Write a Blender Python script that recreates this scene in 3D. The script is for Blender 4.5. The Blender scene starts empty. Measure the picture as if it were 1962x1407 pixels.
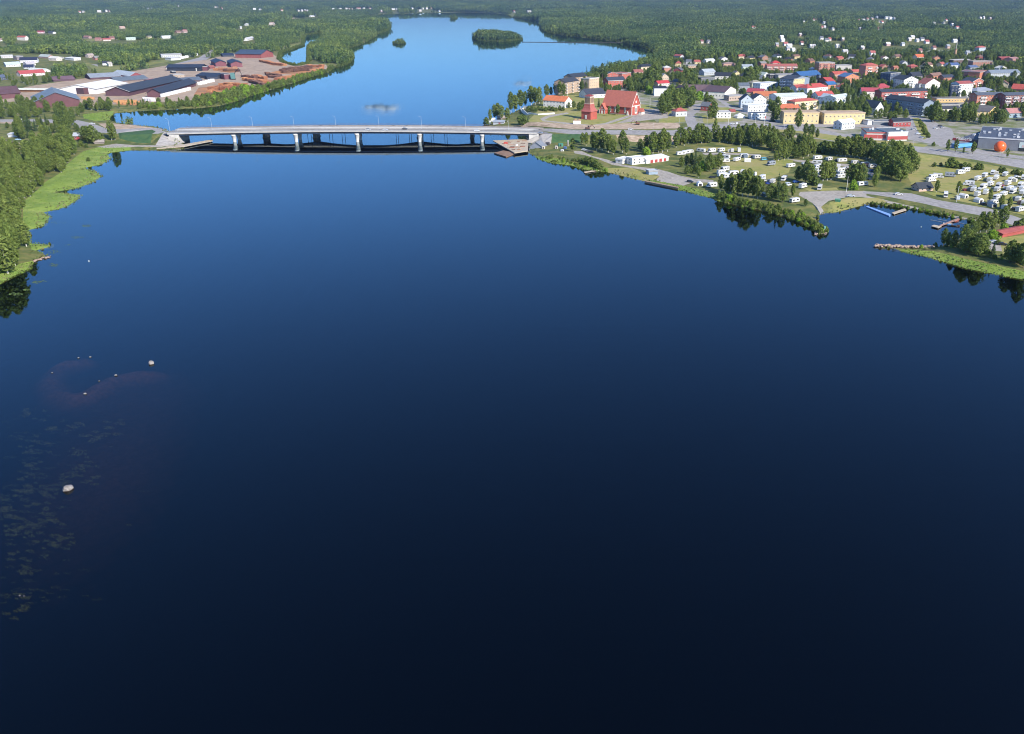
import bpy, bmesh, math, random
import numpy as np
from mathutils import Vector, Matrix
from mathutils.geometry import delaunay_2d_cdt

random.seed(7)
RNG = np.random.default_rng(11)
SC = bpy.context.scene
COL = SC.collection
R = math.radians

# ------------------------------------------------------------------ camera
FPX = 1700.0                      # focal length in photograph pixels
IW, IH = 1962.0, 1407.0
PPX, PPY = 1100.0, 703.5          # principal point
TILT = math.atan(723.0 / FPX)     # below the horizon
CAMH = 126.0 * math.cos(TILT)     # metres above the river
cam_d = bpy.data.cameras.new('camera')
cam = bpy.data.objects.new('camera', cam_d)
COL.objects.link(cam)
cam.location = (0, 0, CAMH)
cam.rotation_euler = (math.pi / 2 - TILT, 0, 0)
cam_d.sensor_fit = 'HORIZONTAL'
cam_d.sensor_width = 36.0
cam_d.lens = 36.0 * FPX / IW
cam_d.shift_x = -(PPX - IW / 2) / IW
cam_d.clip_start = 1.0
cam_d.clip_end = 200000.0
SC.camera = cam

# ------------------------------------------------------------------ sky, sun, exposure
SUN_EL = R(33.0)
SUN_AZ = math.atan2(0.66, -0.75)          # clockwise from +Y (the view direction)
world = bpy.data.worlds.new('World')
SC.world = world
world.use_nodes = True
wn = world.node_tree
wn.nodes.clear()
w_out = wn.nodes.new('ShaderNodeOutputWorld')
w_bg = wn.nodes.new('ShaderNodeBackground')
w_sky = wn.nodes.new('ShaderNodeTexSky')
w_sky.sky_type = 'NISHITA'
w_sky.sun_disc = False
w_sky.sun_elevation = SUN_EL
w_sky.sun_rotation = SUN_AZ
w_sky.altitude = 600.0
w_sky.air_density = 1.0
w_sky.dust_density = 0.0
w_sky.ozone_density = 10.0
w_bg.inputs['Strength'].default_value = 0.14
wn.links.new(w_sky.outputs[0], w_bg.inputs['Color'])
wn.links.new(w_bg.outputs[0], w_out.inputs['Surface'])

sun_d = bpy.data.lights.new('sun', 'SUN')
sun_d.energy = 4.8
sun_d.angle = R(0.53)
sun_d.color = (1.0, 0.93, 0.82)
sun = bpy.data.objects.new('sun', sun_d)
COL.objects.link(sun)
TO_SUN = Vector((math.sin(SUN_AZ) * math.cos(SUN_EL), math.cos(SUN_AZ) * math.cos(SUN_EL), math.sin(SUN_EL)))
sun.rotation_euler = (-TO_SUN).to_track_quat('-Z', 'Y').to_euler()
sun.location = (200, -200, 400)

vs = SC.view_settings
vs.view_transform = 'Standard'
vs.look = 'None'
vs.exposure = 0.75
vs.gamma = 1.0
vs.use_curve_mapping = False
SC.cycles.filter_width = 1.05
SC.cycles.use_denoising = True
SC.cycles.denoising_prefilter = 'ACCURATE'
SC.cycles.denoiser = 'OPENIMAGEDENOISE'
SC.cycles.max_bounces = 6
SC.cycles.diffuse_bounces = 2
SC.cycles.glossy_bounces = 3
SC.cycles.transmission_bounces = 2
SC.cycles.volume_bounces = 0
SC.cycles.transparent_max_bounces = 8
SC.cycles.caustics_reflective = False
SC.cycles.caustics_refractive = False
SC.cycles.volume_step_rate = 5.0

# ------------------------------------------------------------------ reading the photograph's measurements into metres
CT, ST = math.cos(TILT), math.sin(TILT)

def ray(px, py, z):
    u = (px - PPX) / FPX
    v = (py - PPY) / FPX
    dy = CT - v * ST
    dz = -ST - v * CT
    t = (z - CAMH) / dz
    return (u * t, dy * t)

def unproj(x, y, z):
    """world -> photograph pixels (numpy friendly)"""
    zz = z - CAMH
    d = y * CT - zz * ST
    up = y * ST + zz * CT
    return PPX + FPX * x / d, PPY - FPX * up / d

def pscale(py):                   # photograph pixels per metre on the ground at row py
    return (py + 19.5) / 126.0

def tile(ox, oy, s):
    return lambda x, y: (ox + x / s, oy + y / s)
t1 = tile(0, 0, 5.411)
t2 = tile(340, 0, 5.411)
t3 = tile(680, 0, 5.411)
t4 = tile(920, 80, 5.411)
t5 = tile(1240, 80, 5.411)
t6 = tile(1600, 80, 5.411)
tR = tile(1760, 300, 9.713)
tL = tile(1300, 280, 10.9)
tM = tile(1480, 280, 9.81)
tS = tile(0, 130, 8.175)
tT = tile(180, 90, 8.175)
tU = tile(400, 80, 7.007)
tG = tile(1780, 220, 10.78)
tH = tile(1660, 370, 6.497)
tC = tile(1100, 140, 14.014)
tK = tile(1000, 250, 5.45)
tV = tile(0, 220, 5.411)
tW = tile(0, 60, 14.014)

# ------------------------------------------------------------------ shoreline
def W0(pts):
    return [ray(x, y, 0.0) for x, y in pts]

left_bank = [(-200, 640), (-60, 575), (0, 545), (30, 530), (62, 515), (65, 501), (85, 497), (98, 490), (85, 485), (75, 480), (103, 473), (103, 467),
    (62, 465), (60, 452), (55, 443), (90, 432), (92, 425), (102, 415), (90, 407), (130, 397), (150, 385), (160, 373), (110, 368), (150, 362), (180, 350),
    (200, 337), (185, 328), (165, 322), (200, 315), (215, 303), (208, 294), (245, 289), (300, 289), (335, 290), (352, 285), (352, 272), (345, 262), (322, 249), (300, 243), (262, 240), (232, 236), (211, 230),
    (212, 224), (222, 217), (262, 214), (300, 212), (340, 210), (380, 208), (420, 204), (458, 194), (475, 187), (500, 179), (525, 171), (552, 163),
    (580, 154), (600, 147), (630, 140), (640, 131), (655, 128), (668, 123), (676, 116), (678, 108), (673, 99), (664, 95), (672, 92), (690, 87), (708, 78), (722, 70), (722, 66), (738, 62), (748, 56), (749, 49), (740, 43), (716, 40), (703, 37), (708, 32), (735, 28.5)]
far_end = [(760, 27), (800, 26), (840, 25), (880, 24.6), (930, 25), (968, 27.5), (972, 30), (978, 33), (1000, 36), (1028, 39)]
right_bank = [(1034, 43), (1035, 52), (1042, 61), (1060, 66), (1110, 72), (1150, 77), (1190, 82), (1225, 90), (1240, 94), (1252, 102), (1256, 110), (1240, 120),
    (1205, 130), (1160, 140), (1120, 152), (1094, 166), (1075, 178), (1045, 190), (1020, 200), (990, 212), (965, 223), (945, 232), (934, 241), (945, 247), (985, 253), (1012, 262), (1018, 275),
    (1010, 293), (1030, 305), (1050, 312), (1095, 318), (1115, 325), (1140, 329), (1165, 331), (1190, 338), (1240, 350), (1290, 362), (1340, 375), (1365, 381), (1380, 387), (1420, 398), (1460, 405),
    (1500, 416), (1540, 432), (1565, 447), (1578, 453), (1584, 447), (1574, 430), (1566, 416), (1574, 411), (1582, 410), (1600, 409), (1630, 403), (1648, 396), (1660, 392.5), (1700, 396), (1738, 401), (1765, 405),
    (1800, 413), (1840, 420), (1866, 428), (1858, 440), (1838, 455), (1806, 470), (1785, 473), (1745, 475), (1700, 472.5), (1677, 472), (1680, 476), (1722, 482), (1770, 492), (1800, 501), (1850, 516), (1900, 526), (1962, 538), (2080, 566), (2300, 640)]
RIVER = [(-480, -200), (-330, 120)] + W0(left_bank) + W0(far_end) + W0(right_bank) + [(330, 120), (500, -200), (700, -2500), (-700, -2500)]
LAGOON = W0([t2(*p) for p in [(1330, 370), (1480, 345), (1485, 430), (1385, 448), (1345, 490), (1345, 660), (1240, 690), (1130, 662), (1068, 620), (1080, 548), (1200, 512), (1310, 468), (1312, 400)]])

def ellipse_px(cx, cy, rx, ry, n=28, wob=0.12, seed=0):
    r = random.Random(seed)
    out = []
    for i in range(n):
        a = 2 * math.pi * i / n
        k = 1 + r.uniform(-wob, wob)
        out.append((cx + rx * k * math.cos(a), cy + ry * k * math.sin(a)))
    return out
ISLANDS = [W0(ellipse_px(953, 74.2, 47, 6.2, 30, 0.07, 1)), W0(ellipse_px(764, 83.5, 11, 1.9, 14, 0.15, 2)), W0(ellipse_px(870, 35, 6.5, 1.3, 12, 0.1, 3)), W0(ellipse_px(770, 27.6, 6, 0.45, 10, 0.1, 4))]
WATERS = [RIVER, LAGOON]

def pip(X, Y, poly):
    """vectorised point in polygon"""
    X = np.asarray(X, float); Y = np.asarray(Y, float)
    inside = np.zeros(X.shape, bool)
    n = len(poly)
    for i in range(n):
        x1, y1 = poly[i][0], poly[i][1]
        x2, y2 = poly[(i + 1) % n][0], poly[(i + 1) % n][1]
        if y1 == y2:
            continue
        c = ((y1 > Y) != (y2 > Y))
        xi = (x2 - x1) * (Y - y1) / (y2 - y1) + x1
        inside ^= c & (X < xi)
    return inside

def in_water(X, Y):
    w = pip(X, Y, RIVER) | pip(X, Y, LAGOON)
    for isl in ISLANDS:
        w &= ~pip(X, Y, isl)
    return w

SEGS = []
for poly in [RIVER, LAGOON] + ISLANDS:
    for i in range(len(poly)):
        a, b = poly[i], poly[(i + 1) % len(poly)]
        SEGS.append((a[0], a[1], b[0], b[1]))
SEGS = np.array(SEGS)

def dist_segs(X, Y, segs):
    X = np.asarray(X, float).ravel(); Y = np.asarray(Y, float).ravel()
    best = np.full(X.shape, 1e9)
    for x1, y1, x2, y2 in segs:
        dx, dy = x2 - x1, y2 - y1
        L = dx * dx + dy * dy + 1e-9
        t = np.clip(((X - x1) * dx + (Y - y1) * dy) / L, 0, 1)
        d = np.hypot(X - x1 - t * dx, Y - y1 - t * dy)
        np.minimum(best, d, out=best)
    return best

def sm(t):
    t = np.clip(t, 0, 1)
    return t * t * (3 - 2 * t)

BR_Y0 = ray(700, 273.6, 0)[1]              # downstream edge of the new bridge
BR_XL, BR_XR = ray(342, 273.6, 0)[0], ray(1016, 273.6, 0)[0]
ROAD_R = [(BR_XR - 4, BR_Y0 + 12, 7.2), (BR_XR + 40, BR_Y0 + 12, 6.6), (BR_XR + 90, BR_Y0 + 12, 6.0), (BR_XR + 140, BR_Y0 + 10, 5.2), (170, BR_Y0 - 4, 4.6), (230, 700, 4.0), (320, 640, 3.4), (420, 560, 3.0)]
ROAD_L = [(BR_XL + 4, BR_Y0 + 12, 6.9), (BR_XL - 40, BR_Y0 + 14, 6.4), (BR_XL - 90, BR_Y0 + 30, 5.0), (BR_XL - 140, BR_Y0 + 70, 3.6), (-540, BR_Y0 + 105, 2.6)]

def emb(X, Y, line, flat, fall):
    best = np.full(X.shape, 1e9); hh = np.zeros(X.shape); side = np.zeros(X.shape)
    for (x1, y1, z1), (x2, y2, z2) in zip(line[:-1], line[1:]):
        dx, dy = x2 - x1, y2 - y1
        L = dx * dx + dy * dy
        t = np.clip(((X - x1) * dx + (Y - y1) * dy) / L, 0, 1)
        d = np.hypot(X - x1 - t * dx, Y - y1 - t * dy)
        m = d < best
        best = np.where(m, d, best)
        hh = np.where(m, z1 + (z2 - z1) * t, hh)
        side = np.where(m, (dx * (Y - y1) - dy * (X - x1)), side)
    return best, hh, side

def hfun(X, Y):
    X = np.asarray(X, float); Y = np.asarray(Y, float)
    sh = X.shape
    X = X.ravel(); Y = Y.ravel()
    d = dist_segs(X, Y, SEGS)
    h = 1.8 * sm(d / 13.0) + np.clip((d - 120) * 0.006, 0, 5.0)
    b, hh, side = emb(X, Y, ROAD_R, 14, 14)
    k = sm(1 - (b - 15) / 16)
    behind = (side > 0) & (X > BR_XR - 10)
    k = np.where(behind, np.maximum(k, 1 - 0.35 * sm(b / 260)), k) * np.where(X < BR_XR - 6, sm(1 - (BR_XR - 6 - X) / 6.0), 1)
    h = np.where(k > 0, np.maximum(h, hh * k * sm(d / 10.0 + 0.0)), h)
    b, hh, side = emb(X, Y, ROAD_L, 14, 14)
    k = sm(1 - (b - 15) / 16) * np.where(X > BR_XL + 6, sm(1 - (X - BR_XL - 6) / 6.0), 1)
    h = np.where(k > 0, np.maximum(h, hh * k * sm(d / 10.0)), h)
    # low hills far inland
    far = sm((Y - 5200) / 5000)
    hills = 35 * (np.sin(X / 2100 + 1.0) * np.sin(Y / 2700) + 1.0) + 22 * (np.sin(X / 830 + Y / 1900) + 1)
    h = h + far * hills
    def hill(cx, cy, rx, ry, a):
        return a * np.exp(-((X - cx) / rx) ** 2 - ((Y - cy) / ry) ** 2)
    h = h + hill(-6300, 9000, 2300, 1700, 150) + hill(-9000, 13000, 4500, 2000, 240) + hill(7000, 16000, 5000, 2500, 230) + hill(600, 17000, 4500, 2300, 200) + hill(3800, 10500, 2600, 1500, 70)
    return h.reshape(sh)

def hz(x, y):
    return float(hfun(np.array([x]), np.array([y]))[0])

def G(p, z=None):
    """photograph pixel -> point on the ground"""
    if z is not None:
        x, y = ray(p[0], p[1], z)
        return Vector((x, y, z))
    zz = 2.0
    for _ in range(5):
        x, y = ray(p[0], p[1], zz)
        zz = 0.5 * zz + 0.5 * hz(x, y) if _ else hz(x, y)
    x, y = ray(p[0], p[1], zz)
    return Vector((x, y, zz))

# ------------------------------------------------------------------ materials
MATS = {}

def srgb(h):
    h = h.lstrip('#')
    c = [int(h[i:i + 2], 16) / 255 for i in (0, 2, 4)]
    return tuple(x / 12.92 if x <= 0.04045 else ((x + 0.055) / 1.055) ** 2.4 for x in c)

def newmat(name):
    m = bpy.data.materials.new(name)
    m.use_nodes = True
    nt = m.node_tree
    return m, nt, nt.nodes['Principled BSDF']

def mixrgb(nt, fac, a, b, blend='MIX'):
    n = nt.nodes.new('ShaderNodeMix')
    n.data_type = 'RGBA'
    n.blend_type = blend
    for sock, v in ((n.inputs[0], fac), (n.inputs[6], a), (n.inputs[7], b)):
        if hasattr(v, 'is_output') or hasattr(v, 'links'):
            nt.links.new(v, sock)
        elif isinstance(v, (int, float)):
            sock.default_value = v
        else:
            sock.default_value = tuple(v)[:3] + (1,)
    return n.outputs[2]

def noise(nt, scale, detail=3, rough=0.55, coord='Object', vec_scale=None):
    tc = nt.nodes.new('ShaderNodeTexCoord')
    n = nt.nodes.new('ShaderNodeTexNoise')
    n.inputs['Scale'].default_value = scale
    n.inputs['Detail'].default_value = detail
    n.inputs['Roughness'].default_value = rough
    if vec_scale:
        mp = nt.nodes.new('ShaderNodeMapping')
        mp.inputs['Scale'].default_value = vec_scale
        nt.links.new(tc.outputs[coord], mp.inputs['Vector'])
        nt.links.new(mp.outputs[0], n.inputs['Vector'])
    else:
        nt.links.new(tc.outputs[coord], n.inputs['Vector'])
    return n.outputs['Fac']

def ramp(nt, fac, lo, hi):
    n = nt.nodes.new('ShaderNodeMapRange')
    n.inputs['From Min'].default_value = lo
    n.inputs['From Max'].default_value = hi
    nt.links.new(fac, n.inputs['Value'])
    return n.outputs[0]

def paint(hexc, rough=0.7, var=0.18, scale=0.35, metal=0.0, bump=0.0):
    """painted / rendered surface with weathering"""
    key = ('paint', hexc, rough, var, scale, metal)
    if key in MATS:
        return MATS[key]
    m, nt, bs = newmat('paint_' + hexc)
    c = srgb(hexc)
    lum = 0.3 * c[0] + 0.6 * c[1] + 0.1 * c[2]
    c = tuple(lum + (x - lum) * 0.86 for x in c)      # sun-bleached
    f1 = ramp(nt, noise(nt, scale, 5, 0.65), 0.3, 0.7)
    dark = tuple(x * (1 - var) * 0.92 for x in c)
    lite = tuple(min(0.85, x * (1 + var * 0.5)) for x in c)
    col = mixrgb(nt, f1, dark, lite)
    oi = nt.nodes.new('ShaderNodeObjectInfo')
    nt.links.new(col, bs.inputs['Base Color'])
    bs.inputs['Roughness'].default_value = rough
    bs.inputs['Metallic'].default_value = metal
    bs.inputs['Specular IOR Level'].default_value = 0.3
    MATS[key] = m
    return m

def ground_mat(name, cols, scales, rough=0.95, streak=None):
    """cols: list of (hex) mixed by noises of the given scales (metres^-1)"""
    if name in MATS:
        return MATS[name]
    m, nt, bs = newmat(name)
    col = srgb(cols[0])
    for k, (c, s) in enumerate(zip(cols[1:], scales)):
        f = ramp(nt, noise(nt, s, 4, 0.6, vec_scale=streak), 0.42, 0.62)
        col = mixrgb(nt, f, col, srgb(c))
    nt.links.new(col, bs.inputs['Base Color'])
    bs.inputs['Roughness'].default_value = rough
    bs.inputs['Specular IOR Level'].default_value = 0.14
    MATS[name] = m
    return m

# ------------------------------------------------------------------ object helpers
def mesh_np(name, verts, faces, mats=(), midx=None, smooth=False):
    me = bpy.data.meshes.new(name)
    me.from_pydata([tuple(v) for v in verts], [], [tuple(f) for f in faces])
    for m in mats:
        me.materials.append(m)
    if midx is not None:
        me.polygons.foreach_set('material_index', np.asarray(midx, np.int32))
    if smooth:
        me.polygons.foreach_set('use_smooth', np.ones(len(me.polygons), bool))
    me.update()
    return me

def put(name, me, parent=None, loc=(0, 0, 0), rz=0.0, scale=None, **props):
    o = bpy.data.objects.new(name, me)
    COL.objects.link(o)
    o.location = loc
    if rz:
        o.rotation_euler = (0, 0, rz)
    if scale is not None:
        o.scale = scale if hasattr(scale, '__len__') else (scale,) * 3
    if parent is not None:
        o.parent = parent
    for k, v in props.items():
        if v is not None:
            o[k] = v
    return o

def thing(name, label, cat, loc=(0, 0, 0), rz=0.0, group=None, me=None, scale=None):
    return put(name, me, None, loc, rz, scale, label=label, category=cat, group=group)

class MB:
    """collects boxes, prisms and tubes into one mesh"""
    def __init__(s):
        s.v = []; s.f = []; s.m = []
    def quad(s, pts, m=0):
        b = len(s.v)
        s.v += [tuple(p) for p in pts]
        s.f.append(tuple(range(b, b + len(pts)))); s.m.append(m)
        return s
    def box(s, x0, x1, y0, y1, z0, z1, m=0):
        b = len(s.v)
        s.v += [(x0, y0, z0), (x1, y0, z0), (x1, y1, z0), (x0, y1, z0), (x0, y0, z1), (x1, y0, z1), (x1, y1, z1), (x0, y1, z1)]
        for q in ((0, 3, 2, 1), (4, 5, 6, 7), (0, 1, 5, 4), (1, 2, 6, 5), (2, 3, 7, 6), (3, 0, 4, 7)):
            s.f.append(tuple(b + i for i in q)); s.m.append(m)
        return s
    def prism(s, prof, axis, a, b_, m=0):
        """prof: closed list of 2D points; extruded along axis ('x': prof=(y,z), 'y': prof=(x,z), 'z': prof=(x,y))"""
        b = len(s.v); n = len(prof)
        for t in (a, b_):
            for p in prof:
                s.v.append((t, p[0], p[1]) if axis == 'x' else (p[0], t, p[1]) if axis == 'y' else (p[0], p[1], t))
        s.f.append(tuple(b + i for i in range(n))[::-1]); s.m.append(m)
        s.f.append(tuple(b + n + i for i in range(n))); s.m.append(m)
        for i in range(n):
            j = (i + 1) % n
            s.f.append((b + i, b + j, b + n + j, b + n + i)); s.m.append(m)
        return s
    def tube(s, p0, p1, r0, r1=None, n=8, m=0, cap=True):
        r1 = r0 if r1 is None else r1
        p0 = Vector(p0); p1 = Vector(p1)
        d = (p1 - p0).normalized()
        a = d.orthogonal().normalized(); c = d.cross(a)
        b = len(s.v)
        for p, r in ((p0, r0), (p1, r1)):
            for i in range(n):
                t = 2 * math.pi * i / n
                s.v.append(tuple(p + (a * math.cos(t) + c * math.sin(t)) * r))
        for i in range(n):
            j = (i + 1) % n
            s.f.append((b + i, b + j, b + n + j, b + n + i)); s.m.append(m)
        if cap:
            s.f.append(tuple(b + i for i in range(n))[::-1]); s.m.append(m)
            s.f.append(tuple(b + n + i for i in range(n))); s.m.append(m)
        return s
    def me(s, name, mats, fix=True, smooth=False):
        me = mesh_np(name, s.v, s.f, mats, s.m, smooth)
        if fix:
            bm = bmesh.new(); bm.from_mesh(me)
            bmesh.ops.recalc_face_normals(bm, faces=bm.faces)
            bm.to_mesh(me); bm.free()
        return me
    def put(s, name, mats, parent=None, loc=(0, 0, 0), rz=0, **k):
        return put(name, s.me(name, mats if isinstance(mats, (list, tuple)) else [mats]), parent, loc, rz, **k)

# ------------------------------------------------------------------ height cache (fast lookups)
HX0, HY0, HST = -1500.0, 200.0, 8.0
_hx = np.arange(HX0, 1700.0, HST); _hy = np.arange(HY0, 3400.0, HST)
_HG = hfun(*np.meshgrid(_hx, _hy))
def hz(x, y):
    i = (x - HX0) / HST; j = (y - HY0) / HST
    if i < 0 or j < 0 or i >= len(_hx) - 1 or j >= len(_hy) - 1:
        return float(hfun(np.array([x]), np.array([y]))[0])
    a, b = int(i), int(j); u, v = i - a, j - b
    return float((_HG[b, a] * (1 - u) + _HG[b, a + 1] * u) * (1 - v) + (_HG[b + 1, a] * (1 - u) + _HG[b + 1, a + 1] * u) * v)

# ------------------------------------------------------------------ ground: one triangulated sheet, cut into its surfaces
mat_land = ground_mat('grass_ground', ['5c6638', '4c5930', '7a7646'], [0.02, 0.11])
mat_lawn = ground_mat('lawn', ['8c8c4c', '9c9258', '7a8244', '948c5a'], [0.06, 0.2, 0.035])
mat_town = ground_mat('town_yards', ['918e88', '727848', '9c948a', '687046'], [0.05, 0.035, 0.08])
mat_asph = ground_mat('asphalt', ['928f8c', '84817e', '9f9b98'], [0.05, 0.4])
mat_grav = ground_mat('gravel', ['9a948c', '8b857c', 'a9a196'], [0.07, 0.5])
mat_sand = ground_mat('bare_earth', ['a8937c', '93806c', 'b8a48e'], [0.06, 0.25])
mat_yard = ground_mat('sawmill_yard', ['a28e7a', '92806e', 'ae9a84'], [0.04, 0.15])
mat_reed = ground_mat('marsh_grass', ['788c3f', '86924e', '6a803c'], [0.05, 0.12])
mat_dry = ground_mat('dry_meadow', ['7d8048', '8e8650', '667240'], [0.03, 0.1])
mat_slope = ground_mat('planted_slope', ['3b5838', '48603c'], [0.3])
mat_bark = ground_mat('bark_and_logs', ['b87c4e', '9a6a46', 'c28a5c', '8a6c54'], [0.1, 0.25, 0.06])
mat_stone = ground_mat('stone_paving', ['a9a49e', '96918b'], [0.3])
mat_field = ground_mat('fallow_field', ['8c7468', '7d6a58'], [0.05])

REG = []
def reg(name, mat, *polys):
    for p in polys:
        REG.append((name, mat, [tuple(G(q))[:2] for q in p]))
T = lambda f, *p: [f(*q) for q in p]

# town and its surroundings
reg('town_ground', mat_town, [(1090, 172), (1140, 150), (1240, 128), (1330, 112), (1500, 104), (1640, 100), (1800, 96), (1980, 100), (2010, 130), (2010, 330), (1962, 322), (1860, 304), (1740, 280), (1600, 262), (1480, 246), (1340, 236), (1260, 236), (1230, 205), (1150, 180)])
reg('lawn', mat_lawn, [(1010, 236), (1030, 214), (1040, 195), (1090, 182), (1140, 184), (1230, 200), (1262, 205), (1262, 226), (1200, 238), (1100, 242)],
    [(1262, 190), (1310, 190), (1318, 214), (1300, 222), (1262, 218)], [(1264, 225), (1318, 222), (1320, 232), (1290, 236), (1262, 236)])
reg('gravel', mat_grav, T(t4, (620, 800), (700, 765), (900, 735), (920, 745), (720, 785), (660, 815), (1000, 850), (1160, 865), (1290, 845), (1500, 775), (1680, 720), (1700, 730), (1520, 795), (1300, 862), (1160, 880), (980, 866), (650, 826)),
    T(t4, (1690, 700), (1948, 700), (1948, 790), (1600, 830), (1400, 850), (1560, 790)))
reg('bare_earth', mat_sand, [(992, 246), (1010, 238), (1040, 234), (1080, 238), (1130, 240), (1190, 237), (1240, 235), (1300, 236), (1306, 246), (1230, 248), (1100, 248)],
    [(1180, 259), (1310, 262), (1316, 268), (1300, 277), (1240, 274), (1185, 268)], [(1495, 255), (1540, 257), (1600, 264), (1610, 268), (1560, 266), (1500, 262)],
    [(188, 237), (210, 236.5), (228, 238), (250, 238), (268, 242), (304, 246), (303, 249), (230, 249), (205, 247.5)], T(tV, (0, 65), (170, 65), (170, 95), (0, 90)), T(tV, (80, 300), (330, 280), (340, 350), (120, 355)),
    T(t2, (900, 280), (960, 250), (1030, 250), (1060, 300), (970, 330), (910, 320)), T(t2, (1110, 250), (1180, 180), (1240, 190), (1280, 240), (1180, 260)), T(t2, (1290, 215), (1420, 200), (1540, 215), (1500, 235), (1300, 240)))
reg('fallow_field', mat_field, T(t5, (370, 130), (490, 125), (600, 85), (1000, 78), (1015, 95), (700, 110), (500, 140), (380, 145)))
reg('meadow', mat_dry, [(0, 37), (110, 35), (230, 38.5), (220, 41), (100, 40.5), (0, 43)], [(300, 47), (380, 45), (400, 47), (320, 50)], [(1290, 50), (1420, 47), (1500, 49), (1400, 52), (1300, 53)], [(1560, 30), (1700, 28), (1760, 30), (1640, 32)], [(1800, 42), (1900, 40), (1980, 42), (1900, 45)], [(860, 21), (1000, 20.5), (1000, 22), (880, 22.5)], [(420, 60), (500, 57), (520, 59), (440, 63)], [(150, 76), (210, 73), (230, 76), (170, 80)], [(1120, 52), (1200, 50), (1230, 52), (1150, 55)])
# roads
reg('road', mat_asph, [(1008, 249), (1100, 249), (1200, 249.5), (1290, 250), (1318, 243), (1345, 239), (1400, 237), (1500, 239), (1560, 246), (1640, 261), (1700, 271), (1760, 281), (1850, 292), (1962, 307), (2020, 316), (2020, 332), (1962, 322), (1860, 305), (1760, 292), (1690, 284), (1600, 272), (1540, 262), (1480, 254), (1400, 250), (1360, 255), (1330, 264), (1310, 267), (1292, 260), (1200, 258), (1100, 258), (1008, 258.5)],
    [(1318, 243), (1312, 228), (1314, 214), (1335, 208), (1342, 212), (1330, 220), (1334, 232), (1345, 240)],
    [(1326, 213), (1312, 200), (1340, 199), (1400, 204), (1420, 208), (1440, 214), (1470, 222), (1500, 236), (1480, 238), (1440, 222), (1400, 211), (1345, 208)],
    [(1364, 184), (1374, 184), (1392, 196), (1402, 203), (1392, 204)],
    [(1742, 223), (1762, 223), (1790, 232), (1800, 240), (1822, 246), (1830, 262), (1812, 278), (1778, 275), (1740, 268), (1734, 240)],
    [(1500, 238), (1560, 236), (1640, 236), (1730, 238), (1734, 246), (1640, 244), (1560, 244), (1510, 244)],
    [(1785, 268), (1830, 278), (1900, 291), (1962, 300), (2020, 308), (2020, 314), (1962, 306), (1880, 295), (1800, 280)],
    [(305, 245), (350, 247), (350, 257), (303, 257), (228, 256.5), (190, 254.5), (152, 247), (138, 238), (60, 233.5), (0, 234), (-60, 235), (-60, 229.5), (0, 229), (70, 228.5), (150, 230.5), (178, 237), (202, 246), (230, 248)],
    T(t2, (505, 440), (490, 470), (400, 560), (300, 620), (120, 650), (0, 680), (-120, 700), (-140, 690), (0, 655), (220, 600), (330, 530), (450, 460)),
    T(t1, (945, 665), (1010, 670), (1030, 720), (985, 745), (970, 700)))
reg('gravel', mat_grav, T(tK, (540, 215), (620, 215), (740, 270), (890, 305), (1010, 350), (1130, 372), (1260, 385), (1400, 400), (1520, 430), (1640, 470), (1800, 505), (2000, 520), (2000, 545), (1780, 545), (1640, 600), (1540, 580), (1400, 520), (1440, 480), (1250, 410), (1080, 382), (940, 360), (800, 300), (660, 260), (550, 240)),
    T(tL, (480, 140), (1000, 140), (1700, 175), (1720, 200), (1300, 190), (900, 170), (560, 190)), T(tM, (200, 235), (600, 270), (1000, 310), (1400, 340), (1800, 420), (1960, 560), (1900, 600), (1700, 440), (1300, 380), (900, 330), (500, 300), (200, 260)),
    [(1533, 368), (1600, 365.5), (1660, 366.5), (1660, 377.5), (1625, 377.5), (1588, 385), (1573, 397), (1582, 409), (1573, 410), (1556, 389), (1530, 374)])
reg('road', mat_asph, T(tH, (-40, -28), (0, -20), (560, 5), (900, 90), (1500, 188), (1700, 238), (1960, 330), (2300, 470), (2300, 640), (1780, 385), (1600, 320), (1380, 277), (1000, 202), (700, 132), (300, 52), (0, 10), (-40, 0)))
reg('path', mat_grav, T(tH, (-60, 12), (60, 50), (500, 150), (1000, 262), (1360, 330), (1365, 348), (1000, 282), (500, 175), (60, 75), (-60, 50)), T(tR, (-20, 200), (100, 230), (140, 260), (30, 440), (-20, 440)),
    T(tR, (400, 640), (700, 470), (1100, 340), (1180, 330), (900, 440), (640, 640), (560, 680), (440, 700)))
reg('gravel', mat_grav, T(tH, (1480, 570), (1640, 590), (1760, 640), (1740, 730), (1600, 720), (1480, 680)), T(tH, (-700, 500), (-690, 500), (-690, 510)))
# verges between the main road and the birch belt
reg('lawn', mat_lawn, [(1368, 246.5), (1480, 247), (1560, 254), (1650, 267), (1700, 277), (1690, 282), (1600, 270.5), (1540, 261), (1480, 253.5), (1400, 250)], [(1355, 206), (1395, 206), (1420, 214), (1400, 218), (1360, 214)], [(1345, 222), (1365, 219), (1400, 224), (1420, 232), (1380, 234), (1348, 236)], [(1748, 227), (1760, 226), (1775, 240), (1782, 262), (1770, 268), (1758, 250)], [(1650, 268), (1735, 272), (1780, 278), (1770, 282), (1700, 276)])
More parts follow.
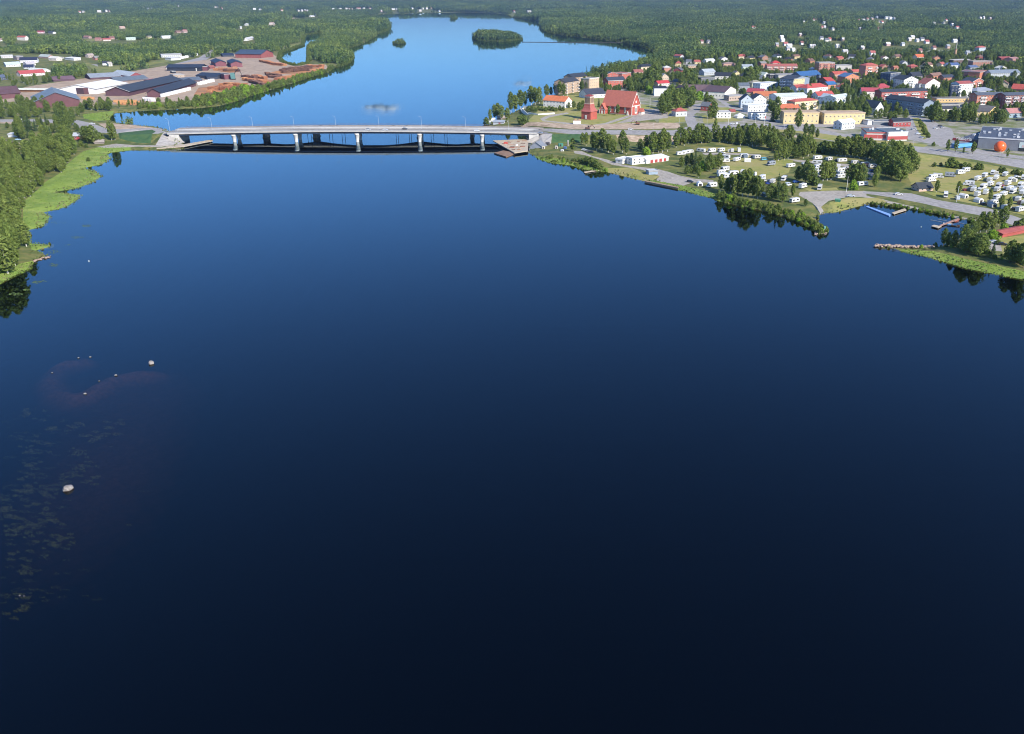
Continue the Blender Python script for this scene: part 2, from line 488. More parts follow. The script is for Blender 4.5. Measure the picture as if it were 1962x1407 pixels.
# camp lawns
reg('lawn', mat_lawn, T(tL, (960, 350), (1080, 270), (1300, 200), (1960, 200), (2400, 300), (2300, 560), (1880, 700), (1500, 560), (1100, 500)), T(tL, (450, 20), (1200, 20), (1900, 90), (1900, 160), (1000, 140), (500, 100)),
    [(1740, 292), (1790, 298), (1962, 328), (2020, 340), (2020, 440), (1962, 412), (1880, 394), (1790, 376), (1750, 360), (1735, 330)], T(tM, (600, 800), (1200, 780), (1250, 830), (700, 850)),
    [(1590, 388), (1625, 379), (1680, 380), (1700, 386), (1655, 392), (1600, 407), (1585, 407)], T(tK, (880, 395), (1140, 390), (1330, 470), (1440, 480), (1390, 510), (1280, 545), (1060, 485), (880, 430)),
    T(tH, (1650, 560), (2000, 520), (2300, 520), (2300, 900), (1700, 760)))
# sawmill, left bank
reg('sawmill_yard', mat_yard, [(-60, 188), (0, 178), (60, 165), (150, 152), (240, 139), (330, 124), (400, 114), (440, 103), (520, 102), (532, 110), (560, 119), (625, 124), (628, 132), (600, 141), (560, 153), (520, 164), (470, 171), (450, 179), (415, 187), (340, 194), (260, 198), (180, 203), (150, 200), (60, 192), (0, 197), (-60, 205)])
reg('log_field', mat_bark, T(tU, (0, 600), (150, 580), (480, 590), (700, 600), (760, 560), (540, 530), (470, 470), (600, 470), (760, 500), (900, 520), (1200, 470), (1100, 440), (780, 430), (960, 380), (1380, 330), (1540, 330), (1400, 440), (1150, 500), (780, 590), (420, 650), (60, 690), (60, 760), (-60, 780), (-60, 620)),
    T(tU, (60, 360), (380, 360), (440, 400), (300, 420), (60, 390)), T(tU, (720, 170), (840, 170), (800, 210), (720, 200)), T(tU, (720, 240), (860, 290), (1000, 300), (1040, 330), (860, 320), (720, 280)),
    T(tT, (340, 840), (600, 830), (740, 880), (640, 920), (360, 900)), T(tT, (1640, 640), (1960, 600), (1960, 800), (1660, 820), (1560, 760)))
reg('meadow', mat_dry, T(t1, (800, 700), (920, 680), (1000, 760), (1120, 750), (1400, 700), (1700, 650), (1820, 620), (1800, 600), (1500, 660), (1200, 690), (1040, 700), (900, 650)), T(t2, (850, 525), (1000, 490), (1300, 445), (1300, 465), (1050, 515), (950, 530)), T(t2, (400, 450), (510, 430), (500, 450), (410, 490)))
reg('marsh_grass', mat_reed, T(t1, (860, 1190), (1180, 1150), (1140, 1240), (1000, 1260), (870, 1230)),
    [(100, 490), (60, 478), (44, 450), (44, 420), (44, 400), (50, 382), (70, 366), (88, 348), (112, 334), (130, 314), (146, 300), (160, 290), (190, 282), (250, 280), (250, 295), (205, 305), (215, 320), (210, 345), (170, 380), (140, 400), (95, 440), (65, 455), (110, 465), (110, 475)],
    [(-80, 530), (0, 520), (40, 505), (70, 498), (70, 520), (0, 556), (-80, 590)],
    [(1010, 297), (1040, 300), (1090, 309), (1120, 318), (1165, 322), (1166, 336), (1100, 324), (1030, 312)], [(1240, 344), (1300, 354), (1360, 368), (1390, 378), (1395, 396), (1300, 374), (1238, 356)],
    [(1725, 478), (1790, 483), (1850, 497), (1930, 514), (2060, 540), (2060, 570), (1900, 534), (1800, 506), (1725, 488)])
reg('planted_slope', mat_slope, T(tV, (1225, 190), (1640, 190), (1560, 285), (1430, 285), (1240, 245)), T(t4, (745, 960), (1020, 958), (1120, 975), (1100, 1030), (740, 1040)))
reg('stone_paving', mat_stone, T(tV, (1610, 320), (1690, 195), (1790, 195), (1905, 270), (1860, 320)), T(t4, (560, 960), (750, 955), (735, 1050), (640, 1090), (500, 1100), (500, 1010)))
reg('path', mat_grav, T(tV, (1000, 335), (1200, 300), (1400, 318), (1620, 318), (1900, 290), (1900, 310), (1640, 338), (1400, 335), (1100, 345)))

def build_ground():
    V = []; E = []
    def poly(p):
        b = len(V)
        V.extend(Vector(q) for q in p)
        E.extend((b + i, b + (i + 1) % len(p)) for i in range(len(p)))
    for p in WATERS + ISLANDS:
        poly(p)
    for _n, _m, p in REG:
        poly(p)
    nb = len(V)
    # graded grid, finer where the camera is near
    gx, gy = [], []
    y = 240.0
    row = 0
    while y < 60000:
        st = max(9.0, y * 0.020)
        half = 0.72 * y + 260 if y < 8000 else 0.80 * y
        xs = np.arange(-half - (st / 2 if row % 2 else 0), half, st)
        gx.append(xs + RNG.uniform(-st * .15, st * .15, xs.shape)); gy.append(np.full(xs.shape, y) + RNG.uniform(-st * .15, st * .15, xs.shape))
        y += st; row += 1
    gx = np.concatenate(gx); gy = np.concatenate(gy)
    ok = (dist_segs(gx, gy, SEGS) > 4.0) & ~in_water(gx, gy)
    V.extend(Vector((a, b)) for a, b in zip(gx[ok], gy[ok]))
    V.extend(Vector(p) for p in [(-48000, -3000), (48000, -3000), (48000, 61000), (-48000, 61000), (-4000, 0), (4000, 0), (-1500, -1500), (1500, -1500), (-9000, 3000), (9000, 3000), (-2500, 1500), (2500, 1500)])
    # a second line of points just inland of the water, to shape the bank
    vo, eo, fo, ov, oe, of = delaunay_2d_cdt(V, E, [], 0, 1e-4)
    P = np.array([(v.x, v.y) for v in vo])
    F = np.array([f for f in fo if len(f) == 3])
    c = P[F].mean(axis=1)
    keep = ~in_water(c[:, 0], c[:, 1])
    F = F[keep]; c = c[keep]
    z = hfun(P[:, 0], P[:, 1])
    d = dist_segs(P[:, 0], P[:, 1], SEGS)
    z = np.where(d < 0.05, -0.25, z)
    owner = np.zeros(len(F), int)
    names = ['land']; mats = [mat_land]
    ids = {}
    for n, m, p in REG:
        k = ids.setdefault((n, m.name), None)
        if k is None:
            names.append(n); mats.append(m)
            k = ids[(n, m.name)] = len(names) - 1
        xs = [q[0] for q in p]; ys = [q[1] for q in p]
        bb = (c[:, 0] > min(xs)) & (c[:, 0] < max(xs)) & (c[:, 1] > min(ys)) & (c[:, 1] < max(ys))
        idx = np.nonzero(bb)[0]
        if len(idx):
            owner[idx[pip(c[idx, 0], c[idx, 1], p)]] = k
    # orient up
    a = P[F[:, 1]] - P[F[:, 0]]; b = P[F[:, 2]] - P[F[:, 0]]
    flip = (a[:, 0] * b[:, 1] - a[:, 1] * b[:, 0]) < 0
    F[flip] = F[flip][:, ::-1]
    for k, (n, m) in enumerate(zip(names, mats)):
        f = F[owner == k]
        if not len(f):
            continue
        used, inv = np.unique(f, return_inverse=True)
        vv = np.column_stack([P[used], z[used]])
        me = mesh_np(n, vv.tolist(), inv.reshape(-1, 3).tolist(), [m])
        put(n, me, kind='structure')
build_ground()

# ------------------------------------------------------------------ water and river bed
def water_material():
    m = bpy.data.materials.new('river_water')
    m.use_nodes = True
    nt = m.node_tree
    nt.nodes.clear()
    out = nt.nodes.new('ShaderNodeOutputMaterial')
    fr = nt.nodes.new('ShaderNodeFresnel'); fr.inputs['IOR'].default_value = 1.31
    gl = nt.nodes.new('ShaderNodeBsdfGlossy'); gl.inputs['Roughness'].default_value = 0.022; gl.inputs['Color'].default_value = (0.70, 0.89, 1.0, 1)
    tr = nt.nodes.new('ShaderNodeBsdfTransparent'); tr.inputs['Color'].default_value = (0.42, 0.36, 0.28, 1)
    mx = nt.nodes.new('ShaderNodeMixShader')
    tc = nt.nodes.new('ShaderNodeTexCoord')
    n1 = nt.nodes.new('ShaderNodeTexNoise'); n1.inputs['Scale'].default_value = 0.55; n1.inputs['Detail'].default_value = 3
    n2 = nt.nodes.new('ShaderNodeTexNoise'); n2.inputs['Scale'].default_value = 0.012; n2.inputs['Detail'].default_value = 2
    nt.links.new(tc.outputs['Object'], n1.inputs['Vector']); nt.links.new(tc.outputs['Object'], n2.inputs['Vector'])
    mul = nt.nodes.new('ShaderNodeMath'); mul.operation = 'MULTIPLY'
    nt.links.new(n1.outputs['Fac'], mul.inputs[0]); nt.links.new(ramp(nt, n2.outputs['Fac'], 0.35, 0.7), mul.inputs[1])
    bp = nt.nodes.new('ShaderNodeBump'); bp.inputs['Strength'].default_value = 0.02; bp.inputs['Distance'].default_value = 0.65
    nt.links.new(mul.outputs[0], bp.inputs['Height'])
    nt.links.new(bp.outputs[0], gl.inputs['Normal'])
    geo = nt.nodes.new('ShaderNodeNewGeometry')        # seen from below the surface lets the light through
    inv = nt.nodes.new('ShaderNodeMath'); inv.operation = 'SUBTRACT'; inv.inputs[0].default_value = 1.0
    nt.links.new(geo.outputs['Backfacing'], inv.inputs[1])
    fb = nt.nodes.new('ShaderNodeMath'); fb.operation = 'MULTIPLY'
    nt.links.new(fr.outputs[0], fb.inputs[0]); nt.links.new(inv.outputs[0], fb.inputs[1])
    nt.links.new(fb.outputs[0], mx.inputs[0]); nt.links.new(tr.outputs[0], mx.inputs[1]); nt.links.new(gl.outputs[0], mx.inputs[2])
    nt.links.new(mx.outputs[0], out.inputs['Surface'])
    return m
me = mesh_np('river', [(-9000, -3000, 0), (9000, -3000, 0), (9000, 9000, 0), (-9000, 9000, 0)], [(0, 1, 2, 3)], [water_material()])
put('river', me, kind='structure')

def river_bed():
    xs = np.concatenate([np.linspace(-9000, -260, 12), np.arange(-250, -40, 2.0), np.linspace(-30, 9000, 24)])
    ys = np.concatenate([np.linspace(-3000, 60, 10), np.arange(70, 330, 2.0), np.linspace(340, 9000, 30)])
    X, Y = np.meshgrid(xs, ys)
    # a stony shoal off the left bank
    Z = np.full(X.shape, -5.0)
    def bump(cx, cy, rx, ry, a, rot=0.0):
        u = (X - cx) * math.cos(rot) + (Y - cy) * math.sin(rot); v = -(X - cx) * math.sin(rot) + (Y - cy) * math.cos(rot)
        return a * np.exp(-(u / rx) ** 2 - (v / ry) ** 2)
    ridge = [ray(x, y, -1.0) for x, y in [(292, 712), (231, 719), (198, 731), (165, 754), (136, 762), (107, 748), (91, 723), (103, 700), (157, 686)]]
    dr = dist_segs(X, Y, [(*a_, *b_) for a_, b_ in zip(ridge[:-1], ridge[1:])]).reshape(X.shape)
    Z += (3.3 + 0.7 * np.sin(X * .35) * np.sin(Y * .4 + X * .2)) * np.exp(-(dr / 3.4) ** 2) + bump(-150, 262, 30, 22, 0.9) + bump(-128, 210, 22, 55, 2.0, 0.25)
    Z += 0.25 * np.sin(X * .9 + np.sin(Y * .5)) * np.sin(Y * .7)
    Z = np.minimum(Z, -0.6)
    nx = len(xs)
    F = [(j * nx + i, j * nx + i + 1, (j + 1) * nx + i + 1, (j + 1) * nx + i) for j in range(len(ys) - 1) for i in range(nx - 1)]
    m, nt, bs = newmat('river_bed')
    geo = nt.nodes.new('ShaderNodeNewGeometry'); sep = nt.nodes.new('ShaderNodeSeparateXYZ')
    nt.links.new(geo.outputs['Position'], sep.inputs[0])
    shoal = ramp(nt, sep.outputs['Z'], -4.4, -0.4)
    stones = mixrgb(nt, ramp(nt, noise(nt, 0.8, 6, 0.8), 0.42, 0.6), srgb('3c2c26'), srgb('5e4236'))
    col = mixrgb(nt, shoal, (0.001, 0.0015, 0.002), stones)  # colour blackens with depth, standing in for light lost in the water
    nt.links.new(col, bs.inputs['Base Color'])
    bs.inputs['Roughness'].default_value = 1.0
    bs.inputs['Specular IOR Level'].default_value = 0.0
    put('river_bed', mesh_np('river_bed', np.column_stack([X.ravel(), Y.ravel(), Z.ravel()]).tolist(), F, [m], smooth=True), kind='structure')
river_bed()

# ------------------------------------------------------------------ the air: haze over the distance
def haze():
    mb = MB(); mb.box(-60000, 60000, -4000, 70000, -7.0, 620.0)
    m = bpy.data.materials.new('haze')
    m.use_nodes = True
    nt = m.node_tree; nt.nodes.clear()
    out = nt.nodes.new('ShaderNodeOutputMaterial')
    pv = nt.nodes.new('ShaderNodeVolumePrincipled')
    pv.inputs['Color'].default_value = (0.62, 0.74, 1.0, 1)
    pv.inputs['Density'].default_value = 6.5e-5
    pv.inputs['Anisotropy'].default_value = 0.65
    nt.links.new(pv.outputs[0], out.inputs['Volume'])
    mb.put('haze', [m], kind='stuff')
haze()

# ------------------------------------------------------------------ shared small materials
def glassmat(name, hexc, rough=0.08):
    m, nt, bs = newmat(name)
    bs.inputs['Base Color'].default_value = srgb(hexc) + (1,)
    bs.inputs['Roughness'].default_value = rough
    bs.inputs['Specular IOR Level'].default_value = 0.6
    return m
M_GLASS = glassmat('window_glass', '2a3238')
M_GLASS2 = glassmat('vehicle_glass', '20262c')
M_WHITE = paint('dcdad4', 0.6, 0.08)
M_CONC = paint('b0aaa2', 0.85, 0.16, 0.2)
M_CONCL = paint('c8c4bc', 0.8, 0.12, 0.2)
M_STEEL = paint('223246', 0.6, 0.15, 0.2)
M_GALV = paint('b9bec2', 0.5, 0.1)
M_TYRE = paint('1c1c1e', 0.9, 0.1)
M_DARK = paint('2e2e32', 0.8, 0.1)
M_DECK = ground_mat('bridge_asphalt', ['827f7b', '767370', '8f8b87'], [0.08, 0.5])
M_OLDDK = ground_mat('old_bridge_deck', ['948b81', '837a72', 'a2988c'], [0.06, 0.3])
M_WOOD = paint('9a8468', 0.9, 0.3, 0.5)
M_PALEW = paint('b9a88e', 0.9, 0.25, 0.5)

# ------------------------------------------------------------------ the two bridges
BW = 21.0
def deck_z(x):
    """cambered deck line"""
    t = (x - BR_XL) / (BR_XR - BR_XL)
    return 7.35 + 1.8 * (1 - (2 * t - 1.04) ** 2) if -0.02 <= t <= 1.02 else 7.0

def strip(name, mats, parent, prof, x0, x1, n=48, zf=deck_z, **k):
    """a beam of constant cross section (y,z) that follows the deck line"""
    V = []; F = []
    m = len(prof)
    for i in range(n + 1):
        x = x0 + (x1 - x0) * i / n
        z = zf(x)
        V += [(x, p[0], z + p[1]) for p in prof]
    for i in range(n):
        for j in range(m):
            a, b = i * m + j, i * m + (j + 1) % m
            F.append((a, b, b + m, a + m))
    F.append(tuple(range(m))[::-1]); F.append(tuple(n * m + j for j in range(m)))
    me = mesh_np(name, V, F, [mats])
    bm = bmesh.new(); bm.from_mesh(me); bmesh.ops.recalc_face_normals(bm, faces=bm.faces); bm.to_mesh(me); bm.free()
    return put(name, me, parent, **k)

def rect(y0, y1, z0, z1):
    return [(y0, z0), (y1, z0), (y1, z1), (y0, z1)]

nb = thing('road_bridge', 'slender new road bridge with white parapet and pale curved piers', 'bridge', (0, 0, 0))
y0 = BR_Y0
XL, XR = BR_XL - 8, BR_XR + 6
strip('deck', M_CONCL, nb, rect(y0 + 0.36, y0 + BW - 0.36, -0.62, -0.12), XL, XR)
strip('carriageway', M_DECK, nb, rect(y0 + 0.6, y0 + BW - 0.6, -0.115, 0.0), XL - 4, XR + 4)
strip('parapet', paint('b0aca6', 0.8, 0.16, 0.3), nb, rect(y0 - 0.15, y0 + 0.35, -0.55, 0.5), XL, XR)
strip('parapet', M_CONCL, nb, rect(y0 + BW - 0.35, y0 + BW + 0.15, -0.55, 0.3), XL, XR)
for yy in (y0 + 0.9, y0 + 14.6):
    strip('girder', M_STEEL, nb, rect(yy, yy + 5.0, -2.05, -0.64), XL + 6, XR - 5)
M_LINE = paint('d8d8d4', 0.7, 0.1)
strip('kerb', M_CONCL, nb, rect(y0 + 15.2, y0 + 15.55, -0.05, 0.16), XL, XR)
for yy in (y0 + 1.3, y0 + 14.6):
    strip('road_line', M_LINE, nb, rect(yy, yy + 0.16, 0.003, 0.012), XL, XR)
for k in range(24):
    xx = XL + 8 + k * (XR - XL - 16) / 23
    MB().box(xx - 1.5, xx + 1.5, y0 + 7.9, y0 + 8.06, deck_z(xx) + 0.004, deck_z(xx) + 0.03).put('centre_dash', M_LINE, nb)
for rail_y in (y0 + 0.1, y0 + BW - 0.1, y0 + 15.9):
    strip('guard_rail', M_GALV, nb, rect(rail_y - 0.05, rail_y + 0.05, 0.95, 1.1), XL, XR)
    strip('guard_rail', M_GALV, nb, rect(rail_y - 0.04, rail_y + 0.04, 0.6, 0.7), XL, XR)
mp = MB().box(-0.05, 0.05, -0.05, 0.05, -0.1, 1.0).me('rail_post', [M_GALV])
for k in range(70):
    xx = XL + 2 + k * (XR - XL - 4) / 69
    put('rail_post', mp, nb, (xx, y0 + 15.9, deck_z(xx)))
# curved twin piers
def pier_mesh(h, lean):
    mb = MB()
    secs = []
    for i in range(9):
        t = i / 8
        z = -3 + (h + 3) * t
        spread = 1.0 + 0.9 * (t ** 3)
        secs.append((z, 1.3 * spread, 1.5 * spread, lean * (t ** 2.2)))
    n = 12
    for z, rx, ry, off in secs:
        for j in range(n):
            a = 2 * math.pi * j / n
            mb.v.append((rx * math.cos(a) - off * 0.35, ry * math.sin(a) + off, z))
    for i in range(len(secs) - 1):
        for j in range(n):
            a, b = i * n + j, i * n + (j + 1) % n
            mb.f.append((a, b, b + n, a + n)); mb.m.append(0)
    mb.f.append(tuple(range((len(secs) - 1) * n, len(secs) * n))); mb.m.append(0)
    return mb.me('pier', [paint('dedcd6', 0.75, 0.08, 0.2)], smooth=True)
for px in (434, 555, 675, 797, 919):
    xx = ray(px, 279, 0)[0]
    h = deck_z(xx) - 2.0
    put('pier', pier_mesh(h, -1.9), nb, (xx, y0 + 4.6, 0))
    put('pier', pier_mesh(h, 1.9), nb, (xx, y0 + 15.8, 0))
for xx, s in ((BR_XL - 3, 1), (BR_XR + 3, -1)):
    MB().box(xx - 4, xx + 4, y0 + 0.4, y0 + BW - 0.4, -1.0, deck_z(xx) - 0.66).put('abutment', M_CONCL, nb)
    MB().prism([(xx - s * 4.0, 0), (xx + s * 9, 0.5), (xx - s * 2, 5.2), (xx - s * 4.0, 5.2)], 'y', y0 - 3.2, y0 - 0.62).put('wing_wall', M_CONC, nb)

# old haunched bridge behind
ob = thing('old_bridge', 'older bridge with haunched concrete girders directly behind the new one', 'bridge', (0, 0, 0))
OY = y0 + BW + 2.6
OW = 13.0
OP = [ray(px, 268.5, 0)[0] for px in (499, 597, 799, 901)]
def soffit(x):
    d = min(abs(x - p) for p in OP[1:3])
    d2 = min(abs(x - OP[0]), abs(x - OP[3]))
    return 1.5 + 3.2 * max(0, 1 - d / 34.0) ** 1.6 + 1.0 * max(0, 1 - d2 / 22.0) ** 1.6
strip('deck', M_CONC, ob, rect(OY, OY + OW, -0.5, -0.06), XL, XR)
strip('carriageway', M_OLDDK, ob, rect(OY + 0.5, OY + OW - 0.5, -0.055, 0.02), XL - 4, XR + 4)
for yy in (OY + 1.0, OY + OW - 4.2):
    V = []; F = []; n = 96
    for i in range(n + 1):
        x = XL + 4 + (XR - XL - 8) * i / n
        z = deck_z(x); s = soffit(x)
        V += [(x, yy, z - 0.51), (x, yy + 3.2, z - 0.51), (x, yy + 3.2, z - s), (x, yy, z - s)]
    for i in range(n):
        for j in range(4):
            a, b = i * 4 + j, i * 4 + (j + 1) % 4
            F.append((a, b, b + 4, a + 4))
    me = mesh_np('haunched_girder', V, F, [paint('b3a596', 0.85, 0.2, 0.15)])
    bm = bmesh.new(); bm.from_mesh(me); bmesh.ops.recalc_face_normals(bm, faces=bm.faces); bm.to_mesh(me); bm.free()
    put('haunched_girder', me, ob)
for i, xx in enumerate(OP):
    w = 2.6 if i in (1, 2) else 2.0
    MB().prism([(-w * 0.8, -3), (w * 0.8, -3), (w * 0.72, 0.9), (w * 0.55, 1.2), (w * 0.6, 7.2 - soffit(xx) + 1.9), (-w * 0.6, 7.2 - soffit(xx) + 1.9), (-w * 0.55, 1.2), (-w * 0.72, 0.9)], 'y', OY + 0.6, OY + OW - 0.6).put('pier', paint('8f7f6e', 0.9, 0.3, 0.3), ob, (xx, 0, 0))
mp2 = MB().box(-0.05, 0.05, -0.04, 0.04, -0.02, 1.0).me('rail_post', [paint('6e5f5a', 0.7, 0.15)])
for yy in (OY + 0.1, OY + OW - 0.15):
    strip('railing', paint('6e5f5a', 0.7, 0.15), ob, rect(yy, yy + 0.08, 0.95, 1.1), XL, XR)
    strip('railing', paint('6e5f5a', 0.7, 0.15), ob, rect(yy, yy + 0.06, 0.45, 0.55), XL, XR)
    for k in range(50):
        xx = XL + 2 + k * (XR - XL - 4) / 49
        put('rail_post', mp2, ob, (xx, yy + 0.04, deck_z(xx)))
# dark slanting strips laid across the old deck
for px in (548, 575, 610, 640, 750, 775, 820, 845):
    xx = ray(px, 240, deck_z(-180))[0]
    MB().prism([(xx - 1.6, OY + 1), (xx - 0.7, OY + 1), (xx + 3.4, OY + OW - 1), (xx + 2.5, OY + OW - 1)], 'z', deck_z(xx) + 0.022, deck_z(xx) + 0.04).put('deck_strip', M_DARK, ob)
# slim steel shoring poles under the old bridge
SP = [573, 580, 616, 622, 641, 647, 748, 752, 774, 778, 817, 822, 844, 848.5]
pm = MB().tube((0, 0, -4), (0, 0, 7.0), 0.2, 0.2, 6).me('steel_pole', [M_STEEL])
ORD = ['first', 'second', 'third', 'fourth', 'fifth', 'sixth', 'seventh', 'eighth', 'ninth', 'tenth', 'eleventh', 'twelfth', 'thirteenth', 'fourteenth', 'fifteenth', 'sixteenth', 'seventeenth', 'eighteenth', 'nineteenth', 'twentieth']
_tens = ['', '', 'twenty', 'thirty', 'forty', 'fifty', 'sixty', 'seventy', 'eighty', 'ninety']
def ordw(n):
    """1 -> first"""
    if n <= 20:
        return ORD[n - 1]
    if n < 100:
        t, u = divmod(n, 10)
        return (_tens[t][:-1] + 'ieth') if u == 0 else _tens[t] + '-' + ORD[u - 1]
    h, u = divmod(n, 100)
    base = ['', 'hundred', 'two-hundred', 'three-hundred'][h]
    return base + 'th' if u == 0 else base + '-and-' + ordw(u)
for i, px in enumerate(SP):
    x = ray(px, 275, 0)[0]
    thing('steel_pole', 'thin dark steel pole standing in the water under the bridges, %s from the left' % ordw(i + 1), 'pole', (x, OY + OW + 0.6 - 14.5, 0), 0, 'shoring poles', pm)

# street lamps on the bridge
lm_pole = MB().tube((0, 0, 0), (0, 0, 9.6), 0.09, 0.06, 8).me('pole', [M_GALV])
lm_arm = MB().tube((0, 0, 9.55), (-1.5, 0, 10.1), 0.06, 0.05, 6).me('arm', [M_GALV])
lm_head = MB().prism([(-0.45, 0), (0.45, 0), (0.36, 0.13), (-0.36, 0.16)], 'y', -0.16, 0.16).me('lamp_head', [M_GALV])
lm_base = MB().tube((0, 0, 0), (0, 0, 0.5), 0.2, 0.2, 8).me('base', [M_GALV])
def street_lamp(loc, label, rz=0.0, group='street lamps', s=1.0):
    t = thing('street_lamp', label, 'lamp post', loc, rz, group, scale=s)
    put('pole', lm_pole, t); put('arm', lm_arm, t); put('base', lm_base, t)
    put('lamp_head', lm_head, t, (-1.75, 0, 10.02))
    return t
for i, px in enumerate((330, 411, 489, 567.5, 647, 729, 810, 893.5, 975)):
    x = ray(px, 246, 8.5)[0]
    street_lamp((x, y0 + 16.6, deck_z(x)), 'slim grey lamp post on the bridge, %s from the left bank' % ordw(i + 1), 0, 'lamp posts along the bridge')

# ------------------------------------------------------------------ buildings
_win = {}
def window_mesh(kind='plain'):
    if kind not in _win:
        fr = {'plain': 'd9d7d0', 'dark': '4a4440', 'brown': '6b4a38'}[kind]
        mb = MB()
        mb.box(-0.5, 0.5, -0.06, 0.02, 0.0, 0.10).box(-0.5, 0.5, -0.06, 0.02, 0.90, 1.0).box(-0.5, -0.40, -0.06, 0.02, 0.10, 0.90).box(0.40, 0.5, -0.06, 0.02, 0.10, 0.90)
        mb.box(-0.40, 0.40, -0.03, 0.01, 0.10, 0.90, 1)
        _win[kind] = mb.me('window', [paint(fr, 0.6, 0.05), M_GLASS])
    return _win[kind]
_bal = MB().box(-0.5, 0.5, -1.4, 0.0, 0.0, 0.14).box(-0.5, 0.5, -1.4, -1.32, 0.14, 1.05).box(-0.5, -0.47, -1.32, 0, 0.14, 1.05).box(0.47, 0.5, -1.32, 0, 0.14, 1.05)
_balm = {}
def balcony_mesh(hexc):
    if hexc not in _balm:
        _balm[hexc] = _bal.me('balcony', [paint(hexc, 0.7, 0.06)])
    return _balm[hexc]
BOXES = []          # photograph-space boxes of the buildings, so that no tree is planted over them
HOUSES = []

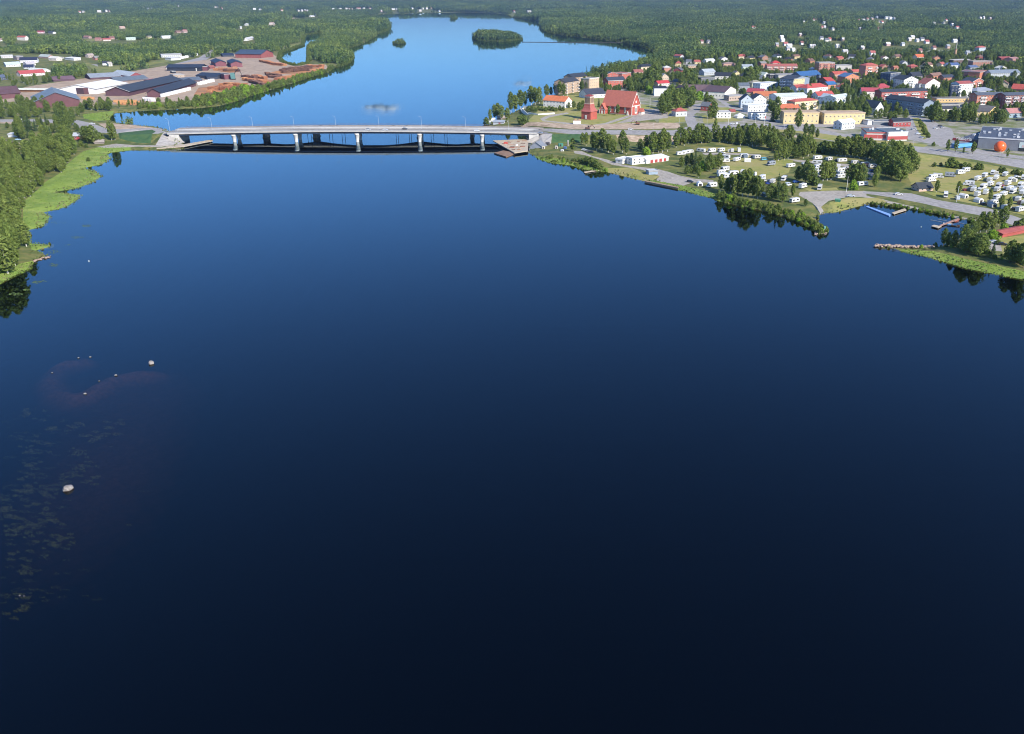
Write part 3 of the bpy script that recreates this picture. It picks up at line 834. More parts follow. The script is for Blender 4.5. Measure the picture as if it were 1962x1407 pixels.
def building(name, label, A, B, depth, h, roof='gable', rise=3.0, wall='d9d5cb', roofc='4a4a50', cat='house', wins=1, floors=None, over=0.5, chim=0, group=None, fwin='plain',
             side=1, bal=None, balf=None, door=None, trim=None, z=None, base=None, roughr=0.7, wsp=3.2, wsz=(1.15, 1.35), gablec=None, vents=0, keep=1.0):
    """A, B: photograph pixels of the two lower corners of the side that faces the camera; depth and heights in metres (h<0: photograph pixels)"""
    a = G(A, z); b = G(B, z)
    zz = min(a.z, b.z) if z is None else z
    a = Vector((*ray(A[0], A[1], zz), zz)); b = Vector((*ray(B[0], B[1], zz), zz))
    d = b - a
    w = d.length
    rz = math.atan2(d.y, d.x)
    if h < 0:
        h = -h / pscale((A[1] + B[1]) / 2)
    mid = (a + b) / 2
    t = thing(name, label, cat, (mid.x, mid.y, zz), rz, group)
    W = w / 2
    mw = paint(wall, 0.75, 0.14, 0.25)
    mr = paint(roofc, roughr, 0.16, 0.3)
    # walls
    mb = MB()
    if roof == 'gablef':          # gable faces the camera
        prof = [(-W, -0.6), (W, -0.6), (W, h), (0, h + rise), (-W, h)]
        mb.prism(prof, 'y', 0, depth)
    elif roof == 'gable':
        prof = [(0, -0.6), (depth, -0.6), (depth, h), (depth / 2, h + rise), (0, h)]
        mb.prism(prof, 'x', -W, W)
    elif roof == 'shed':
        mb.prism([(0, -0.6), (depth, -0.6), (depth, h + rise), (0, h)], 'x', -W, W)
    else:
        mb.box(-W, W, 0, depth, -0.6, h)
    mb.put('wall', [mw], t)
    if gablec:
        mg = paint(gablec, 0.75, 0.12, 0.25)
        if roof == 'gablef':
            MB().prism([(-W + 0.1, h), (W - 0.1, h), (0, h + rise - 0.1)], 'y', -0.06, -0.003).put('gable', [mg], t)
        elif roof == 'gable':
            for sx in (-1, 1):
                MB().prism([(0.1, h), (depth - 0.1, h), (depth / 2, h + rise - 0.1)], 'x', sx * (W + 0.003), sx * (W + 0.06)).put('gable', [mg], t)
    # roof
    th = 0.28
    rb = MB()
    if roof == 'gable':
        sl = rise / (depth / 2)
        e = over
        for s in (0, 1):
            p0 = (-e, h - e * sl) if s == 0 else (depth + e, h - e * sl)
            rb.prism([(p0[0], p0[1] + 0.02), (depth / 2, h + rise + 0.02), (depth / 2, h + rise + th), (p0[0], p0[1] + th)], 'x', -W - over, W + over)
    elif roof == 'gablef':
        sl = rise / W
        e = over
        for s in (-1, 1):
            rb.prism([(s * (W + e), h - e * sl + 0.02), (0, h + rise + 0.02), (0, h + rise + th), (s * (W + e), h - e * sl + th)], 'y', -over, depth + over)
    elif roof == 'hip':
        e = over
        k = min(W, depth / 2)
        r0 = [(-W - e, -e, h), (W + e, -e, h), (W + e, depth + e, h), (-W - e, depth + e, h)]
        if W * 2 >= depth:
            r1 = [(-W + k, depth / 2, h + rise), (W - k, depth / 2, h + rise)]
            fs = [(0, 1, 5, 4), (2, 3, 4, 5), (1, 2, 5), (3, 0, 4), (3, 2, 1, 0)]
        else:
            r1 = [(0, k, h + rise), (0, depth - k, h + rise)]
            fs = [(0, 1, 4), (2, 3, 5), (1, 2, 5, 4), (3, 0, 4, 5), (3, 2, 1, 0)]
        rb.v = r0 + r1; rb.f = fs; rb.m = [0] * len(fs)
    elif roof == 'shed':
        sl = rise / depth
        rb.prism([(-over, h - over * sl + 0.02), (depth + over, h + rise + over * sl + 0.02), (depth + over, h + rise + over * sl + th), (-over, h - over * sl + th)], 'x', -W - over, W + over)
    else:
        rb.box(-W - 0.25, W + 0.25, -0.25, depth + 0.25, h + 0.005, h + 0.4)
    ro = rb.put('roof', [mr], t)
    if roof == 'flat':
        mb = MB()
        mt = paint(trim, 0.7, 0.06) if trim else paint('9a9a9a', 0.7, 0.1)
        mb.box(-W - 0.3, W + 0.3, -0.3, -0.26, h - 0.35, h + 0.62).box(-W - 0.3, W + 0.3, depth + 0.26, depth + 0.3, h - 0.2, h + 0.62).box(-W - 0.3, -W - 0.26, -0.255, depth + 0.255, h - 0.35, h + 0.62).box(W + 0.26, W + 0.3, -0.255, depth + 0.255, h - 0.35, h + 0.62)
        mb.put('parapet', [mt], t)
    elif trim and roof in ('gable', 'gablef'):
        mt = paint(trim, 0.7, 0.06)
        if roof == 'gable':
            MB().box(-W - over, W + over, -over - 0.08, -over - 0.03, h - over * rise / (depth / 2) - 0.1, h - over * rise / (depth / 2) + 0.3).put('eaves_board', [mt], t)
        else:
            for s in (-1, 1):
                MB().prism([(s * (W + over), h - over * rise / W), (0, h + rise), (0, h + rise + 0.35), (s * (W + over), h - over * rise / W + 0.35)], 'y', -over - 0.08, -over - 0.03).put('barge_board', [mt], t)
    # chimneys
    mc = paint('8a5a4a', 0.85, 0.2)
    for c in range(chim):
        cx = -W * 0.45 + c * W * 0.9 if chim > 1 else W * 0.25
        cy = depth * 0.52
        MB().box(cx - 0.4, cx + 0.4, cy - 0.4, cy + 0.4, h + rise * 0.55, h + rise + 1.0).put('chimney', [mc], t)
    rr = random.Random(sum(map(ord, label)))
    for c in range(vents):
        cx = rr.uniform(-W * .85, W * .85); cy = rr.uniform(depth * .12, depth * .9); sz = rr.uniform(0.5, 1.1)
        MB().box(cx - sz, cx + sz, cy - sz, cy + sz, h + 0.402, h + 0.9 + rr.random() * 0.6).put('roof_vent', [M_GALV if c % 3 else M_WHITE], t)
    # windows: one object each
    if wins:
        nf = floors or max(1, int(h / 2.9))
        wm = window_mesh(fwin)
        fh = h / nf
        n = max(1, int(w / wsp))
        for f in range(nf):
            zb = f * fh + fh * 0.33
            for i in range(n):
                x = -W + (i + 0.5) * w / n
                if bal and (i % balf[0]) in balf[1]:
                    put('balcony', balcony_mesh(bal), t, (x, 0, f * fh + 0.05), 0, (w / n * 0.98, 1, 1))
                    put('balcony_door', wm, t, (x, -0.005, f * fh + 0.2), 0, (w / n * 0.75, 1, 2.1))
                else:
                    put('window', wm, t, (x, -0.005, zb), 0, (wsz[0], 1, wsz[1]))
        if roof == 'gablef' and rise > 2.2:
            put('window', wm, t, (0, -0.065 if gablec else -0.005, h + rise * 0.2), 0, (1.1, 1, 1.2))
        if side:
            m = max(1, int(depth / (wsp * 1.15)))
            if depth > 4:
                sx = 1 if mid.x < -0.0 and math.sin(rz) < 0.25 else -1
                for sx in ((1, -1) if side == 2 else (sx,)):
                    for f in range(nf):
                        for i in range(m):
                            y = (i + 0.5) * depth / m
                            put('window', wm, t, (sx * (W + 0.005), y, f * fh + fh * 0.33), sx * math.pi / 2, (wsz[0], 1, wsz[1]))
    if door:
        MB().box(-0.9 * door[1], 0.9 * door[1], -0.07, -0.004, 0.0, 2.2 * door[1]).put('door', [paint(door[0], 0.6, 0.1)], t, (door[2] * W, 0, 0))
    # remember where it shows
    xs = []; ys = []
    for lx in (-W, W):
        for ly in (0, depth):
            for lz in (0, h + (rise if roof != 'flat' else 0.5)):
                X = mid.x + lx * math.cos(rz) - ly * math.sin(rz); Y = mid.y + lx * math.sin(rz) + ly * math.cos(rz)
                u, v = unproj(X, Y, zz + lz)
                xs.append(u); ys.append(v)
    BOXES.append((min(xs), min(ys), max(xs), max(ys), mid.y, keep, depth))
    HOUSES.append((mid.x, mid.y, rz, W, depth))
    return t

def hp(px, s=5.411):
    return -px / s
def b5(label, xa, ya, xb, yb, depth, h, **k):
    return building(k.pop('name', 'house'), label, t5(xa, ya), t5(xb, yb), depth, hp(h), **k)
def b6(label, xa, ya, xb, yb, depth, h, **k):
    return building(k.pop('name', 'house'), label, t6(xa, ya), t6(xb, yb), depth, hp(h), **k)
def b4(label, xa, ya, xb, yb, depth, h, **k):
    return building(k.pop('name', 'house'), label, t4(xa, ya), t4(xb, yb), depth, hp(h), **k)
AP = dict(name='apartment_block', cat='apartment block')

# ---- church hill
M_RED = paint('b0503f', 0.8, 0.12, 0.3); M_REDR = paint('b0604c', 0.8, 0.12, 0.5); M_CHW = paint('dcd6ca', 0.7, 0.08)
def church():
    A, B = tC(770, 1078), tC(1540, 1143)
    zz = min(G(A).z, G(B).z)
    a = Vector((*ray(*A, zz), zz)); b = Vector((*ray(*B, zz), zz))
    d = b - a; L = d.length; rz = math.atan2(d.y, d.x); W = L / 2; D = 16.5; h = 8.6; rise = 12.2
    mid = (a + b) / 2
    t = thing('church', 'red wooden church with steep red shingled roof and white gable trim', 'church', mid, rz)
    MB().prism([(0, -0.8), (D, -0.8), (D, h), (D / 2, h + rise), (0, h)], 'x', -W, W).put('wall', [M_RED], t)
    rb = MB(); sl = rise / (D / 2); e = 1.0
    for p0 in ((-e, h - e * sl), (D + e, h - e * sl)):
        rb.prism([(p0[0], p0[1]), (D / 2, h + rise + 0.02), (D / 2, h + rise + 0.5), (p0[0], p0[1] + 0.4)], 'x', -W - 0.6, W + 0.5)
    rb.put('roof', [M_REDR], t)
    # sunlit gable end: white corner boards, barge boards, tall white window field, round window
    for y in (0.0, D - 0.9):
        MB().box(W + 0.003, W + 0.12, y, y + 0.9, 0, h).put('corner_board', [M_CHW], t)
    for s in (0, 1):
        y0_, y1_ = (0.1, D / 2) if s == 0 else (D - 0.1, D / 2)
        MB().prism([(y0_, h - 0.4), (y1_, h + rise - 0.8), (y1_, h + rise + 0.0), (y0_, h + 0.4)], 'x', W + 0.52, W + 0.6).put('barge_board', [M_CHW], t)
    MB().box(W + 0.003, W + 0.10, 0.9, D - 0.9, h - 0.7, h).put('gable_band', [M_CHW], t)
    MB().box(W + 0.003, W + 0.14, D / 2 - 2.2, D / 2 + 2.2, 1.0, h - 0.75).put('window_surround', [M_CHW], t)
    for y in (D / 2 - 1.0, D / 2 + 1.0):
        put('window', window_mesh(), t, (W + 0.16, y, 2.0), math.pi / 2, (1.3, 1, 4.6))
    rw = MB().tube((W + 0.003, D / 2, h + 3.2), (W + 0.14, D / 2, h + 3.2), 1.15, 1.15, 14).put('round_window', [M_CHW], t)
    MB().prism([(D / 2 - 0.9, h + rise - 2.9), (D / 2 + 0.9, h + rise - 2.9), (D / 2, h + rise - 0.9)], 'x', W + 0.003, W + 0.1).put('gable_tip', [M_CHW], t)
    # long side
    MB().box(-W, W, -0.06, -0.003, -0.2, 0.7).put('plinth', [paint('8d8780', 0.9, 0.2)], t)
    for x in (-W + 8.5, -2.5, W - 7.2):
        MB().box(x - 1.0, x + 1.0, -0.14, -0.003, 1.6, 6.9).put('window_surround', [M_CHW], t)
        put('window', window_mesh(), t, (x, -0.15, 1.9), 0, (1.5, 1, 4.7))
    MB().prism([(W - 5.2, 0), (W - 3.2, 0), (W - 3.8, 3.6), (W - 4.6, 3.6)], 'y', -0.7, -0.003).put('buttress', [M_CHW], t)
    # porch
    px = -W + 2.2; pw = 3.1; ph = 4.6; pr = 5.0; pd = 5.0
    MB().prism([(px - pw, -0.6), (px + pw, -0.6), (px + pw, ph), (px, ph + pr), (px - pw, ph)], 'y', -pd, -0.01).put('porch', [M_RED], t)
    rb = MB()
    for s in (-1, 1):
        rb.prism([(px + s * (pw + 0.6), ph - 0.9), (px, ph + pr + 0.02), (px, ph + pr + 0.4), (px + s * (pw + 0.6), ph - 0.55)], 'y', -pd - 0.4, 1.5)
    rb.put('porch_roof', [M_REDR], t)
    MB().box(px - pw, px + pw, -pd - 0.08, -pd - 0.003, ph - 0.5, ph).put('porch_band', [M_CHW], t)
    MB().tube((px, -pd - 0.1, ph + 1.5), (px, -pd - 0.003, ph + 1.5), 0.6, 0.6, 12).put('round_window', [M_CHW], t)
    for s in (-1, 1):
        MB().box(px + s * pw - 0.3, px + s * pw + 0.3, -pd - 0.1, -pd - 0.003, -0.4, ph - 0.5).put('corner_board', [M_CHW], t)
    MB().box(px - 1.0, px + 1.0, -pd - 0.12, -pd - 0.003, 0, 3.0).put('door', [M_CHW], t)
    # ridge cross and far sacristy
    MB().box(-0.1, 0.1, D / 2 - 0.1, D / 2 + 0.1, 0, 1.8).box(-0.1, 0.1, D / 2 - 0.6, D / 2 + 0.6, 1.0, 1.2).put('cross', [M_DARK], t, (W + 0.2, 0, h + rise + 0.45))
    MB().box(W + 0.5, W + 4.0, D - 4, D + 1.5, -0.6, 2.2).put('sacristy', [M_CHW], t)
    MB().prism([(D - 4.4, 2.2), (D + 1.9, 2.2), (D - 1.2, 5.4)], 'x', W + 0.55, W + 4.3).put('sacristy_roof', [M_REDR], t)
    BOXES.append((1150, 170, 1232, 226, mid.y, 1.0, D)); HOUSES.append((mid.x, mid.y, rz, W, D))
church()

def bell_tower():
    c = G(tC(405, 1235))
    t = thing('bell_tower', 'red wooden bell tower with flared skirt roof and slatted belfry', 'bell tower', c, R(-36))
    def sq(z, hh):
        return [(-hh, -hh, z), (hh, -hh, z), (hh, hh, z), (-hh, hh, z)]
    def loft(secs, name, mat, cap=True):
        V = []; F = []
        for z, hh in secs:
            V += sq(z, hh)
        for i in range(len(secs) - 1):
            for j in range(4):
                a, b = i * 4 + j, i * 4 + (j + 1) % 4
                F.append((a, b, b + 4, a + 4))
        if cap:
            F.append(tuple((len(secs) - 1) * 4 + j for j in range(4)))
        return put(name, mesh_np(name, V, F, [mat]), t)
    loft([(-0.8, 5.2), (7.4, 5.2)], 'wall', M_RED)
    loft([(7.0, 5.9), (8.2, 4.9), (9.8, 4.0), (11.8, 3.45), (13.6, 3.25)], 'skirt_roof', paint('a8584e', 0.8, 0.12, 0.5))
    loft([(13.3, 3.05), (20.2, 3.05)], 'belfry', paint('c09a72', 0.85, 0.15))
    loft([(13.55, 3.28), (14.3, 3.2)], 'belfry_sill', paint('b89c8a', 0.8, 0.1), False)
    loft([(19.5, 3.2), (20.35, 3.2)], 'belfry_band', M_CHW, False)
    loft([(20.3, 3.6), (20.7, 3.3), (21.6, 1.2), (22.0, 0.2)], 'cap_roof', paint('8e403c', 0.8, 0.12))
    for k in range(4):
        x = -2.0 + k * 1.35
        for rot in (0, math.pi / 2):
            q = put('louvre', MB().box(-0.42, 0.42, -0.06, 0.0, 0, 4.6).me('louvre', [paint('6a5a50', 0.85, 0.1)]), t, (x if not rot else 3.055, -3.055 if not rot else x, 14.6), rot)
    for rot in (0,):
        MB().box(-1.5, 1.5, -5.36, -5.21, 0.6, 4.6).put('door_frame', [paint('7e3a36', 0.8, 0.1)], t)
        MB().box(-1.1, 1.1, -5.5, -5.37, 0.6, 4.0).put('door', [M_CHW], t)
        MB().box(-2.4, 2.4, -7.0, -5.22, -0.5, 0.5).put('steps', [paint('7a4a48', 0.8, 0.2)], t)
    BOXES.append((1112, 184, 1146, 234, c.y, 1.0, 11)); HOUSES.append((c.x, c.y, 0, 6, 11))
bell_tower()

b4('white parish house with bright orange tiled roof on the point', 655, 672, 880, 690, 13, 62, roof='gable', rise=4.2, wall='dedbd4', roofc='d07038', floors=2, chim=2, name='parish_house', wsp=3.4)
b4('pale brown apartment block nearest the river above the church', 885, 545, 1022, 520, 15, 110, wall='b79a7c', roofc='3c4048', roof='gable', rise=3.5, bal='c8b49c', balf=(4, (0,)), **AP)
b4('pale brown apartment block partly hidden behind the first one', 960, 470, 1110, 452, 15, 90, wall='b39678', roofc='343b45', roof='gable', rise=3.8, **AP)
b4('narrow beige apartment block beside the flagpole above the church', 1132, 505, 1232, 492, 13, 108, wall='c9ac88', roofc='8d8880', roof='flat', trim='d0c8ba', **AP)
b4('low white hall with dark roof directly behind the church', 1105, 592, 1300, 580, 18, 40, wall='dfdcd6', roofc='3d4350', roof='gable', rise=5.0, name='parish_hall', cat='hall')
b4('red brick school wing with white eaves, nearest the church', 1325, 478, 1505, 470, 14, 66, wall='b8604e', roofc='3c4654', roof='gable', rise=3.6, trim='dcd8d0', name='school_building', cat='school')
b4('red brick school wing with pink gable behind the nearer wing', 1310, 400, 1430, 395, 20, 52, wall='b25a4c', roofc='404856', roof='gablef', rise=3.0, trim='d8b0a8', name='school_building', cat='school')
b4('red brick school block farthest back, beside the dark trees', 1470, 392, 1562, 378, 16, 52, wall='bb604c', roofc='a86a60', roof='flat', name='school_building', cat='school')
b4('dark roofed cream villa at the top of the bank', 1668, 308, 1800, 300, 11, 42, wall='cdbb98', roofc='2e343e', roof='hip', rise=3.4, chim=1)
b4('red and white cottage half hidden in trees by the river', 1600, 348, 1690, 345, 9, 30, wall='c9a49a', roofc='93584e', roof='gable', rise=3.0)
b4('white shed with bright white roof at the bridge end', 88, 830, 165, 826, 5, 16, wall='cfd2d4', roofc='dadbda', roof='shed', rise=0.8, name='shed', cat='shed', wins=0)
b4('grey boathouse with red door at the bridge end', 135, 864, 245, 866, 6, 30, wall='aeb4bd', roofc='9aa2ac', roof='shed', rise=0.8, name='boathouse', cat='boathouse', wins=0, door=('9a4a48', 1.0, 0.2))
b4('small brown hut among birches on the point', 180, 808, 262, 806, 5, 18, wall='8a7a6c', roofc='9a8d82', roof='gable', rise=1.6, name='hut', cat='hut', wins=0)
b4('grey tarpaulin shelter beside the bridge abutment', 515, 1112, 645, 1120, 9, 26, wall='9298a4', roofc='7c828c', roof='gablef', rise=3.4, name='work_shelter', cat='shelter', wins=0)

# ---- camp site buildings
building('service_building', 'white two-storey camp house with the long red-doored wing', tK(1150, 362), tK(1298, 345), 7, -62 / 5.45, roof='flat', wall='e0ddd8', roofc='cfd0d0', cat='camp building', floors=2, trim='e0ddd8')
t = building('service_building', 'long low white camp wing with red doors', tK(1300, 350), tK(1530, 318), 8, -40 / 5.45, roof='shed', rise=0.9, wall='e0ddd8', roofc='dcdbd8', cat='camp building', wins=0)
for k in range(4):
    MB().box(-1.3, 1.3, -0.06, -0.004, 0.1, 2.2).put('red_door', [paint('a83c38', 0.7, 0.1)], t, (-5.5 + 4.2 * k, 0, 0))
building('service_building', 'small white flat-roofed kiosk left of the camp house', tK(1050, 352), tK(1140, 330), 6, -42 / 5.45, roof='flat', wall='d9d6d0', roofc='d4d4d2', cat='camp building', trim='dcdad6')
building('shed', 'blue-grey shed with white end wall on the camp shore', tK(1325, 468), tK(1418, 462), 5, -38 / 5.45, roof='flat', wall='8fa2b4', roofc='b4bcc4', cat='shed', wins=0)
building('reception_cabin', 'small camp cabin with dark roof and pale pink walls', tR(5, 655), tR(260, 640), 8, -60 / 9.713, roof='gable', rise=2.6, wall='c8a898', roofc='3a4048', cat='cabin')
building('long_shed', 'long red wooden shed on the lower right shore', tH(1690, 556), tH(2010, 490), 6, -44 / 6.497, roof='gable', rise=0.7, wall='a84a40', roofc='a85048', cat='shed', wins=0)

# ---- town, left part
b5('white two-storey warehouse with black roof edge behind the church', 72, 562, 198, 562, 13, 74, wall='dbdcdc', roofc='2e3036', roof='shed', rise=1.0, wins=0, name='warehouse', cat='warehouse')
b5('house with a scarlet awning in front of the grey roofed house', 112, 470, 230, 462, 8, 34, wall='c4beb6', roofc='b83236', roof='gable', rise=2.6)
b5('beige house with blue-grey gable roof beside dark trees', 140, 402, 222, 396, 15, 30, wall='c0ae98', roofc='78828c', roof='gablef', rise=4.2)
b5('cream villa at the edge of the wood above the river', 2, 300, 76, 300, 9, 34, wall='d8cca8', roofc='39404c', roof='gable', rise=3.0)
b5('brick and white villa left of the tall pines', 176, 320, 248, 318, 10, 46, wall='b77a68', roofc='c8c6c2', roof='hip', rise=2.4)
b5('beige flat block at the forest edge', 425, 298, 540, 296, 12, 46, wall='b89c80', roofc='8a8076', roof='flat', floors=2)
b5('long white school hall with brown-violet roof', 390, 556, 690, 556, 17, 40, wall='dcd8cc', roofc='5e4a50', roof='gable', rise=6.2, name='assembly_hall', cat='hall')
b5('white gable end of the violet roofed hall, facing the street', 800, 594, 918, 560, 26, 62, wall='dedaca', roofc='5a484e', roof='gablef', rise=4.8, name='assembly_hall', cat='hall', floors=1)
b5('left cross wing of the violet roofed hall', 372, 548, 442, 545, 20, 40, wall='d4cebf', roofc='5f4c50', roof='gablef', rise=4.0, name='assembly_hall', cat='hall', floors=1)
b5('violet roofed middle wing of the hall with white porch', 512, 558, 662, 556, 14, 44, wall='ddd9cd', roofc='604c52', roof='gable', rise=5.5, name='assembly_hall', cat='hall', floors=1)
b5('grey metal-roofed workshop at the forest edge', 590, 352, 706, 346, 13, 34, wall='a9b2ba', roofc='a4adb4', roof='gable', rise=3.4)
b5('black roofed terrace behind the workshop', 700, 390, 862, 392, 12, 34, wall='c9c6be', roofc='2c313c', roof='gable', rise=3.8)
b5('dark low block beside the black roofed terrace', 560, 408, 700, 404, 11, 26, wall='5a616a', roofc='363c46', roof='flat')
b5('pink one-storey house at the forest edge', 792, 262, 912, 260, 10, 30, wall='c49684', roofc='9a8078', roof='hip', rise=1.8)
b5('white cottage with pale roof at the forest edge', 612, 222, 702, 216, 9, 22, wall='dadad8', roofc='c2c6c8', roof='gable', rise=2.4)
b5('pale green cottage in the trees above the shops', 990, 300, 1095, 298, 10, 36, wall='b9cabb', roofc='8f9aa0', roof='gable', rise=3.0)
b5('brick house end beside the pink-striped block', 1180, 268, 1236, 266, 10, 40, wall='b4705c', roofc='8a8784', roof='gable', rise=2.2)
b5('long brick block with pink balconies and a red roof turret', 1240, 320, 1552, 318, 12, 62, wall='b87460', roofc='a45a50', roof='gable', rise=2.4, bal='d9c0b6', balf=(3, (0, 1)), floors=3, **AP)
b5('small scarlet roofed house behind the pink balconies', 1300, 246, 1382, 244, 9, 20, wall='c8b0a8', roofc='b83030', roof='hip', rise=3.6)
b5('four-storey orange brick block at the back of the town', 1776, 320, 1936, 316, 13, 92, wall='c08264', roofc='9c948c', roof='flat', bal='a85a50', balf=(3, (0, 2)), floors=4, **AP)
b5('white house with a tent-like white roof by the brick block', 1700, 308, 1752, 306, 8, 18, wall='d4d4d2', roofc='d8d8d8', roof='hip', rise=3.2)
b5('white gabled house with open yard in the town middle', 1206, 386, 1262, 380, 12, 34, wall='d9d9d4', roofc='9aa8a0', roof='gablef', rise=3.6)
b5('black cube-shaped house beside a grey blank wall', 1268, 388, 1352, 384, 10, 42, wall='30343c', roofc='2c3038', roof='flat')
b5('grey windowless hall with flat roof in the town middle', 1358, 392, 1590, 384, 20, 40, wall='a8a49e', roofc='8c8884', roof='flat', wins=0)
b5('five-storey blue-grey block with yellow end wall', 1368, 508, 1508, 520, 36, 118, wall='7f8ea0', roofc='3c4450', roof='gable', rise=3.0, bal='a8b4c4', balf=(3, (0, 1)), floors=4, **AP)
b5('yellow end block joined to the blue-grey flats', 1510, 520, 1622, 506, 14, 120, wall='d8c282', roofc='4a505a', roof='flat', floors=4, **AP)
b5('blue tin-roofed hall behind the yellow end wall', 1590, 402, 1800, 384, 18, 40, wall='5a6478', roofc='2f6094', roof='gable', rise=5.0, name='sports_hall', cat='hall')
b5('orange house with bright blue roof near the red roofs', 1872, 490, 1960, 484, 11, 40, wall='c88a66', roofc='2c68a0', roof='gable', rise=3.0)
b5('red-orange gabled tower house beside the blue roofs', 1760, 440, 1868, 470, 10, 50, wall='b8603e', roofc='c4463a', roof='gablef', rise=3.6)
b5('low cream house with dark rooftop left of the white slab', 1085, 476, 1190, 470, 10, 44, wall='d8d2a6', roofc='8e8a78', roof='hip', rise=2.6)
b5('white corner house with flat pale roof left of the blue-grey flats', 1170, 502, 1352, 486, 13, 58, wall='ccd6dc', roofc='b8bec2', roof='flat', floors=2, trim='dcdcda')
b5('dark grey shop with wide roof in the town middle', 930, 500, 1060, 498, 12, 40, wall='8a9098', roofc='606a74', roof='gable', rise=2.8)
b5('low building under a crimson roof', 1030, 540, 1200, 548, 11, 18, wall='b8a8a0', roofc='a03c4c', roof='gable', rise=3.6)
b5('long brown shop under an orange-brown roof', 1112, 600, 1350, 596, 14, 34, wall='b09078', roofc='b8683c', roof='gable', rise=4.0)
b5('pale brick shop with dark red doors left of the dark gables', 846, 616, 1010, 606, 10, 46, wall='b6a090', roofc='a09a96', roof='flat', fwin='brown', floors=1)
b5('large white two-storey store with pale green roof', 1345, 650, 1650, 640, 20, 74, wall='dcdcdc', roofc='c4ccc4', roof='gable', rise=2.2, wsp=2.4, wsz=(1.0, 1.0), floors=2, name='store', cat='store')
b5('white villa with steep dark blue gables', 968, 690, 1100, 690, 13, 78, wall='b4c0cc', roofc='343c4a', roof='gablef', rise=5.4, floors=2)
b5('white fronted villa between two dark gables', 1098, 660, 1232, 655, 11, 60, wall='dedede', roofc='383f4c', roof='gablef', rise=4.6, floors=2)
b5('white bay-fronted house with rounded balcony below the dark gables', 1042, 738, 1255, 728, 11, 66, wall='dfe0e0', roofc='d4d6d6', roof='flat', floors=2, trim='e0e0e0', wsp=2.6)
b5('low white house with dark flat roof beside the main road', 1076, 808, 1228, 806, 11, 56, wall='c9d2d8', roofc='4a515c', roof='flat', floors=2, trim='d4d8da')
b5('white two-storey house with large grey flat roof by the junction', 718, 796, 864, 796, 13, 56, wall='dcdcda', roofc='b4b0aa', roof='flat', floors=2, trim='c8c6c2')
b5('small white canopy roofed kiosk by the junction', 935, 796, 1012, 792, 6, 22, wall='d8dada', roofc='dedede', roof='hip', rise=2.0, wins=0, name='kiosk', cat='kiosk')
b5('small red roofed outbuilding behind the kiosk', 866, 740, 915, 738, 6, 14, wall='a89c94', roofc='9a4a44', roof='gable', rise=1.8, wins=0)
b5('dark red house with orange roof left of the yellow villa', 1385, 720, 1575, 716, 11, 28, wall='6a4440', roofc='c0663e', roof='gable', rise=3.4)
b5('pale yellow villa with red eaves and white balconies', 1525, 714, 1766, 694, 12, 84, wall='d8c496', roofc='b85848', roof='hip', rise=2.0, bal='e0dcd0', balf=(3, (1,)), floors=2)
b5('long yellow building with flat tan roof, left of the pair', 1410, 852, 1775, 852, 15, 108, wall='d6bd82', roofc='b49a7a', roof='flat', floors=2, trim='c0a888', wsp=3.6, name='yellow_building', cat='commercial building')
b5('white single-storey link beside the long yellow building', 1778, 776, 1908, 770, 9, 36, wall='dcd8ce', roofc='c8a490', roof='flat')
b5('grey and white house with red tiled roof above the yellow villa', 1764, 640, 1930, 632, 12, 74, wall='c4ccd2', roofc='b44a40', roof='gable', rise=3.6, floors=2)
b5('white house with red hip roof beside the slanted glass front', 1655, 560, 1868, 540, 14, 70, wall='dddddc', roofc='b8483e', roof='hip', rise=4.0, floors=2)
b5('narrow white stair tower with red cap', 1545, 540, 1650, 532, 11, 56, wall='d8d8d8', roofc='a84a46', roof='gable', rise=3.0)
b5('white gable house at the edge of the yellow pair', 1850, 650, 1960, 640, 12, 64, wall='cfd8de', roofc='9fb0bc', roof='gablef', rise=3.0, floors=2)

# ---- town, right part
b6('long yellow building with flat tan roof, right of the pair', -120, 862, 300, 855, 15, 108, wall='d6bd82', roofc='b49a7a', roof='flat', floors=2, trim='c0a888', wsp=3.6, name='yellow_building', cat='commercial building')
b6('small white conservatory building in front of the yellow pair', 65, 918, 200, 900, 9, 66, wall='c8d0d4', roofc='d0d4d6', roof='gable', rise=2.2, floors=2)
t = b6('grey roofed supermarket with white and red fascia', 320, 1018, 535, 1022, 24, 70, wall='c8c4be', roofc='5c6a72', roof='flat', wins=0, trim='b4504a', name='supermarket', cat='store', vents=4)
MB().box(-10, 10, -0.09, -0.004, 1.2, 4.2).put('red_band', [paint('b04842', 0.7, 0.1)], t)
t = b6('white and red sign-fronted annex of the supermarket', 545, 1030, 742, 1026, 22, 82, wall='e0deda', roofc='5a6770', roof='flat', wins=0, trim='e0e0de', name='supermarket', cat='store', vents=3)
MB().box(-8.5, 8.5, -0.09, -0.004, 0.8, 3.6).put('red_band', [paint('b04842', 0.7, 0.1)], t)
b6('red and white timber house with black roof beside the car park', 600, 884, 780, 880, 9, 48, wall='a63e3a', roofc='2e3640', roof='gable', rise=2.6, trim='dcd8d4', name='timber_house', floors=1)
b6('low grey garage row behind the supermarket', 390, 866, 595, 862, 9, 34, wall='767c84', roofc='565f68', roof='flat', wins=0)
b6('white lorry-sized store box beside the garage row', 335, 866, 392, 862, 7, 42, wall='d4d6d8', roofc='c8cacc', roof='flat', wins=0)
b6('white gabled house with steep black roof near the yellow pair', 412, 766, 494, 760, 18, 74, wall='dadad6', roofc='39424e', roof='gablef', rise=5.6, floors=2)
b6('white house with crimson roof left of the brick flats', 268, 604, 440, 606, 12, 84, wall='dcd4ca', roofc='a84450', roof='gable', rise=3.2, floors=2)
b6('crimson pyramid-roofed house behind the brick flats', 440, 508, 588, 504, 14, 20, wall='b8a09a', roofc='a84048', roof='hip', rise=5.0)
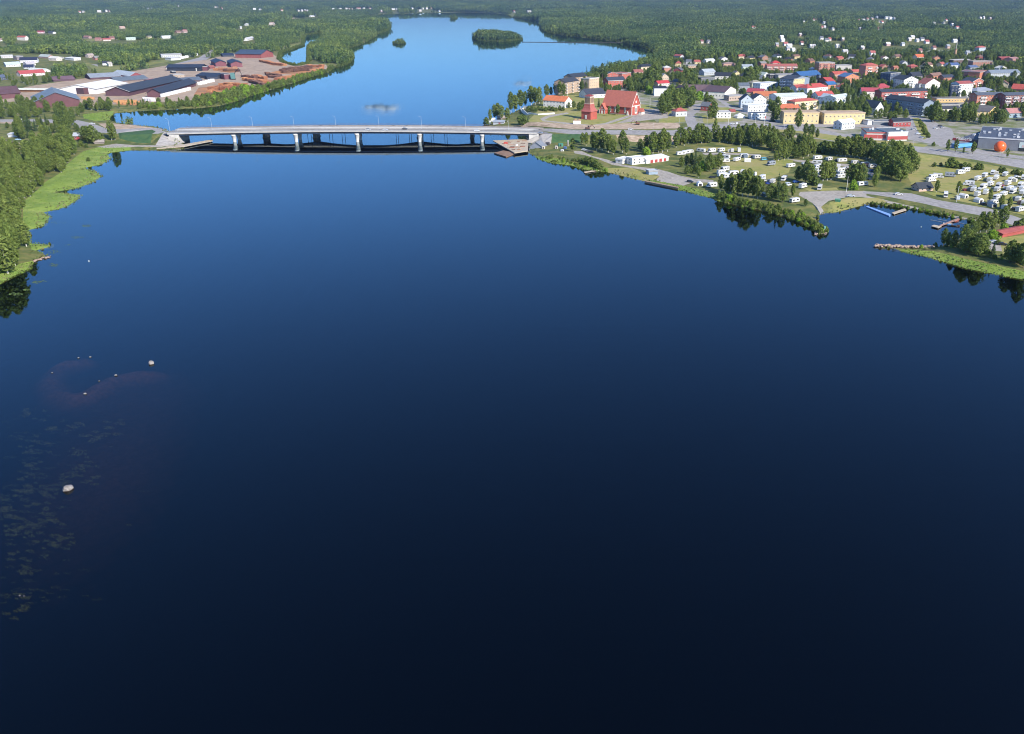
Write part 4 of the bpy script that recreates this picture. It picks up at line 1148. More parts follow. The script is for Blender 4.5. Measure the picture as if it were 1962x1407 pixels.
b6('white pale-roofed shop house at the town middle', 0, 662, 156, 640, 14, 72, wall='d4dcd8', roofc='c4d0c8', roof='gable', rise=2.0, floors=2)
b6('four-storey red brick flats with long white balconies', 470, 640, 942, 622, 13, 108, wall='a85248', roofc='3a424c', roof='gable', rise=2.0, bal='dcd8d2', balf=(5, (1, 2, 3)), floors=3, **AP)
b6('long blue-grey flats stepping down the street', 505, 712, 905, 772, 14, 122, wall='7c8a9a', roofc='303a46', roof='gable', rise=3.0, bal='96a4b4', balf=(4, (1, 2)), floors=3, **AP)
b6('rounded red brick corner of the blue-grey flats', 912, 760, 1018, 728, 13, 100, wall='b45a4a', roofc='3a424c', roof='gable', rise=2.0, floors=3, **AP)
b6('white balconied end house with black gable roof', 702, 500, 850, 494, 22, 96, wall='dad8d4', roofc='343c46', roof='gablef', rise=4.0, bal='c8ccd0', balf=(4, (2, 3)), floors=3, **AP)
b6('crimson sided block in shade left of the white balconied end house', 560, 452, 665, 440, 14, 110, wall='44526a', roofc='2e3a4a', roof='flat', floors=4, **AP)  # dark blue walls hold the shade of this side in their colour
b6('white villa with brown-red mansard roof in the town middle', 930, 500, 1082, 486, 13, 56, wall='dedad2', roofc='8a5248', roof='gablef', rise=5.6, floors=2, chim=1)
b6('blue-grey outbuilding left of the mansard villa', 866, 498, 930, 494, 9, 52, wall='9aa2ac', roofc='5a626c', roof='flat')
b6('black roofed house behind the mansard villa', 800, 392, 905, 386, 11, 34, wall='6a6a70', roofc='343a46', roof='gable', rise=4.2)
b6('orange house with white gables right of the black roofs', 1010, 398, 1110, 386, 10, 40, wall='bc7a60', roofc='8a6a5c', roof='gable', rise=2.8)
b6('dark house with slate roof in the old town', 1120, 420, 1230, 414, 10, 44, wall='b06a50', roofc='3c4452', roof='gable', rise=2.8)
b6('white five-storey tower block with red roof', 1268, 580, 1408, 574, 14, 132, wall='dedcd6', roofc='a8544e', roof='gable', rise=2.0, floors=4, bal='c8d0d4', balf=(5, (0,)), name='tower_block', cat='apartment block')
b6('dark blue side wing of the white tower block', 1192, 580, 1262, 582, 11, 116, wall='3a4862', roofc='2f3848', roof='flat', floors=4, **AP)
b6('orange brick house with white-edged gable behind the tower block', 1415, 490, 1530, 478, 16, 66, wall='c0705a', roofc='3a424e', roof='gablef', rise=3.6, trim='dcdad4', floors=3, bal='d8d4cc', balf=(4, (0, 3)), **AP)
b6('wide mall roofed in brown-violet steel', 1300, 372, 1600, 386, 28, 60, wall='5a4a52', roofc='7c6068', roof='flat', wins=0, name='mall', cat='shopping hall')
b6('orange brick hall at the right end of the violet roof', 1490, 398, 1602, 380, 16, 72, wall='bc7454', roofc='a8705c', roof='flat', wins=0, name='mall', cat='shopping hall')
b6('long grey block with a blue-grey standing roof', 1606, 400, 1908, 392, 14, 66, wall='aab2b6', roofc='76828e', roof='gable', rise=3.4, floors=3, **AP)
b6('low house with a long red-orange roof at the right edge', 1822, 520, 1985, 530, 14, 30, wall='b07a68', roofc='b85040', roof='gable', rise=5.0)
b6('grey dome-like roofed hall beside the brick flats', 1470, 548, 1650, 536, 16, 30, wall='a4aab4', roofc='8e96a4', roof='hip', rise=3.2)
b6('four-storey orange brick flats with white balconies', 1455, 690, 1742, 684, 14, 124, wall='bc7458', roofc='58606c', roof='gable', rise=2.0, bal='dedad4', balf=(5, (1, 2)), floors=4, **AP)
b6('crimson edged brick flats with balconies beyond the orange flats', 1745, 700, 1990, 690, 14, 130, wall='8e5650', roofc='505864', roof='gable', rise=2.0, bal='c8c4c8', balf=(3, (0, 1)), floors=4, **AP)
b6('long low yellow row behind the trees', 1048, 634, 1405, 628, 10, 40, wall='d0aa6c', roofc='6a645e', roof='flat', floors=1, name='row_house')
b6('dark roofed white row house below the yellow row', 1062, 690, 1292, 684, 9, 30, wall='a09a92', roofc='4e5054', roof='flat', floors=1, name='row_house')
b6('low white house with black roof beneath the row houses', 1075, 738, 1290, 728, 9, 36, wall='cfc8ba', roofc='3e4248', roof='gable', rise=1.8, floors=1)
b6('yellow villa with bright gable among the park trees', 1600, 778, 1680, 764, 15, 60, wall='d8b464', roofc='6e6a66', roof='gablef', rise=3.2, floors=2)
b6('long yellow house with dark roof beside the bright gable', 1340, 772, 1590, 780, 10, 52, wall='d6be82', roofc='5a585a', roof='gable', rise=2.4, floors=2)
b6('pale blue house with salmon roof at the right edge', 1800, 790, 1930, 786, 12, 46, wall='8fa6b4', roofc='b47a74', roof='gable', rise=3.6)
b6('small house with brick tower roof, left of the dark flats', 610, 300, 655, 298, 7, 30, wall='b8765e', roofc='b06a50', roof='gable', rise=1.8)
b6('four-storey brick tower with red hip roof', 306, 380, 430, 374, 13, 120, wall='bd7a62', roofc='b4564a', roof='hip', rise=3.0, floors=4, bal='dcd6ce', balf=(4, (1, 2)), **AP)
b6('orange house with blue roof left of the brick tower', 100, 432, 245, 424, 15, 60, wall='c67e56', roofc='4a6e98', roof='gablef', rise=4.0, floors=2)
b6('low red-roofed house at the left of the blue roof', -10, 380, 130, 372, 11, 40, wall='c08a78', roofc='b4503e', roof='gable', rise=2.8)
b6('long pale garage with flat roof at the wood edge', 10, 292, 170, 288, 12, 40, wall='b0aea8', roofc='a8a6a0', roof='flat', wins=0)
b6('yellow house beside the brick tower', 185, 360, 306, 354, 10, 44, wall='c8a47a', roofc='c05a4a', roof='gable', rise=2.4)
b6('orange tiled villa alone among the pines', 850, 192, 930, 186, 11, 28, wall='dad2c4', roofc='d2602e', roof='gable', rise=4.0)
b6('red roofed house with blue walls in the right wood', 1490, 100, 1560, 96, 10, 34, wall='a8bccc', roofc='b85a4e', roof='hip', rise=2.6)
b6('long red roofed hall at the right wood edge', 1718, 215, 1830, 212, 16, 36, wall='6e4440', roofc='a04c48', roof='gable', rise=2.2, wins=0)
b6('pink roofed hall beside the long red hall', 1835, 222, 1905, 215, 14, 38, wall='b08078', roofc='a87a74', roof='gable', rise=2.0, wins=0)
b6('long low hall beside the tall chimney', 1225, 222, 1420, 215, 14, 26, wall='6a5450', roofc='b8b4b0', roof='flat', wins=0, name='boiler_hall', cat='hall')
b6('low brick school row right of the chimney', 1425, 250, 1625, 246, 13, 40, wall='9a6a58', roofc='a8927e', roof='flat', name='school_building', cat='school')
b6('white house with blue roof in front of the chimney hall', 1165, 280, 1285, 276, 10, 32, wall='d4d6d8', roofc='48608c', roof='gable', rise=3.0)
b6('low blue-roofed house right of the round tree', 1400, 290, 1480, 286, 10, 22, wall='8a909c', roofc='56688c', roof='gable', rise=2.2)
b6('white gabled house above the grey block', 1700, 292, 1775, 288, 9, 16, wall='dcdcd8', roofc='c8c8c4', roof='gablef', rise=2.6)

# tall chimney
c = G(t6(1237, 186))
t = thing('factory_chimney', 'tall tan brick chimney rising above the pines', 'chimney', c)
MB().tube((0, 0, -0.5), (0, 0, 17), 2.2, 2.0, 14).put('shaft', [paint('b08a6a', 0.85, 0.15)], t)
MB().tube((0, 0, 17), (0, 0, 29), 0.55, 0.5, 10).put('flue', [paint('b8b2ac', 0.7, 0.1)], t)
MB().tube((0, 0, 16.5), (0, 0, 17.3), 2.25, 2.25, 14).put('collar', [paint('8a5a4a', 0.85, 0.1)], t)
BOXES.append((1822, 85, 1834, 116, c.y, 1, 5)); HOUSES.append((c.x, c.y, 0, 3, 5))

# ---- shopping centre with the orange ball
def letters(txt, size, parent, loc, rz, mat, depth=0.12, name='sign_lettering', rx=math.pi / 2):
    cu = bpy.data.curves.new(name, 'FONT')
    cu.body = txt; cu.size = size; cu.extrude = depth; cu.align_x = 'CENTER'; cu.resolution_u = 2
    o = bpy.data.objects.new(name, cu); COL.objects.link(o)
    me = bpy.data.meshes.new_from_object(o.evaluated_get(bpy.context.evaluated_depsgraph_get()))
    bpy.data.objects.remove(o); bpy.data.curves.remove(cu)
    me.name = name; me.materials.clear(); me.materials.append(mat)
    q = put(name, me, parent, loc)
    q.rotation_euler = (rx, 0, rz)
    return q
t = building('shopping_centre', 'large dark grey shopping centre with white Galleria lettering', tG(990, 700), tG(1980, 765), 62, -222 / 10.78, roof='flat', wall='767c86', roofc='4e5664', cat='shopping centre', wins=0, trim='c4c8cc', vents=22)
letters('Galleria', 3.6, t, (-27, -0.2, 5.6), 0, M_WHITE)
hw = 46
MB().box(12, 44, -0.22, -0.01, 2.6, 6.8).put('glass_front', [paint('b8cac8', 0.3, 0.1)], t)
MB().box(12, 44, -0.20, -0.01, 0.2, 2.55).put('shop_window', [M_GLASS], t)
for k in range(2):
    MB().box(14 + k * 13, 22 + k * 13, -0.30, -0.225, 3.1, 4.6).put('shop_sign', [paint('c8a8a4', 0.6, 0.1)], t)
t2_ = building('shopping_centre_annex', 'annex with red and white sign band at the left of the mall', tG(650, 655), tG(985, 690), 46, -160 / 10.78, roof='flat', wall='4a4450', roofc='4c5362', cat='shopping centre', wins=0, trim='565c68', vents=5)
MB().box(-13, 0, -0.30, -0.01, 4.0, 6.0).put('sign_band', [paint('b04440', 0.6, 0.1)], t2_)
MB().box(-13, 0, -0.32, -0.02, 1.6, 3.9).put('white_panel', [M_WHITE], t2_)
c = G(tG(1450, 765))
t = thing('giant_ball', 'giant glossy orange ball in front of the shopping centre', 'ball', c)
bm = bmesh.new(); bmesh.ops.create_uvsphere(bm, u_segments=40, v_segments=24, radius=4.3)
for f in bm.faces:
    f.smooth = True
me = bpy.data.meshes.new('shell'); bm.to_mesh(me); bm.free()
m, nt, bs = newmat('orange_gloss'); bs.inputs['Base Color'].default_value = srgb('e8642a') + (1,); bs.inputs['Roughness'].default_value = 0.25
me.materials.append(m)
put('shell', me, t, (0, 0, 3.6))
MB().tube((0, 0, -0.3), (0, 0, 0.35), 3.4, 3.2, 20).put('plinth', [M_CONC], t)
# blue banner pavilion by the annex
a = G(tG(690, 690))
t = thing('entrance_pavilion', 'small bright blue entrance pavilion beside the mall', 'pavilion', a, R(8))
MB().prism([(-7, 0.2), (7, 1.6), (7, 3.9), (-7, 3.2)], 'y', -1.5, 0).put('front_panel', [paint('5aa8d8', 0.4, 0.1)], t)
MB().box(-7, 7, 0.01, 4, -0.3, 3.0).put('body', [paint('4488bc', 0.4, 0.1)], t)

# ------------------------------------------------------------------ sawmill on the left bank
MAROON = '6a4448'
def bs_(tl, sc, label, xa, ya, xb, yb, depth, h, **k):
    return building(k.pop('name', 'sawmill_shed'), label, tl(xa, ya), tl(xb, yb), depth, -h / sc, cat=k.pop('cat', 'shed'), wins=k.pop('wins', 0), **k)
S_ = lambda *a, **k: bs_(tS, 8.175, *a, **k)
T_ = lambda *a, **k: bs_(tT, 8.175, *a, **k)
U_ = lambda *a, **k: bs_(tU, 7.007, *a, **k)
S_('big maroon sawmill barn with wide grey-blue gable roof', 550, 640, 1265, 600, 62, 95, roof='gablef', rise=8.5, wall=MAROON, roofc='6f7f8c', over=1.2, door=('1c2026', 2.6, 0.05))
S_('long maroon storage hall at the left edge of the sawmill', -150, 500, 330, 470, 40, 74, roof='gable', rise=6, wall=MAROON, roofc='64484c', over=1.0)
S_('white roofed open timber shed, left of two', 790, 380, 890, 360, 110, 30, roof='shed', rise=0.8, wall='b07a4c', roofc='e0dcc4', over=2.5)
t = S_('white roofed timber hall with dark doorway', 940, 410, 1510, 415, 70, 78, roof='gablef', rise=4.5, wall='dcdad6', roofc='dcdcd8', over=1.0)
MB().box(-1.5, 7.5, -0.12, -0.01, 0, 7.0).put('doorway', [paint('4a3a40', 0.8, 0.1)], t)
MB().box(7.6, 13.5, -0.16, -0.01, 0, 7.0).put('sliding_door', [paint('6a464a', 0.8, 0.1)], t)
S_('low maroon roofed store behind the white roofs', 840, 222, 1180, 200, 18, 26, roof='gable', rise=3.5, wall='5e4650', roofc='6e545e')
S_('grey roofed maroon drying hall at the back of the sawmill', 1420, 190, 1900, 165, 36, 30, roof='gable', rise=4.0, wall='5a4048', roofc='8c949c')
T_('maroon shed front of the long black roofed drying hall', 190, 770, 560, 770, 150, 70, roof='gablef', rise=5.0, wall='5c4048', roofc='39424e', over=1.5, trim='c8c4c4')
T_('maroon gable of the black roofed loading hall by the river', 840, 790, 1060, 788, 130, 66, roof='gablef', rise=4.4, wall='6a464a', roofc='333c4a', over=1.5)
T_('pale grey roofed shed with maroon gable in the sawmill middle', 560, 480, 770, 466, 60, 20, roof='gablef', rise=4.5, wall='8a4448', roofc='a6b0b6')
T_('slate roofed planing shed behind the long black roof', 360, 560, 860, 520, 24, 20, roof='gable', rise=4.0, wall='7a6a68', roofc='5f6c78')
T_('bright red shed beside the slate roofed planing shed', 880, 560, 1010, 550, 16, 36, roof='flat', wall='b05a50', roofc='a85a50')
T_('long black roofed hall with white bundles in its bays', 1150, 380, 1680, 380, 24, 56, roof='gable', rise=3.4, wall='2e3644', roofc='2e3a4c', over=1.5)
T_('maroon end wall of the long black roofed hall', 1682, 376, 1780, 374, 20, 60, roof='flat', wall='6a4048', roofc='5a4048')
T_('dark roofed sorting hall in the sawmill middle', 1600, 490, 1925, 505, 26, 40, roof='gable', rise=3.0, wall='3a3c48', roofc='2c3a4e')
T_('grey roofed saw house beside the sorting hall', 1380, 560, 1700, 540, 26, 24, roof='gable', rise=3.0, wall='5a5058', roofc='5c6876')
T_('small red-roofed hut at the log yard', 1820, 345, 1900, 340, 10, 20, roof='gable', rise=2.6, wall='8a5048', roofc='94564c', name='hut', cat='hut')
T_('beige brick office block at the sawmill', 1250, 490, 1420, 480, 14, 44, roof='flat', wall='a8947e', roofc='b4aea4', wins=1, name='office_block', cat='office')
T_('black tank house beside the sawmill office', 1225, 415, 1285, 412, 10, 26, roof='flat', wall='20242a', roofc='1c2026')
T_('pale office hall beyond the sawmill road', 1060, 170, 1380, 160, 22, 40, roof='flat', wall='bdbfc2', roofc='d0d2d4', name='office_block', cat='office', wins=1)
T_('low white storage hall by the upper sawmill road', 1210, 215, 1360, 205, 18, 34, roof='flat', wall='d4d4d4', roofc='d8d8d8')
U_('big red-brown mill with blue-black roof at the far end', 360, 216, 705, 222, 42, 50, roof='gable', rise=6.0, wall='94504a', roofc='3f5064', over=1.2)
U_('maroon gable shed with blue-black roof, left of the pair', 95, 335, 240, 330, 60, 48, roof='gablef', rise=3.0, wall='7c4850', roofc='2a3a52', over=1.0)
U_('maroon gable shed with blue-black roof, right of the pair', 300, 345, 455, 340, 60, 50, roof='gablef', rise=3.0, wall='7e4a50', roofc='2c3c52', over=1.0)
U_('small maroon control house with teal machinery', 215, 510, 300, 505, 14, 66, roof='flat', wall='74444a', roofc='3c3440')
U_('dark conveyor shed left of the control house', -20, 510, 120, 505, 16, 34, roof='gable', rise=3.0, wall='3a4050', roofc='28364c')
U_('blue-black shed at the top of the log yard', 190, 205, 340, 200, 20, 22, roof='gable', rise=2.6, wall='3c4654', roofc='2a3850')
# teal log crane
c = G(tU(330, 510))
t = thing('log_crane', 'teal green log handling crane with dark boom', 'crane', c)
MB().box(-3, 3, -2, 2, 0, 1.2).put('base', [M_DARK], t)
MB().box(-2.6, 2.6, -1.8, 1.8, 1.21, 9).put('cabin', [paint('5a8a86', 0.6, 0.15)], t)
MB().tube((2.5, 0, 8), (9, 0, 15), 0.5, 0.35, 6).tube((9, 0, 15), (14, 0, 3), 0.35, 0.3, 6).put('boom', [M_DARK], t)
BOXES.append((440, 140, 462, 156, c.y, 1, 6))

# timber packs wrapped in white, standing before the sheds
pk = MB().box(-2.6, 2.6, -0.7, 0.7, 0, 1.25).box(-2.6, 2.6, -0.7, 0.7, 1.4, 2.6).box(-2.6, 2.6, -0.7, 0.7, 2.75, 3.9).me('wrap', [paint('d6d6d4', 0.7, 0.08)])
pk2 = MB().box(-2.6, 2.6, -0.7, 0.7, 0, 1.25).box(-2.6, 2.6, -0.7, 0.7, 1.4, 2.6).me('boards', [paint('c08a52', 0.85, 0.2)])
bear = MB().box(-2.0, -1.7, -0.65, 0.65, -0.15, 0.0).box(1.7, 2.0, -0.65, 0.65, -0.15, 0.0).me('bearer', [M_WOOD])
def packs(kind, pts, where):
    for i, (p, rz) in enumerate(pts):
        c = G(p)
        if kind == 'w':
            t = thing('timber_pack', 'white wrapped timber stack %s, %s from left' % (where, ordw(i + 1)), 'timber pack', c + Vector((0, 0, 0.15)), rz, 'wrapped timber packs')
            put('wrap', pk, t)
        else:
            t = thing('timber_pack', 'bare orange board stack %s, %s from left' % (where, ordw(i + 1)), 'timber pack', c + Vector((0, 0, 0.15)), rz, 'bare board stacks')
            put('boards', pk2, t)
        put('bearer', bear, t)
packs('w', [(tT(1075 + 42 * i, 790 - 10.5 * i), R(75)) for i in range(11)], 'along the loading hall by the river')
packs('w', [(tT(1160 + 46 * i, 352 + 2.6 * i), R(80)) for i in range(11)], 'in front of the long black roofed hall')
packs('b', [(tT(350 + 48 * i, 870 + (i % 2) * 22), R(20)) for i in range(8)], 'on the river side of the sawmill')
packs('b', [(tT(60 + 30 * i, 700 - 9 * i), R(70)) for i in range(6)], 'beside the white roofed hall')
packs('b', [(tS(1310 + 45 * i, 490 + 8 * (i % 2)), R(15)) for i in range(4)], 'on the yard behind the big barn')
packs('w', [(tT(810 + 40 * i, 845 + 4 * i), R(5)) for i in range(4)], 'on the bank below the loading hall')
packs('w', [(tT(1660 + 40 * i, 600 - 10 * i), R(15)) for i in range(6)], 'by the sorting hall')
packs('w', [(tT(1380 + 38 * i, 190 - 9 * i), R(25)) for i in range(7)], 'outside the pale office hall')

# log piles: rows of stacked trunks
def log_pile(a, b, dep, hgt, label, seed, hexc):
    A = G(a); B = G(b)
    d = B - A; L = d.length; rz = math.atan2(d.y, d.x)
    r = random.Random(seed)
    t = thing('log_pile', label, 'log pile', A.lerp(B, 0.5), rz, 'log piles in the sawmill yard')
    ms = [paint(h_, 0.9, 0.3, 0.6) for h_ in hexc]
    rad = 0.42
    cols = int(L / (rad * 4.2))
    n = 0
    # a long heap built from bundles; each bundle is one part
    nb_ = max(3, int(L / 6.0))
    for i in range(nb_):
        x0 = -L / 2 + i * L / nb_; x1 = x0 + L / nb_ - 0.15
        hh = hgt * r.uniform(0.75, 1.1)
        mb = MB()
        lay = max(2, int(hh / 0.8))
        for k in range(lay):
            y = r.uniform(-0.4, 0.4); dz = hh / lay
            nn = max(3, int((x1 - x0) / 1.1))
            for q in range(nn):
                xx = x0 + (q + 0.5) * (x1 - x0) / nn + r.uniform(-.1, .1)
                rr = dz * 0.5 * r.uniform(0.85, 1.1)
                mb.tube((xx, y - dep / 2 + r.uniform(-.4, .4), (k + 0.5) * dz), (xx + r.uniform(-.2, .2), y + dep / 2 + r.uniform(-.4, .4), (k + 0.5) * dz), max(0.3, rr), max(0.26, rr * .85), 6)
        mb.put('log_bundle', [ms[r.randrange(len(ms))]], t)
OR = ['b8784a', 'ac6e44', 'c08654']; BRN = ['7a5644', '6c4c40', '8a6248']
LP = [((8, 655), (300, 612), OR), ((150, 590), (520, 600), OR), ((470, 520), (760, 560), OR), ((560, 545), (760, 600), BRN), ((460, 480), (640, 500), BRN), ((600, 480), (770, 500), OR),
      ((780, 445), (960, 470), BRN), ((800, 480), (1000, 500), BRN), ((900, 515), (1180, 480), OR), ((960, 400), (1380, 360), BRN), ((980, 420), (1340, 390), BRN), ((1000, 385), (1330, 352), BRN), ((1330, 335), (1540, 345), OR),
      ((1400, 425), (1520, 375), OR), ((60, 380), (390, 372), OR), ((200, 400), (420, 402), BRN), ((720, 200), (830, 186), BRN), ((700, 270), (850, 300), OR), ((850, 305), (1030, 325), OR), ((0, 700), (60, 690), OR), ((-30, 740), (60, 725), BRN), ((300, 640), (620, 625), BRN), ((150, 650), (330, 640), OR)]
for i, (a, b, hc) in enumerate(LP):
    log_pile(tU(*a), tU(*b), 6.5, 4.0, '%s log pile in the sawmill yard, %s counting from the office' % ('orange-brown' if hc is OR else 'dark brown', ordw(i + 1)), i, hc)

# ------------------------------------------------------------------ village and far houses on the left
W_ = lambda label, xa, ya, xb, yb, depth, h, **k: building('house', label, tW(xa, ya), tW(xb, yb), depth, -h / 14.014, **k)
W_('red roofed white house alone in the left wood', 465, 245, 680, 250, 10, 75, wall='e0dcd4', roofc='b85a44', roof='gable', rise=3.0, trim='e0dcd4')
W_('long flat white terrace with a dark roof at the far left', 40, 730, 350, 720, 14, 50, wall='c8c4c8', roofc='dad8da', roof='shed', rise=1.2)
W_('grey stepped house behind the white terraces', 460, 780, 640, 770, 13, 90, wall='857a80', roofc='b4b0b0', roof='flat')
W_('navy roofed white terrace in the left village', 540, 855, 1010, 845, 13, 70, wall='dcdadc', roofc='2c3248', roof='gable', rise=4.0)
W_('pale blue roofed long white terrace', 170, 965, 560, 945, 12, 60, wall='dededc', roofc='b4c4d0', roof='gable', rise=3.2)
W_('white house with gable beside the navy terrace', 720, 930, 960, 915, 11, 50, wall='dcd8d8', roofc='b8b0b4', roof='gable', rise=2.8)
W_('navy roofed cottage above the red house', 640, 1010, 900, 1005, 10, 40, wall='c8c8d0', roofc='2e3650', roof='gable', rise=3.4)
W_('long red house with white base and porch', 555, 1225, 1225, 1180, 12, 70, wall='d8cccc', roofc='b04848', roof='gable', rise=3.8)
W_('grey green roofed hall behind the red house', 760, 1090, 1160, 1110, 12, 40, wall='d4d4d0', roofc='c4c8c0', roof='gable', rise=2.8)
W_('blue-grey house with white gable at the left edge', -60, 1340, 215, 1300, 11, 70, wall='5a6478', roofc='5e6a80', roof='gable', rise=3.0)
W_('pink brick house in the left village middle', 1040, 720, 1300, 735, 11, 40, wall='b08478', roofc='a8b0a8', roof='gable', rise=3.4)
W_('cream house behind the village garden trees', 1310, 790, 1520, 800, 11, 60, wall='d8ccc0', roofc='d4cec4', roof='gable', rise=2.8)
W_('white garage with pale roof in the left village', 1500, 735, 1600, 740, 8, 30, wall='e0dcd8', roofc='d8d4d0', roof='flat')
W_('long white roofed house at the right of the left village', 1740, 770, 1990, 790, 12, 50, wall='dedcda', roofc='e0dedc', roof='shed', rise=1.0)
W_('maroon and white cottage at the top left', 1000, 60, 1190, 58, 9, 40, wall='d8b8c0', roofc='98384c', roof='gable', rise=2.4)
W_('white cottage beside the maroon cottage', 1290, 60, 1420, 70, 9, 30, wall='dededc', roofc='50565a', roof='gable', rise=2.4)
for lab, xa, ya, xb, yb, wl, rf in [('reddish house with brown yard right of the village', 985, 422, 1040, 422, 'b88880', 'a06a60'), ('red and white house farther right of the village', 1070, 428, 1150, 426, 'd8c4bc', 'a85048'), ('small reddish house next to the pair', 1140, 410, 1200, 408, 'b89088', '8a6058'),
        ('pale green bungalow in the wood', 1310, 420, 1408, 418, 'c4d4c4', 'b4c4b4'), ('white bungalow at the wood edge', 1685, 402, 1785, 398, 'dededc', 'd0d4d0'), ('yellow cottage in the wood', 1540, 402, 1580, 400, 'd8cc98', '8a8470'), ('pink roofed house alone in the wood', 1250, 298, 1300, 296, 'd8c0b4', 'c4a090'),
        ('white house at the far left edge', 0, 430, 45, 428, 'dedad8', 'a08080'), ('brown house with bare yard', 865, 400, 920, 402, 'a88c84', '9a6a60'), ('brick house under the power line', 990, 625, 1040, 622, 'b07060', '8a8884'), ('beige house by the village crossroads', 920, 600, 980, 596, 'c0b0a4', 'b0a098'),
        ('white house with black roof near the meadow', 1065, 680, 1130, 678, 'd8d8dc', '3a3e48'), ('pale house with rounded hedge near the meadow', 1130, 690, 1168, 688, 'c8c4b8', 'b0a89c'), ('brown house at the right wood edge', 1835, 345, 1880, 343, 'a8887c', '8a6c60'), ('pinkish house at the right wood edge', 1905, 342, 1948, 340, 'c8aca4', 'a88478')]:
    building('house', lab, t1(xa, ya), t1(xb, yb), 9, 3.6, roof='gable', rise=2.8, wall=wl, roofc=rf, floors=1)
for lab, xa, ya, xb, yb, wl, rf in [('white house alone on the wooded hill', 722, 268, 750, 266, 'dedede', 'd0d0d0'), ('long white farmhouse in the wood', 730, 425, 800, 410, 'e0dedc', 'c8c8c8'), ('white house at the top of the gravel pit', 975, 255, 1010, 252, 'dcd8d4', 'b09488'), ('white farm above the far bay', 1385, 178, 1425, 176, 'dedede', 'b8b8b8'), ('small reddish house left of the road', 68, 335, 108, 333, 'b88a80', '986258')]:
    building('house', lab, t2(xa, ya), t2(xb, yb), 10, 4.0, roof='gable', rise=3, wall=wl, roofc=rf, floors=1, wins=0)

# far specks: single houses seen as a few pixels
FAR = [(t1, [(830, 138, 30), (870, 135, 40), (1030, 130, 50), (1105, 125, 24), (1140, 125, 20), (1495, 88, 24), (1540, 102, 22), (1580, 102, 24), (1860, 75, 20)], 'beyond the left wood'),
       (t2, [(400, 82, 16), (430, 80, 22), (470, 98, 20), (800, 105, 36), (860, 108, 30), (1085, 122, 28), (1260, 122, 20), (1295, 122, 20), (1330, 122, 18), (1355, 122, 16), (1445, 165, 14), (1620, 108, 26), (1690, 105, 34), (1755, 102, 28), (1785, 104, 18), (1812, 102, 14), (1885, 102, 46), (1940, 98, 18), (660, 300, 20)], 'on the far left shore'),
       (t3, [(40, 100, 60), (95, 98, 16), (160, 102, 18), (190, 98, 14), (280, 125, 14), (400, 105, 40), (440, 105, 16), (600, 98, 18), (680, 122, 30), (710, 100, 14), (748, 98, 22), (800, 95, 16), (880, 125, 20), (1655, 132, 24), (1810, 132, 50)], 'on the far shore of the lake'),
       (tile(1240, 0, 5.45), [(1635, 232, 16), (1755, 220, 60), (1855, 250, 30), (1830, 300, 24), (1860, 298, 24), (1945, 320, 24), (1410, 405, 40), (1420, 440, 44), (1450, 480, 50), (1490, 500, 60), (1475, 530, 30), (1530, 545, 30), (1825, 415, 40), (1880, 440, 50), (1910, 430, 30), (1620, 470, 16), (1720, 505, 20), (1745, 505, 16), (575, 455, 16), (645, 455, 14), (1115, 300, 44), (1360, 488, 14), (1605, 380, 14)], 'in the far town wood'),
       (tile(1600, 0, 5.42), [(255, 222, 24), (300, 220, 30), (340, 216, 30), (385, 208, 30), (440, 195, 16), (460, 240, 26), (495, 242, 24), (540, 200, 40), (580, 205, 34), (620, 208, 14), (455, 316, 40), (270, 314, 16), (1030, 255, 34), (1135, 250, 14), (1160, 222, 18), (1225, 268, 12), (1275, 300, 36), (1515, 205, 14), (1550, 200, 10), (1618, 208, 16), (810, 405, 44), (860, 440, 30), (910, 425, 44), (960, 455, 46), (780, 430, 20), (1250, 445, 50), (90, 430, 20), (30, 500, 24), (290, 520, 24), (395, 575, 60), (555, 480, 50), (710, 480, 30), (1035, 520, 16), (1385, 575, 24), (110, 560, 60), (890, 550, 30), (1180, 505, 16)], 'among the pines behind the town')]
k_ = 0
WALLS = ['dedcd8', 'd8d8d6', 'e0deda', 'd4c8c0', 'dedede', 'c8a8a0', 'dad6cc']; ROOFS = ['b06058', 'c8c8c8', '6a6e74', 'd8d4d0', '8a5a52', '9aa0a4', 'b8b4b0']
for tl, pts, where in FAR:
    pts = sorted(pts)
    for i, (x, y, w) in enumerate(pts):
        p = tl(x, y)
        wd = max(6.0, min(26.0, w / 5.42 / pscale(p[1]) * 0.8))
        s = pscale(p[1]) * wd / 2
        cw, cr = WALLS[(k_ * 3) % 7], ROOFS[(k_ * 5 + k_ // 7) % 7]
        nm = {'d': 'white', 'e': 'white', 'c': 'pinkish'}[cw[0]]
        building('house', 'tiny %s house %s, %s from the left' % (nm, where, ordw(i + 1)), (p[0] - s, p[1]), (p[0] + s, p[1] - 0.05), 10, 4.5 if p[1] > 40 else 7, roof='gable', rise=3.2, wall=cw, roofc=cr, wins=0, group='far houses', keep=0.6)
        k_ += 1
# left bank near the bridge
building('cabin', 'red cabin with white window by the left bridge end', tV(760, 262), tV(868, 262), 7, -40 / 5.411, roof='gable', rise=2.0, wall='a83a40', roofc='a8b0b8', floors=1, cat='cabin')
building('shed', 'pale flat shed at the left edge near the bridge', tV(85, 235), tV(175, 232), 8, -28 / 5.411, roof='flat', wall='b8bcc0', roofc='d4d8da', cat='shed', wins=0)
building('shed', 'small grey boat shed under the left bank trees', tV(980, 305), tV(1080, 300), 6, -18 / 5.411, roof='gable', rise=1.5, wall='8a7e78', roofc='9a9088', cat='shed', wins=0)

